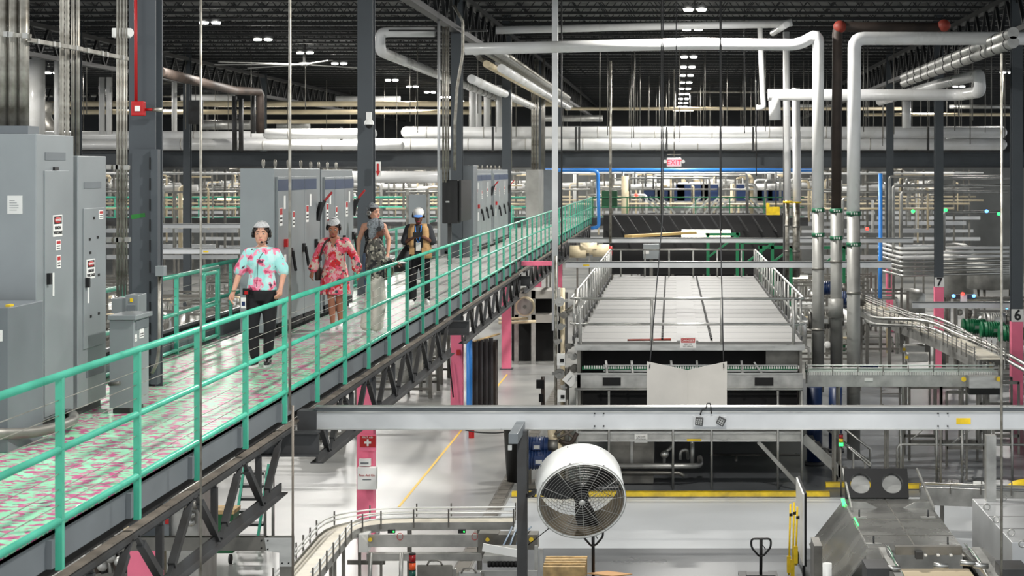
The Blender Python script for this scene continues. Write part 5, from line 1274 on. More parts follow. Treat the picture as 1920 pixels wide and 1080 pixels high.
for i in range(7):
    for s_, (a, b) in enumerate(((1662, 1705), (1812, 1872))):
        pts = [W(a+(b-a)*k/6+R.uniform(-5, 5), 1022+14*k+R.uniform(-4, 4), 27.0-.35*k) for k in range(7)]
        part(MB().tube(bend(pts, .2), .008, 5), 'loose_cable', [BLACK, SS, GRN2, WHITE][i % 4], t)
part(MB().box(XA(1718, Y), XA(1732, Y), Y+.05, Y+.2, ZA(1050, Y), ZA(1037, Y)), 'sensor_box', DARKST, t)
for i in range(4): part(MB().box(XA(1735+24*i, Y), XA(1740+24*i, Y), Y+.1, Y+.19, ZA(1046, Y), ZA(1043, Y)), 'small_label', PAPER, t)
for px, py in ((1660, 1065), (1750, 1060), (1800, 1055), (1825, 1060)): part(MB().tube([W(px, py, 25.6), W(px+28, py+2, 25.6)], .04, 10), 'roller', SS, t)
part(MB().box(XA(1625, 25), XA(1668, 25), 25, 25.6, .3, ZA(1066, 25)), 'corner_cover', DARKST, t); part(MB().box(XA(1880, 25), XA(1930, 25), 25, 25.6, .3, ZA(1068, 25)), 'corner_cover', DARKST, t)
part(MB().box(XA(1640, 25.5), XA(1900, 25.5), 25.3, 27, .2, 1.18), 'body', SSD, t)
part(MB().box(XA(1735, 25.6), XA(1760, 25.6), 25.4, 25.9, 1.24, 1.3), 'white_pad', WHITE, t)
t = thing('foam_roll', 'white upright roll beside the hooded machine', 'roll', (XA(1551, 27.5), 27.5, 0))
part(MB().tube([(XA(1551, 27.5), 27.5, .6), (XA(1551, 27.5), 27.5, ZA(1056, 27.5))], .07, 16), 'roll', WHITE, t)
part(MB().tube([(XA(1551, 27.5), 27.5, .0), (XA(1551, 27.5), 27.5, .6)], .03, 10), 'stand', SSD, t)
# white enclosure at right
xL = 5.02; z_ = 1.85
t = thing('steel_enclosure', 'long pale steel enclosure with lifting eyes at the lower corner behind the thin rod', 'enclosure', (5.8, 27, 0))
part(MB().box(xL, 7.2, 27.0, 30.6, .12, z_), 'body', ALU, t, bevel=.01)
part(MB().box(xL+.05, 7.15, 27.05, 30.55, 0, .12), 'plinth', DBLK, t)
for q in (28, 29, 30): part(MB().box(xL, 7.2, q, q+.015, z_, z_+.004), 'panel_seam', SSD, t)
for px, py in ((1850, 956), (1868, 980), (1896, 1005), (1882, 938), (1917, 1026)):
    Yq = (CZ-z_)*F/(py-VY); x = XA(px, Yq)
    part(MB().tube([(x+.05*math.cos(a), Yq, z_+.05+.05*math.sin(a)) for a in [i*.6 for i in range(12)]], .012, 6), 'lifting_eye', SSR, t)
part(MB().box(XA(1844, 30.6), XA(1862, 30.6), 30.3, 30.5, z_, ZA(812, 30.6)), 'support_post', SSR, t)
# shadow board with brushes
Y = 33
t = thing('shadow_board', 'narrow white tool board seen edge-on holding yellow brushes', 'tool board', (XA(1498, Y), Y, 0))
bx = XA(1500, 33); part(MB().box(bx, bx+.03, 32.3, 34.1, .35, ZA(905, 33.5)), 'board', WHITE, t); part(MB().box(bx+.03, bx+.07, 32.28, 34.12, .33, ZA(905, 33.5)+.02), 'frame', DBLK, t)
for y in (32.35, 34.05): part(MB().box(bx+.0, bx+.05, y-.025, y+.025, 0, .4), 'leg', DBLK, t)
for i, (px, a, b) in enumerate(((1479, 975, 1078), (1486, 972, 1085), (1492, 980, 1060))):
    tt = thing('yellow_brush', 'yellow handled brush hanging on the narrow tool board', 'brush', W(px, b, 33-.2*i), 'yellow brushes on the tool board')
    part(MB().tube([W(px+3, a-30, 33-.2*i), W(px, b, 33-.2*i)], .018, 8), 'handle', YEL, tt); part(MB().cbox(W(px, b-20, 33-.2*i), .07, .08, .3), 'bristle_head', YEL, tt); part(MB().cbox(W(px+4, a-10, 33-.2*i), .06, .05, .05), 'clip', DBLK, tt)
t = thing('guard_post', 'thick stainless guard panel between tool board and hooded machine', 'panel', (XA(1530, 29), 29, 0))
part(MB().box(XA(1523, 29), XA(1538, 29), 28.6, 29.3, .02, ZA(1014, 29)), 'panel', SSD, t)
t = conveyor('belt_conveyor', 'dark belt conveyor running behind the hooded machine to the pale enclosure', [(XA(1720, 37), 36.5, 1.0), (XA(1950, 37), 36.0, 1.0)], .5, mat('grey_modular_belt', (84, 88, 92), .5), fh=.3, rh=.05, nleg=3, rb=.1, guide=1)
pipe('bollard_bend', [(XA(1888, 38), 38, .02), (XA(1890, 38), 38, .75), (XA(1990, 38), 38, .85)], .14, YEL, 'thick yellow bent guard pipe behind the pale enclosure', 'barrier', br=.3)
t = thing('label_printer', 'small white box standing on the dark belt conveyor', 'box', W(1835, 928, 36.8))
part(MB().box(XA(1826, 36.8), XA(1844, 36.8), 36.6, 36.9, 1.06, ZA(912, 36.8)), 'box', WHITE, t); part(MB().box(XA(1824, 36.8), XA(1846, 36.8), 36.55, 36.95, ZA(912, 36.8), ZA(910, 36.8)), 'lid', SSR, t)

# ================================================================ under the walkway (lower left)
Y = 19.5
t = thing('cable_duct', 'dull stainless square duct with a downward corner under the walkway', 'duct', W(540, 1080, Y))
part(MB().box(XA(190, Y), XA(500, Y), Y, Y+.1, ZA(1033, Y), ZA(1008, Y)), 'duct', SSD, t)
part(MB().prism([(XA(500, Y), ZA(1033, Y)), (XA(524, Y), ZA(1036, Y)), (XA(524, Y), ZA(1062, Y)), (XA(548, Y), ZA(1062, Y)), (XA(548, Y), ZA(1008, Y)), (XA(496, Y), ZA(1008, Y))], 'y', Y-.01, Y+.11), 'corner', SS, t)
part(MB().box(XA(524, Y), XA(547, Y), Y, Y+.1, 0, ZA(1062, Y)), 'drop', SSD, t)
for px, py in ((490, 1014), (490, 1028), (529, 1056), (541, 1056), (502, 1014), (502, 1030)): part(MB().cbox(W(px, py, Y-.015), .014, .02, .014), 'bolt', DBLK, t)
t = thing('green_cart', 'green tool cart on wheels standing below the walkway', 'cart', (XA(408, 34), 34, 0)); Y = 34
x0, x1 = XA(378, Y), XA(437, Y)
part(MB().box(x0, x1, Y, Y+.5, .2, ZA(960, Y)), 'body', DKGRN, t, bevel=.02); part(MB().box(x0-.02, x1+.02, Y-.02, Y+.52, ZA(964, Y), ZA(957, Y)), 'lid', WOOD, t)
part(MB().box(XA(423, Y), XA(434, Y), Y-.01, Y, ZA(990, Y), ZA(978, Y)), 'label', PAPER, t)
for x in (x0+.06, x1-.06): part(MB().tube([(x-.025, Y+.05, .09), (x+.025, Y+.05, .09)], .09, 12), 'wheel', BLACK, t)
t = thing('stepladder', 'stepped dark ladder with mint side rails below the walkway', 'ladder', (XA(480, 36), 36, 0)); Y = 36
for px in (447, 492): part(MB().bar(W(px+12, 870, Y), (XA(px-6, Y), Y-.2, .0), .05, .05), 'side_rail', GREEN, t)
for i in range(6): part(MB().box(XA(447, Y), XA(494, Y), Y-.05, Y+.2, ZA(890+24*i, Y), ZA(885+24*i, Y)), 'step', DARKST, t)
for px in (497, 512): tag(MB().tube([(XA(px, 36), 36, 0), (XA(px, 36), 36, 1.4)], .03).build('steel_stanchion', SSR), 'slim stainless stanchion beside the stepladder' if px < 500 else 'outer slim stainless stanchion standing apart from the stepladder', 'post')
t = thing('filling_machine', 'stainless machine with gauges half hidden behind the truss below the walkway', 'machine', (XA(350, 30), 30, 0)); Y = 30
part(MB().box(XA(312, Y), XA(372, Y), Y, Y+1.2, .2, ZA(925, Y)), 'housing', SSR, t); part(MB().box(XA(238, Y), XA(292, Y), Y-.2, Y+.8, .2, ZA(940, Y)), 'cream_cabinet', CREAM, t)
part(MB().box(XA(302, Y), XA(320, Y), Y-.1, Y, ZA(1010, Y), ZA(935, Y)), 'control_panel', CAB2, t); part(MB().cbox(W(313, 978, Y-.12), .06, .02, .08), 'red_button_plate', RED, t)
for i in range(8): part(MB().ell(W(340+R.uniform(-25, 40), 960+R.uniform(-25, 60), Y-.1), .07, .07, .07), 'fitting', [YEL, SS, SSD][i % 3], t)
t = thing('gear_unit', 'dull steel gear unit with hoses at the lower edge under the walkway', 'machine', (XA(200, 26), 26, 0)); Y = 26
part(MB().box(XA(150, Y), XA(232, Y), Y, Y+.6, .2, ZA(1030, Y)), 'housing', SSD, t)
for i in range(6): part(MB().tube([W(165+12*i, 1035, Y-.1), W(172+12*i, 1075, Y-.12)], .03+.01*(i % 3), 8), 'hose', [SSR, BROWN, BLACK][i % 3], t)
for i in range(5): part(MB().ell(W(160+16*i, 1045+8*(i % 3), Y-.15), .08, .08, .08), 'fitting', SSR, t)

# ================================================================ process equipment (prototypes + copies)
def skid(seed, m1=SSR):
    r = random.Random(seed)
    t = thing('process_skid', 'stainless pipework frame with tank, valves and bent pipes on the hall floor', 'pipework', (0, 0, 0), 'process pipework frames')
    w, d, h = 3.2, 2.0, 2.6
    mm = MB()
    for x in (-w/2, w/2):
        for y in (-d/2, d/2): mm.box(x-.05, x+.05, y-.05, y+.05, 0, h)
    for z in (.3, h-.1):
        for y in (-d/2, d/2): mm.box(-w/2, w/2, y-.04, y+.04, z-.04, z+.04)
    part(mm, 'frame', SSD, t)
    for i in range(7):
        x = r.uniform(-1.4, 1.4); z1 = r.uniform(.6, 2.5); x2 = r.uniform(-1.5, 1.5); y = -d/2+.1+.15*i
        part(MB().tube(bend([(x, y, 0), (x, y, z1), (x2, y, z1), (x2, y, z1+r.uniform(-.6, .5))], .15), r.uniform(.04, .08), 10), 'pipe', [SS, SS, m1, CREAM, WPIPE][i % 5], t)
    part(MB().lathe([(.0, .5), (.25, .45), (.5, .7), (.5, 1.7), (.3, 1.95), (.0, 2.0)], (r.uniform(-.8, .8), .3, 0), n=20), 'tank', SS, t)
    for i in range(6): part(MB().ell((r.uniform(-1.4, 1.4), -d/2-.05, r.uniform(.5, 2.3)), .13, .1, .13), 'valve', [SSR, WHITE, SSD][i % 3], t)
    part(MB().box(-1.4, -.9, -d/2-.15, -d/2, 1.2, 1.8), 'control_box', WHITE, t)
    return t
skids = [skid(s) for s in (1, 2, 3)]
spots = []
for (x0, x1, n_, ya, yb) in ((-36, -9.5, 34, 44, 84), (5.2, 9, 8, 69, 84), (11.8, 20, 5, 62, 70)):
    for i in range(n_):
        for tr in range(30):
            y = R.uniform(ya, yb); lo = max(x0, -.36*y); hi = min(x1, .19*y)
            if lo >= hi: continue
            x = R.uniform(lo, hi)
            if all(abs(x-a) > 3.6 or abs(y-b) > 2.8 for a, b in spots) and not (8.3 < x < 11.5 and y < 60) and not (x > 9.5 and y > 70) and abs(x+22.2) > 2.0 and abs(x-9.8) > 2.0: spots.append((x, y)); break
for i, (x, y) in enumerate(spots):
    if i < 3: skids[i].location = (x, y, 0)
    else: dup(skids[i % 3], (x, y, 0), rz=[0, PI][i % 2])
# upper platforms with pipe bundles (band seen under the rack)
def bundle(seed):
    r = random.Random(seed)
    t = thing('overhead_pipework', 'overhead bundle of vertical and horizontal process pipes under the pipe rack', 'pipework', (0, 0, 0), 'overhead pipework bundles')
    for i in range(9):
        x = r.uniform(-2, 2); z = r.uniform(5.6, 7.4)
        part(MB().tube(bend([(x, i*.25, r.uniform(3.2, 5.2)), (x, i*.25, z), (x+r.uniform(-1.4, 1.4), i*.25, z)], .2), r.choice((.04, .05, .07, .11)), 8), 'pipe', [SS, CREAM, SSR, WPIPE, CREAM, GALV][i % 6], t)
    for z in (5.5, 6.3, 7.2): part(MB().tube([(-3.3, .5, z), (3.3, .5, z)], .05, 8), 'pipe', [SSR, WPIPE, CREAM][int(z) % 3], t)
    for i in range(4): part(MB().box(-2.6+1.7*i, -2.5+1.7*i, 1.2, 1.3, 0, 7.4), 'support_post', SSD, t)
    part(MB().box(-3.2, 3.2, 1.0, 1.2, 4.3, 4.5).box(-3.2, 3.2, 1.0, 1.2, 3.0, 3.2), 'support_beams', ALU, t)
    part(MB().tube([(-2, 2, 6.4), (1.0, 2, 6.5)], .16, 12), 'duct', WPIPE, t)
    return t
buns = [bundle(s) for s in (11, 12, 13)]
k = 0
for y in (88, 100, 112, 126):
    x = -.36*y
    while x < min(.19*y, 22):
        if not (y < 99 and -9 < x < 6) or y > 101:
            if k < 3: buns[k].location = (x, y, 0)
            else: dup(buns[k % 3], (x+R.uniform(-.1, .1), y+R.uniform(-1, 1), 0))
            k += 1
        x += 7.0
# far blue bins with silver chutes
t = thing('blue_bin', 'dark blue plastic bin in the distant row behind the green railing', 'bin', (0, 0, 0), 'distant blue bins')
part(MB().box(-.5, .5, -.4, .4, 0, .95), 'bin_body', BLUE, t, bevel=.03); part(MB().box(-.52, .52, -.42, .42, .95, 1.0), 'rim', WPIPE, t)
xs = [(1243, 354), (1268, 354), (1285, 354), (1312, 354), (1330, 354), (1413, 354), (1432, 354), (1455, 354), (1395, 354), (1222, 352)]
for i, (px, py) in enumerate(xs):
    loc = (XA(px, 103), 103, ZA(377, 103))
    if i == 0: t.location = loc
    else: dup(t, loc)
t = thing('bin_platform', 'distant dark platform with silver edge carrying the blue bins', 'platform', (XA(1330, 103), 103, 0))
part(MB().box(XA(1200, 103), XA(1475, 103), 102.4, 104, ZA(377, 103)-.12, ZA(377, 103)), 'deck', SSR, t)
for px in (1205, 1260, 1330, 1400, 1470): part(MB().box(XA(px, 103)-.06, XA(px, 103)+.06, 102.5, 102.62, 0, ZA(377, 103)-.12), 'post', SSD, t)
part(MB().box(XA(1200, 103), XA(1475, 103), 104, 104.2, 1.0, ZA(400, 103)), 'dark_backing', DBLK, t)
t = thing('silver_chute', 'slanted bright silver chute below the distant blue bins', 'chute', (0, 0, 0), 'distant silver chutes')
part(MB().bar((-.4, 0, .45), (.4, 0, -.45), .3, .05), 'slide', SS, t); part(MB().bar((-.4, -.16, .5), (.4, -.16, -.4), .02, .1), 'side_lip', SS, t)
for i, px in enumerate((1222, 1232, 1242, 1252, 1300, 1318, 1334, 1346, 1358, 1410, 1420)):
    loc = (XA(px, 99), 99, ZA(386, 99))
    if i == 0: t.location = loc
    else:
        c = dup(t, loc, rz=PI if 1280 < px < 1400 else 0)
# distant wall equipment
for i, (px, a, b, w_, m_) in enumerate(((1172, 330, 430, 14, CREAM), (1168, 320, 430, 5, SSR), (1190, 325, 345, 10, WPIPE), (1250, 326, 366, 12, WHITE), (1282, 322, 366, 9, CREAM), (1310, 322, 352, 20, CREAM), (1222, 330, 352, 18, WHITE), (1340, 336, 352, 30, WHITE), (1440, 322, 336, 12, WHITE), (1455, 322, 336, 12, WHITE), (1150, 322, 345, 10, WHITE), (1078, 320, 390, 7, WHITE), (1372, 345, 445, 5, CREAM), (1385, 345, 445, 4, CREAM), (1393, 330, 445, 3, SSR), (1401, 320, 445, 3, CREAM), (1284, 345, 408, 4, SSR), (1182, 345, 445, 3, SSR), (1200, 330, 445, 3, SSR))):
    Yq = 98+i*.8 if b > 400 or w_ < 6 else 118+i
    pipe('distant_riser', [W(px, b, Yq), W(px, a, Yq)], w_/2*Yq/F, m_, 'pale vertical pipe in the distance below the exit sign', group='distant vertical pipes')
pipe('blue_pipe', [W(1000, 319, 90), W(1525, 319, 90)], .09, LBLUE, 'bright blue pipe running under the pipe rack beam')
pipe('blue_pipe', [W(1062, 319, 89), W(1121, 320, 89), W(1123, 426, 89), W(1108, 428, 89)], .085, LBLUE, 'bright blue pipe dropping beside the far walkway end', br=.25)
pipe('blue_pipe', [W(1651, 325, 70), W(1651, 470, 70), W(1650, 560, 70)], .08, LBLUE, 'bright blue vertical pipe beside the column left of the one marked 7')
for i, (a, b, c_, Yq) in enumerate(((1210, 1400, 325, 93), (1180, 1330, 334, 93.5), (1225, 1402, 329, 94), (1190, 1240, 321, 94))):
    pipe('thin_pipe', [W(a, c_+25, Yq), W(a, c_, Yq), W(b, c_, Yq), W(b, 440, Yq)], .05, SSR, 'thin bent steel pipe loop below the exit sign', group='thin pipe loops under the rack')
for i, (a, b, c_, d_, Yq) in enumerate(((1675, 1900, 348, 560, 72), (1690, 1890, 360, 520, 74), (1668, 1880, 331, 540, 80), (1700, 1900, 335, 345, 78), (1580, 1660, 372, 500, 76), (1770, 1880, 398, 470, 70))):
    pipe('steel_pipe', [W(a, d_, Yq), W(a, c_, Yq), W(b, c_, Yq)], .06, SSR, 'bent steel pipe running past the column marked 7', group='steel pipe runs by the numbered columns')
for i in range(7):
    y = 463+8.5*i; Yq = 71-.3*i
    pipe('rack_tube', [W(1648, y-8, Yq+4), W(1690, y+3, Yq), W(1892, y+1-i*.5, Yq)], .055, WPIPE if i < 3 else SS, 'white horizontal tube in the rack behind the column marked 7', group='tubes of the rack behind the column marked 7')
for i, (px, a, b, r_, lab) in enumerate(((1858, 470, 545, 1.0, 'large silver tank behind the tube rack near the column marked 6'), (1790, 455, 560, .8, 'silver tank between the numbered columns behind the tube rack'), (1705, 540, 590, .7, 'dark rounded tank behind the blue light head'))):
    Yq = 75+i*2; t = thing('storage_tank', lab, 'tank', W(px, b, Yq)); z0, z1 = ZA(b, Yq), ZA(a, Yq)
    part(MB().lathe([(.01, z0), (r_, z0+.1), (r_, z1-.3), (r_*.6, z1-.05), (.01, z1)], (XA(px, Yq), Yq, 0), n=24), 'vessel', SSR, t)
    for q in range(3): part(MB().tube([(XA(px, Yq)+r_*.8*math.cos(2.1*q), Yq+r_*.8*math.sin(2.1*q), 0), (XA(px, Yq)+r_*.8*math.cos(2.1*q), Yq+r_*.8*math.sin(2.1*q), z0+.3)], .06), 'leg', SSD, t)
# lit linear lamps in the distance
def strip(px0, px1, py, Y, h, lab, grp='distant tube lamps'):
    t = thing('tube_lamp', lab, 'lamp', W((px0+px1)/2, py, Y), grp)
    part(MB().box(XA(px0, Y), XA(px1, Y), Y, Y+.1, ZA(py+h/2, Y), ZA(py-h/2, Y)), 'tube', STRIP, t); part(MB().box(XA(px0, Y), XA(px1, Y), Y-.02, Y+.2, ZA(py-h/2, Y), ZA(py-h/2, Y)+.05), 'fitting', WHITE, t)
strip(1278, 1370, 435, 76, 4, 'upper bright tube lamp above the third aluminium beam', None)
strip(1278, 1370, 442, 75.6, 4, 'lower bright tube lamp above the third aluminium beam', None)
strip(1487, 1515, 520, 80, 4, 'bright short tube lamp behind the slim steel ducts', None)
strip(323, 348, 372, 110, 4, 'bright tube lamp in the far bay left of the hanging rod', None)
strip(408, 435, 372, 112, 4, 'bright tube lamp in the far bay right of the hanging rod', None)
for a, b, py, Yq in ((405, 540, 199, 118), (520, 600, 198, 119), (1262, 1300, 207, 122), (1760, 1800, 170, 110)): strip(a, b, py, Yq, 2, 'thin glowing tube lamp high in the distance', 'thin glowing tube lamps high in the distance')
for i, (px, py, m_) in enumerate(((1712, 396, LEDG), (1773, 394, LEDG), (1873, 401, LEDG), (1626, 429, LEDR), (1788, 555, LEDB), (1826, 555, LEDB), (1805, 551, LEDR), (1193, 366, LEDR), (1850, 396, LEDB))):
    tag(MB().ell(W(px, py, 66), .07, .07, .06, 8, 6).build('indicator_light', m_), '%s indicator light %s' % ({'green_led': 'small green', 'red_led': 'small red', 'blue_led': 'small blue-white'}[m_.name], ['on the frame left of the column marked 7', 'just past the column marked 7', 'near the column marked 6', 'at the end of the third aluminium beam', 'at one end of the light head', 'at the other end of the light head', 'in the middle of the light head', 'near the distant green cabinet', 'on the far structure by the thin rod'][i]), 'indicator light')
t = thing('status_beacon', 'small pale box carrying blue and red lights above the short aluminium beam', 'beacon', W(1807, 565, 66.5))
part(MB().box(XA(1785, 66.3), XA(1828, 66.3), 66.2, 66.5, ZA(560, 66.3), ZA(552, 66.3)), 'housing', DARKST, t); part(MB().box(XA(1800, 66.3), XA(1812, 66.3), 66.15, 66.3, ZA(567, 66.3), ZA(553, 66.3)), 'stem_box', WHITE, t)
t = thing('yellow_sign', 'yellow box hanging near the dark post beyond the oven', 'sign', W(1447, 402, 80))
part(MB().box(XA(1437, 80), XA(1462, 80), 80, 80.2, ZA(403, 80), ZA(388, 80)).box(XA(1437, 80), XA(1443, 80), 80, 80.2, ZA(388, 80), ZA(381, 80)), 'panel', YEL, t); part(MB().tube([W(1455, 388, 80.1), W(1455, 322, 80.1)], .03), 'hanger', DARKST, t)
t = thing('distant_cabinet', 'dark green distant cabinet behind the far walkway corner', 'cabinet', W(1165, 385, 99))
part(MB().box(XA(1128, 99), XA(1157, 99), 99, 100, ZA(390, 99), ZA(358, 99)), 'body', mat('deep_green', (12, 70, 40), .5), t, bevel=.02); part(MB().box(XA(1130, 99), XA(1155, 99), 98.97, 99, ZA(372, 99), ZA(371, 99)), 'seam', DBLK, t)
# dark mass behind oven
t = thing('machine_block', 'dark sloping machine block behind the third aluminium beam', 'machine', W(1300, 430, 90))
part(MB().prism([(90, 2.2), (94, 2.2), (94, ZA(404, 90)), (91, ZA(404, 90))], 'x', XA(1130, 90), XA(1470, 90)), 'body', DBLK, t)
mm = MB()
for i in range(12): mm.bar(W(1150+26*i, 405, 90.2), W(1170+26*i, 435, 89.8), .06, .06)
part(mm, 'slats', DARKST, t)
tag(MB().bar(W(1178, 443, 72), W(1300, 436, 75), .4, .1).build('sandy_conveyor', mat('sandy_belt', (190, 160, 100), .6)), 'sandy slanted belt beside the bright tube lamps', 'conveyor')
for i, (px, py) in enumerate(((1085, 472), (1105, 466), (1128, 470))):
    t = thing('drive_motor', 'cream drive motor behind the oven railing by the pale conduit drop', 'motor', W(px, py, 72), 'cream drive motors'); c = W(px, py, 72)
    part(MB().tube([c-Vector((.35, 0, 0)), c+Vector((.3, 0, 0))], .25, 14), 'housing', CREAM, t); part(MB().tube([c+Vector((.3, 0, 0)), c+Vector((.42, 0, 0))], .18, 12), 'shaft_guard', RED if i == 2 else SSD, t)
for i, (px, py, Yq) in enumerate(((1420, 470, 72), (1455, 480, 72), (1555, 480, 74), (1355, 455, 74))):
    t = thing('green_support', 'dark green steel support frame behind the oven railing', 'frame', W(px, 520, Yq), 'green support frames behind the oven'); c = W(px, py, Yq)
    for dx in (-.6, .6): part(MB().box(c[0]+dx-.06, c[0]+dx+.06, Yq, Yq+.12, 0, c[2]+.4), 'post', GRN2, t)
    part(MB().box(c[0]-.7, c[0]+.7, Yq, Yq+.12, c[2]+.28, c[2]+.4).bar((c[0]-.6, Yq, c[2]-.6), (c[0]+.6, Yq, c[2]+.3), .08, .08), 'beam', GRN2, t)
for i, (px, py, Yq, m_) in enumerate(((1590, 565, 60, BLUE), (1560, 540, 62, BLUE), (1868, 600, 60, SSR), (1830, 612, 56, GRN2), (1865, 618, 55, GRN2), (1900, 625, 54, GRN2), (1655, 600, 62, SSR), (1625, 700, 46.5, BLUE), (1590, 560, 58, BLUE), (1545, 600, 50, SSD))):
    motor(px, py, Yq, 1.6, m_, '%s drive motor %s' % ({'blue_motor_paint': 'blue', 'satin_stainless': 'stainless', 'dark_green_paint': 'green', 'dull_stainless': 'dull steel'}[m_.name], ['behind the middle steel duct', 'beside the duct nearest the oven', 'near the foot of the column marked 6', 'beyond the conveyor guard, first of the green three', 'beyond the conveyor guard, middle of the green three', 'next to the column marked 6', 'by the start of the curved conveyor', 'low behind the straight conveyor', 'between the steel ducts', 'at the corner of the oven roof railing'][i]))
for px, w_, Yq in ((1518, 30, 44.4), (1560, 26, 46.5)):
    t = thing('blue_drum', 'dark blue machine body %s under the straight conveyor' % ('at the oven corner' if px < 1530 else 'between the steel ducts'), 'machine', (XA(px+15, Yq), Yq+1, 0)); part(MB().tube([(XA(px+w_/2, Yq), Yq+1, .1), (XA(px+w_/2, Yq), Yq+1, ZA(735, Yq))], w_/2*Yq/F, 18), 'drum', BLUE, t); part(MB().tube([(XA(px+w_/2, Yq), Yq+1, 0), (XA(px+w_/2, Yq), Yq+1, .1)], w_/2*Yq/F+.05, 18), 'base', DARKST, t)
# hangers from the roof: many thin rods in the far zone
hr = MB().tube([(0, 0, 0), (0, 0, 4.2)], .02, 5).build('hanger_rod', SSD, local=True); tag(hr, 'thin steel hanger rod coming down from the dark roof', 'rod', 'thin hanger rods under the roof')
for i in range(150):
    if i < 70: x, y, z = R.uniform(-3, 18), R.uniform(66, 120), R.uniform(8.4, 9.6)
    else: x, y, z = R.uniform(-34, 12), R.uniform(70, 130), R.uniform(8.8, 10)
    if x > .19*y: x *= .6
    o = hr if i == 0 else hr.copy()
    if i: COL.objects.link(o)
    o.location = (x, y, z)
# ================================================================ people
def cap(mb, a, b, ra, rb, n=12, sx=1., sy=1.):
    """tapered capsule"""
    a, b = Vector(a), Vector(b); d = (b-a).normalized(); ref = Vector((1, 0, 0)) if abs(d.x) < .8 else Vector((0, 1, 0))
    u = (ref-d*ref.dot(d)).normalized(); v = d.cross(u); rings = []
    for k in range(4): t = PI/2*(1-k/3.)*.98; rings.append((a-d*ra*math.sin(t), ra*math.cos(t)))
    for k in range(1, 4): f = k/4; rings.append((a+(b-a)*f, ra+(rb-ra)*f))
    for k in range(4): t = PI/2*(k/3.)*.98; rings.append((b+d*rb*math.sin(t), rb*math.cos(t)))
    vs = []
    for c, r in rings:
        for j in range(n): q = 2*PI*j/n; vs.append(c+u*math.cos(q)*r*sx+v*math.sin(q)*r*sy)
    fs = []
    for i in range(len(rings)-1):
        for j in range(n): fs.append((i*n+j, i*n+(j+1) % n, (i+1)*n+(j+1) % n, (i+1)*n+j))
    fs += [tuple(reversed(range(n))), tuple((len(rings)-1)*n+j for j in range(n))]
    mb.add(vs, fs, True)
def chain(mb, pts, rs):
    for i in range(len(pts)-1): cap(mb, pts[i], pts[i+1], rs[i], rs[i+1])
def blend(mb, name, m, parent, vox=.012, smooth=4, disp=None):
    o = mb.build(name, m, parent, local=True)
    r = o.modifiers.new('merge', 'REMESH'); r.mode = 'VOXEL'; r.voxel_size = vox; r.use_smooth_shade = True
    s = o.modifiers.new('soften', 'SMOOTH'); s.factor = .5; s.iterations = smooth
    if disp:
        tx = bpy.data.textures.new('folds', 'CLOUDS'); tx.noise_scale = disp[1]
        d = o.modifiers.new('folds', 'DISPLACE'); d.texture = tx; d.strength = disp[0]; d.mid_level = .5
    return o
def hand(mb, wrist, elbow, side, curl=.5, thumb_dir=None, palm_n=None):
    w, e = Vector(wrist), Vector(elbow); d = (w-e).normalized()
    pn = Vector(palm_n) if palm_n else Vector((side*-1, 0, 0)); pn = (pn-d*pn.dot(d)).normalized(); s = d.cross(pn)
    if thumb_dir and s.dot(Vector(thumb_dir)) < 0: s = -s
    if not thumb_dir and s.y > 0: s = -s      # thumb side towards the front (-y)
    cap(mb, w, w+d*.075, .026, .036, sx=1, sy=1)
    for i in range(4):
        o = (i-1.5)*.021; L = (.034, .042, .046, .038)[3-i] if False else (.038, .044, .042, .032)[3-i]
        b = w+d*.085+s*o
        d1 = (d*math.cos(curl)+pn*math.sin(curl)).normalized(); d2 = (d*math.cos(curl*2)+pn*math.sin(curl*2)).normalized()
        chain(mb, [b, b+d1*L, b+d1*L+d2*L*.8], [.0105, .0098, .008])
    tb = w+d*.03+s*.028; td = (d*.7+s*.6+pn*.35).normalized()
    chain(mb, [tb, tb+td*.035, tb+td*.035+(d*.9+pn*.3).normalized()*.03], [.012, .0105, .009])
def headrings(mb, M, hs=1.):
    """egg shaped head looking to -y, built about the head centre"""
    prof = [(-.118, .012, -.052), (-.112, .034, -.05), (-.095, .05, -.04), (-.07, .061, -.028), (-.035, .068, -.015), (0, .073, -.006), (.035, .076, 0), (.07, .07, .004), (.095, .052, .006), (.108, .026, .006), (.113, .006, .006)]
    n = 20; vs = []
    for z, rx, cy in prof:
        ry = rx*1.22+.004
        for j in range(n):
            a = 2*PI*j/n; vs.append(M @ (Vector((rx*math.cos(a), cy+ry*math.sin(a), z))*hs))
    fs = []
    for i in range(len(prof)-1):
        for j in range(n): fs.append((i*n+j, i*n+(j+1) % n, (i+1)*n+(j+1) % n, (i+1)*n+j))
    fs += [tuple(reversed(range(n))), tuple((len(prof)-1)*n+j for j in range(n))]
    mb.add(vs, fs, True)
    for s in (-1, 1): mb.ell(M @ Vector((s*.074, .01, -.01)), .012, .02, .03, M=M.to_3x3())
    # nose, lips ridge, chin, brow
    cap(mb, M @ Vector((0, -.09, .01)), M @ Vector((0, -.112, -.03)), .007, .012)
    mb.ell(M @ Vector((0, -.09, -.088)), .024, .018, .018, M=M.to_3x3())
    mb.ell(M @ Vector((0, -.078, .034)), .05, .014, .01, M=M.to_3x3())
    for s in (-1, 1): mb.ell(M @ Vector((s*.04, -.06, -.03)), .025, .025, .025, M=M.to_3x3())
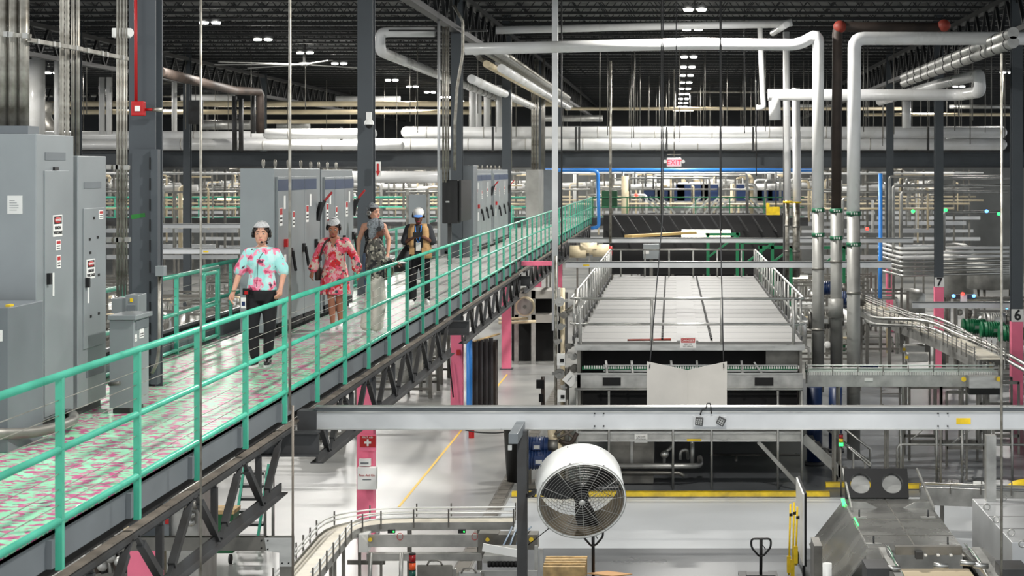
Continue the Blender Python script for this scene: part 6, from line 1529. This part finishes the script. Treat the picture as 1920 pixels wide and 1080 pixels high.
def person(lab, loc, rz, scale, skin, sh, hp, arms, legs_, head, face, netmat, hair=None, handopts=None, bare_arms=True, net='cap'):
    """joints in metres for a 1.72 m figure; faces -y"""
    t = thing('person', lab, 'person', loc, None, rz); t.scale = (scale,)*3
    mb = MB()
    sw = sh[2]
    neck = Vector((sh[0], sh[1], 1.455)); hc, hr = Vector(head[0]), head[1]
    M = Matrix.Translation(hc+Vector((0, 0, .018))) @ Euler(hr, 'XYZ').to_matrix().to_4x4() @ Matrix.Scale(1.1, 4)
    mb.loft([(hp[0], hp[1], .84, .12, .09), (hp[0], hp[1], .92, .165, .12), (hp[0], hp[1], 1.0, .15, .105), ((hp[0]+sh[0])/2, (hp[1]+sh[1])/2, 1.12, .125, .09), (sh[0], sh[1], 1.27, .15, .11), (sh[0], sh[1], 1.38, .16, .095), (sh[0], sh[1], 1.45, .09, .06), (sh[0], sh[1], 1.48, .05, .045)])
    cap(mb, neck-Vector((0, 0, .04)), hc+Vector((0, .02, -.06)), .052, .046)
    headrings(mb, M)
    for s, (shx, el, wr, curl, td, pn) in zip((-1, 1), arms):
        S = Vector((sh[0]+s*sw, sh[1], 1.382)); cap(mb, (sh[0]+s*.06, sh[1], 1.395), S, .06, .055)
        chain(mb, [S, el], [.052, .040]); chain(mb, [el, wr], [.040, .026]); hand(mb, wr, el, s, curl, td, pn)
    for s, (kn, an, to) in zip((-1, 1), legs_):
        H = Vector((hp[0]+s*.085, hp[1], .88)); chain(mb, [H, kn], [.09, .058]); 
        K, A = Vector(kn), Vector(an); mid = K+(A-K)*.35+Vector((0, .015, 0))
        chain(mb, [K, mid, A], [.056, .058, .036]); cap(mb, A-Vector((0, 0, .03)), to, .035, .03)
    body = blend(mb, 'body', skin, t, .0075, 2)
    def hp_(v): return M @ Vector(v)
    M3 = M.to_3x3()
    if face:
        for s in (-1, 1):
            part_l(MB().ell(hp_((s*.03, -.0885, .004)), .0135, .007, .007, M=M3), 'eye', PAPER, t)
            part_l(MB().ell(hp_((s*.03, -.094, .004)), .0065, .004, .0065, M=M3), 'iris', BLACK, t)
            b = MB(); cap(b, hp_((s*.016, -.1, .028)), hp_((s*.046, -.088, .028)), .0035, .003); part_l(b, 'eyebrow', HAIR, t)
        b = MB(); b.ell(hp_((0, -.103, -.062)), .022, .008, .006, M=M3); part_l(b, 'lips', mat('lip_red', (176, 52, 84), .4), t)
    if hair:
        b = MB(); b.ell(hp_((0, .012, .034)), .084, .106, .082, 18, 10, M=M3); b.ell(hp_((0, .045, -.05)), .066, .05, .07, 16, 8, M=M3); part_l(b, 'hair', hair, t)
    return t, M, M3, body
def part_l(mb, name, m, t): return mb.build(name, m, t, local=True)
def headset(t, M, M3, mic=False, cupm=None):
    b = MB(); b.tube([M @ Vector((.1*math.cos(a), .01, .142*math.sin(a)-.01)) for a in [PI*i/16 for i in range(17)]], .0085, 6); part_l(b, 'headphone_band', BLACK, t)
    for s in (-1, 1):
        b = MB(); b.tube([M @ Vector((s*.075, .005, -.01)), M @ Vector((s*.104, .005, -.01))], .038, 14)
        c = part_l(b, 'ear_cup', cupm or BLACK, t); b = MB(); b.tube([M @ Vector((s*.104, .005, -.01)), M @ Vector((s*.11, .005, -.01))], .026, 12); part_l(b, 'cup_plate', SSD, c)
    if mic:
        b = MB(); b.tube([M @ Vector(v) for v in ((.1, -.0, -.03), (.085, -.06, -.07), (.03, -.12, -.085))], .0035, 5); b.ell(M @ Vector((.015, -.125, -.086)), .017, .013, .013); part_l(b, 'microphone', BLACK, t)
def net(t, M, M3, m=HAIRN, back=.02, front=.045, full=False):
    b = MB()
    b.ell(M @ Vector((0, .018, .038)), .088, .107, .088, 20, 12, M=M3)
    b.ell(M @ Vector((0, .075, .0)), .078, .058, .08, 16, 10, M=M3)
    o = part_l(b, 'hair_net', m, t)
    return o
def cutnet(t, M, M3, m):
    """hair net: shell covering the hair behind the hairline"""
    n = 24; vs = []; fs = []; rows = 10
    for i in range(rows+1):
        th = PI*.5*i/rows*1.22
        for j in range(n):
            a = 2*PI*j/n
            r = math.sin(th); x, y, z = r*math.cos(a), r*math.sin(a), math.cos(th)
            fz = .066 if y < 0 else .045-.11*min(1, max(0, y*1.3+abs(x)*.15))
            zz = max(z*.095+.03, fz if y < .1 else z*.115+.02)
            if y < 0 and z*.095+.03 < .07: zz = .07-.0*abs(y)
            vs.append(M @ Vector((x*.09, y*(.104 if y < 0 else .118)+.012, zz+.006)))
    for i in range(rows):
        for j in range(n): fs.append((i*n+j, i*n+(j+1) % n, (i+1)*n+(j+1) % n, (i+1)*n+j))
    b = MB(); b.add(vs, fs, True); o = part_l(b, 'hair_net', m, t)
    s = o.modifiers.new('thickness', 'SOLIDIFY'); s.thickness = .006; s.offset = 1
    return o
def shoes(t, legs_, m, sole=PAPER):
    for kn, an, to in legs_:
        b = MB(); A, T = Vector(an), Vector(to); d = (T-A); d.z = 0; d.normalize()
        cap(b, (A.x, A.y, .055), (A.x+d.x*.06, A.y+d.y*.06, .055), .048, .045); cap(b, (A.x, A.y, .045), (A.x+d.x*.15, A.y+d.y*.15, .04), .045, .036)
        o = blend(b, 'shoe', m, t, .01, 2)
        b = MB(); c = A+d*.06; s = Vector((d.y, -d.x, 0)); poly = []
        for k in range(14):
            a = 2*PI*k/14; p = c+d*(.145*math.cos(a))+s*(.046*math.sin(a)); poly.append((p.x, p.y))
        b.prism(poly, 'z', .0, .028); part_l(b, 'sole', sole, t)
FLOR1 = pattern('mint_floral_print', (164, 226, 222), [('n', (196, 234, 232), 6, .5, .6, 5.), ('n', (240, 150, 176), 10, .51, .535, 0.), ('n', (214, 84, 118), 10, .60, .63, 0.), ('n', (88, 56, 74), 14, .65, .67, 2.)], .8)
FLOR2 = pattern('red_floral_print', (226, 200, 184), [('n', (236, 96, 120), 9, .47, .5, 0.), ('n', (214, 44, 48), 10, .56, .59, 4.), ('n', (70, 80, 84), 13, .61, .63, 9.), ('n', (240, 170, 180), 14, .6, .63, 7.)], .8)
CAMO = pattern('grey_leaf_print', (84, 82, 76), [('n', (150, 146, 132), 11, .53, .57, 0.), ('n', (30, 30, 32), 12, .54, .58, 4.), ('n', (196, 190, 172), 18, .62, .65, 7.)], .8)
DOTS = pattern('black_dotted_fabric', (20, 20, 22), [('v', (190, 186, 180), 34, .22, .16, 0.)], .8)
V = Vector
# --- 1: woman in the mint floral top
Yp = 23.3; s1 = 1.055
legs1 = (((-.10, -.03, .50), (-.085, -.0, .10), (-.10, -.12, .03)), ((.10, -.02, .50), (.06, .06, .10), (.075, -.08, .03)))
arms1 = ((None, (-.27, .0, 1.15), (-.325, -.10, .91), .45, None, (1, 0, 0)), (None, (.27, -.0, 1.15), (.262, -.16, .955), .5, None, (-1, 0, 0)))
t, M, M3, b = person('person in a mint floral top and black trousers wearing a headset, walking', W(489, 688, Yp)*1, 0.0, s1, SKIN1, (0, 0, .165), (0, 0), arms1, legs1, ((.0, -.02, 1.60), (.02, 0, .12)), True, HAIRN, HAIR)
t.location = (XA(491, Yp), Yp, DZ)
b = MB(); b.loft([(0, 0, .93, .185, .135), (0, 0, 1.0, .175, .13), (0, 0, 1.12, .16, .12), (0, -.01, 1.27, .18, .14), (0, 0, 1.36, .18, .115), (0, 0, 1.42, .13, .09), (0, 0, 1.458, .08, .07)])
for s, e in ((-1, arms1[0][1]), (1, arms1[1][1])):
    S = V((s*.165, 0, 1.382)); E = V(e); cap(b, (s*.06, 0, 1.395), S, .067, .068); cap(b, S, S+(E-S)*.9, .068, .082)
blend(b, 'floral_top', FLOR1, t, .011, 4, (.012, .12))
def pants(t, hp, legs_, m, waist=.98, r=(.108, .075, .06), hem=.1, flare=1., name='trousers', disp=None):
    b = MB(); b.loft([(hp[0], hp[1], .80, .15, .12), (hp[0], hp[1], .9, .185, .135), (hp[0], hp[1], waist, .16, .118)])
    for s, (kn, an, to) in zip((-1, 1), legs_):
        H = V((hp[0]+s*.09, hp[1], .86)); A = V(an); K = V(kn)
        chain(b, [H, K], [r[0], r[1]]); cap(b, K, A+(K-A)*hem, r[1], r[2]*flare)
    return blend(b, name, m, t, .012, 4, disp)
pants(t, (0, 0), legs1, PANTS)
shoes(t, legs1, BLACK)
cutnet(t, M, M3, HAIRN); headset(t, M, M3, True)
part_l(MB().tube(bend([V((.05, -.14, 1.4)), V((-.01, -.155, 1.3)), V((-.02, -.16, 1.1)), V((-.03, -.15, .98))], .05), .004, 5), 'headset_cable', BLACK, t)
bd = part_l(MB().box(-.225, -.165, -.13, -.12, .72, .85), 'id_badge', PAPER, t); part_l(MB().box(-.215, -.175, -.133, -.13, .75, .8), 'photo', BLUE, bd)
part_l(MB().box(-.2, -.12, -.15, -.11, .88, .96), 'belt_radio', BLACK, t); part_l(MB().box(-.175, -.135, -.155, -.15, .89, .93), 'red_tag', RED, t)
part_l(MB().tube([V((-.325+.03*math.cos(a), -.10+.03*math.sin(a), .93)) for a in [i*.7 for i in range(10)]], .006, 5), 'bracelet', GRN2, t)
b = MB(); b.tube([M @ V((.0, .11, -.03)), M @ V((.05, .12, -.12))], .03, 8, r2=.01); part_l(b, 'ponytail', HAIR, t)
# --- 2: woman in red floral dress
Yp = 28.7; s2 = 1.0
legs2 = (((-.05, -.06, .50), (-.03, -.02, .10), (-.03, -.15, .03)), ((.06, .02, .50), (.06, .16, .11), (.07, .04, .03)))
arms2 = ((None, (-.29, -.02, 1.15), (-.33, -.12, .92), .5, None, (1, 0, 0)), (None, (.31, -.02, 1.16), (.38, -.10, .92), .5, None, (-1, 0, 0)))
t, M, M3, b = person('person in a red and pink floral dress looking down while walking', (XA(628, Yp), Yp, DZ), .0, s2, SKIN2, (0, 0, .17), (0, 0), arms2, legs2, ((-.01, -.06, 1.60), (.45, 0, .1)), True, HAIRN, HAIR)
b = MB(); b.loft([(0, .01, .56, .255, .20), (0, .01, .66, .24, .19), (0, 0, .84, .225, .165), (0, 0, .95, .20, .15), (0, 0, 1.12, .155, .125), (0, -.01, 1.26, .185, .145), (0, 0, 1.37, .185, .11), (0, .01, 1.43, .13, .08)])
for s, a_ in ((-1, arms2[0]), (1, arms2[1])):
    S = V((s*.17, 0, 1.39)); E, Wr = V(a_[1]), V(a_[2]); cap(b, (s*.09, 0, 1.39), S, .065, .07); cap(b, S, E, .072, .062); cap(b, E, E+(Wr-E)*.72, .06, .085); cap(b, E+(Wr-E)*.72, E+(Wr-E)*.92, .08, .045)
blend(b, 'floral_dress', FLOR2, t, .011, 4, (.022, .09))
b = MB(); b.prism([(-.055, 1.45), (.055, 1.45), (.0, 1.30)], 'y', -.142, -.125); part_l(b, 'neckline_skin', SKIN2, t)
shoes(t, legs2, WHITE); cutnet(t, M, M3, HAIRN); headset(t, M, M3)
b = MB(); b.tube(bend([V((.02, -.02, 1.46)), V((-.12, -.13, 1.42)), V((-.2, -.14, 1.2)), V((-.27, -.02, .98))], .1), .016, 6); part_l(b, 'bag_strap', BROWN, t)
b = MB(); b.loft([(-.27, .06, .78, .05, .13), (-.27, .06, .95, .06, .14), (-.27, .06, 1.02, .03, .10)]); part_l(b, 'shoulder_bag', BROWN, t)
b = MB(); b.tube([M @ V((.078, .07, -.02)), M @ V((.07, .09, -.16))], .02, 8, r2=.008); part_l(b, 'ponytail', HAIR, t)
b = MB(); b.ell(M @ V((-.07, .02, .105)), .016, .016, .016); part_l(b, 'red_light_clip', RED, t)
# --- 3: woman behind, sleeveless, looking to the side
Yp = 33.0
legs3 = (((-.09, -.02, .50), (-.08, .02, .10), (-.10, -.10, .03)), ((.09, -.0, .50), (.10, .02, .10), (.12, -.10, .03)))
arms3 = ((None, (-.26, .02, 1.14), (-.25, -.06, .88), .4, None, (1, 0, 0)), (None, (.25, .02, 1.15), (.245, -.08, .92), .4, None, (-1, 0, 0)))
t, M, M3, b = person('person in a sleeveless black dotted top looking aside behind the grey-hooded visitor', (XA(701, Yp), Yp, DZ), .0, 1.085, SKIN1, (0, 0, .16), (0, 0), arms3, legs3, ((.0, -.02, 1.60), (.05, 0, .95)), True, HAIRG, HAIR)
b = MB(); b.loft([(0, 0, .93, .18, .13), (0, 0, 1.12, .14, .11), (0, -.01, 1.26, .165, .135), (0, 0, 1.36, .13, .10), (0, 0, 1.42, .085, .075)])
for s in (-1, 1): cap(b, (s*.075, -.0, 1.36), (s*.08, .01, 1.44), .035, .03)
blend(b, 'dotted_top', DOTS, t, .011, 3)
pants(t, (0, 0), legs3, mat('blue_denim', (92, 112, 138), .9, 0, .15, 10)); shoes(t, legs3, BLACK)
cutnet(t, M, M3, HAIRG); headset(t, M, M3, cupm=SSR)
b = MB(); b.ell(M @ V((0, .1, -.02)), .06, .045, .075); part_l(b, 'hair_bun', HAIRG, t)
# --- 4: visitor seen from behind, facing right and away
Yp = 28.3
legs4 = (((-.09, -.05, .50), (-.08, .0, .10), (-.09, -.12, .03)), ((.09, .05, .50), (.08, .12, .10), (.09, .0, .03)))
arms4 = ((None, (-.24, -.05, 1.14), (-.12, -.27, 1.08), .3, None, (0, 0, -1)), (None, (.24, -.06, 1.14), (.14, -.28, 1.06), .3, None, (0, 0, -1)))
t, M, M3, b = person('person in a grey leaf-print blouse and pale cargo trousers, turned away', (XA(704, Yp), Yp, DZ), PI*.62, 1.0, SKIN3, (0, 0, .155), (0, 0), arms4, legs4, ((.0, -.03, 1.60), (.12, 0, 0)), True, HAIRG)
b = MB(); b.loft([(0, 0, .80, .20, .155), (0, 0, .9, .205, .16), (0, 0, 1.1, .185, .15), (0, 0, 1.27, .19, .15), (0, 0, 1.38, .18, .12), (0, 0, 1.45, .1, .08)])
for s, a_ in ((-1, arms4[0]), (1, arms4[1])):
    S = V((s*.155, 0, 1.39)); E, Wr = V(a_[1]), V(a_[2]); cap(b, (s*.08, 0, 1.39), S, .07, .075); cap(b, S, E, .075, .07); cap(b, E, E+(Wr-E)*.55, .07, .055)
blend(b, 'leaf_print_blouse', CAMO, t, .012, 4, (.03, .08))
pants(t, (0, 0), legs4, LPANTS, r=(.118, .10, .088), hem=.02, flare=1.2, name='cargo_trousers', disp=(.02, .12)); shoes(t, legs4, WHITE)
b = MB(); b.ell(M @ V((0, .03, .03)), .1, .125, .11, 20, 12, M=M3); cap(b, M @ V((0, .05, 0)), M @ V((0, .06, -.12)), .085, .06)
blend(b, 'grey_hair_wrap', HAIRG, t, .01, 2)
b = MB(); b.tube([M @ V((.107*math.cos(a), .0, .135*math.sin(a))) for a in [PI*i/14 for i in range(15)]], .009, 6); part_l(b, 'headphone_band', BLACK, t)
for s in (-1, 1): b = MB(); b.tube([M @ V((s*.09, 0, -.01)), M @ V((s*.118, 0, -.01))], .036, 12); part_l(b, 'ear_cup', BLACK, t)
b = MB(); b.bar(V((-.1, -.38, 1.07)), V((.12, -.36, 1.08)), .2, .006); part_l(b, 'folded_papers', PAPER, t)
b = MB(); b.ell(V((.2, -.18, .92)), .08, .16, .13); part_l(b, 'waist_bag', mat('olive_bag', (110, 104, 84), .8), t)
# --- 5: photographer with tan vest
Yp = 34.1
legs5 = (((-.12, -.02, .50), (-.12, .0, .10), (-.15, -.13, .03)), ((.12, -.02, .50), (.13, .0, .10), (.17, -.12, .03)))
arms5 = ((None, (-.25, -.04, 1.13), (-.09, -.25, 1.22), .9, (0, 0, 1), (1, 0, 0)), (None, (.25, -.04, 1.13), (.07, -.25, 1.25), .9, (0, 0, 1), (-1, 0, 0)))
t, M, M3, b = person('person in a tan vest and white cap holding a phone with both hands', (XA(785, Yp), Yp, DZ), .08, 1.03, SKIN3, (0, 0, .175), (0, 0), arms5, legs5, ((.0, -.05, 1.60), (.4, 0, 0)), True, BLACK)
b = MB(); b.loft([(0, 0, .9, .20, .15), (0, 0, 1.0, .205, .15), (0, 0, 1.15, .195, .145), (0, -.01, 1.27, .195, .15), (0, 0, 1.38, .19, .115), (0, 0, 1.45, .11, .08)])
for s, a_ in ((-1, arms5[0]), (1, arms5[1])):
    S = V((s*.175, 0, 1.39)); E = V(a_[1]); cap(b, (s*.08, 0, 1.39), S, .07, .075); cap(b, S, S+(E-S)*.9, .078, .082)
blend(b, 'tshirt', DTEE, t, .012, 4)
for s in (-1, 1):
    b = MB()
    pts = [(1.46, .06, .14, .09), (1.38, .07, .205, .135), (1.27, .08, .215, .172), (1.1, .08, .218, .165), (.95, .07, .225, .17), (.84, .085, .235, .175)]
    vs = []; n = 9
    for z, xi, rx, ry in pts:
        a0 = math.acos(min(1, xi/rx)); 
        for j in range(n):
            a = a0*(1-j/(n-1))-(PI*.5)*(j/(n-1)) ; vs.append(V((s*rx*math.cos(a), -ry*math.sin(a), z)))
    fs = [(i*n+j, i*n+j+1, (i+1)*n+j+1, (i+1)*n+j) for i in range(len(pts)-1) for j in range(n-1)]
    b.add(vs, fs, True); o = part_l(b, 'vest_front', VEST, t); sd = o.modifiers.new('cloth', 'SOLIDIFY'); sd.thickness = .014; sd.offset = 1
    b = MB(); b.box(s*.11-.045*1, s*.11+.045, -.20, -.172, .92, 1.04); part_l(b, 'vest_pocket', VEST, t)
pants(t, (0, 0), legs5, PANTS, r=(.118, .088, .082), hem=.05, flare=1.05); shoes(t, legs5, WHITE)
b = MB(); b.ell(M @ V((0, .01, .05)), .092, .112, .082, 20, 12, M=M3); part_l(b, 'cap', PAPER, t)
b = MB(); b.ell(M @ V((0, -.12, .045)), .075, .07, .012, 16, 6, M=M3); part_l(b, 'cap_visor', mat('cap_blue', (90, 140, 210), .7), t)
b = MB(); b.ell(M @ V((0, .03, .0)), .083, .09, .07, 16, 8, M=M3); part_l(b, 'hair', BLACK, t)
headset(t, M, M3)
b = MB(); b.bar(V((-.085, -.36, 1.28)), V((.085, -.36, 1.28)), .012, .085); part_l(b, 'held_phone', BLACK, t)
b = MB(); b.tube(bend([V((-.06, -.12, 1.44)), V((-.03, -.175, 1.2)), V((0, -.18, 1.12)), V((.03, -.175, 1.2)), V((.06, -.12, 1.44))], .03), .007, 6); part_l(b, 'lanyard', LBLUE, t)
part_l(MB().box(-.04, .05, -.18, -.165, .98, 1.14), 'shirt_print', PAPER, t)
bg = thing('black_bag', 'black bag hanging at the hip of the person in the tan vest', 'bag', (XA(756, 33.9), 33.9, DZ+.85))
b = MB(); b.loft([(XA(755, 33.9), 33.9, DZ+.62, .16, .1), (XA(755, 33.9), 33.9, DZ+.75, .17, .11), (XA(760, 33.9), 33.95, DZ+1.0, .11, .08), (XA(764, 33.9), 34.0, DZ+1.12, .05, .05)])
part(b, 'bag_body', BLACK, bg); part(MB().tube([(XA(764, 33.9), 34, DZ+1.1), (XA(770, 34), 34.05, DZ+1.46)], .014), 'strap', BLACK, bg)

# ================================================================ light, world, camera
w = bpy.data.worlds.new('hall_light'); bpy.context.scene.world = w; w.use_nodes = True
bg = w.node_tree.nodes['Background']; bg.inputs[0].default_value = (.93, .97, 1.0, 1); bg.inputs[1].default_value = .72
def area(x, y, z, sx, sy, e, c=(1, .97, .92), rot=(0, 0, 0)):
    l = bpy.data.lights.new('hall_lamp', 'AREA'); l.shape = 'RECTANGLE'; l.size = sx; l.size_y = sy; l.energy = e; l.color = c
    o = bpy.data.objects.new('hall_lamp', l); COL.objects.link(o); o.location = (x, y, z); o.rotation_euler = rot; return o
for (x, y) in lampset: area(x, y, 12.14, .7, .3, 800)
for y in (2, 17, 32, 45): 
    for x in (-15.25, .61): area(x, y, 12.14, .7, .3, 950); dup(hb, (x, y, 12.18), label='twin round high-bay lamp glowing under the dark roof')
cam = bpy.data.cameras.new('camera'); co = bpy.data.objects.new('camera', cam); COL.objects.link(co)
co.location = (0, 0, CZ); co.rotation_euler = (PI/2, 0, 0); cam.sensor_width = 36; cam.lens = 36*F/1920
cam.shift_x = (960-VX)/1920; cam.shift_y = (VY-540)/1920; cam.clip_end = 400; cam.clip_start = .5
cam.dof.use_dof = True; cam.dof.focus_distance = 25; cam.dof.aperture_fstop = 4.5
sc = bpy.context.scene; sc.camera = co
sc.view_settings.view_transform = 'Standard'; sc.view_settings.look = 'None'; sc.view_settings.gamma = 1; sc.view_settings.exposure = .22
sc.cycles.use_denoising = True; sc.cycles.max_bounces = 6; sc.cycles.diffuse_bounces = 3; sc.cycles.glossy_bounces = 3
sc.cycles.sample_clamp_indirect = 4
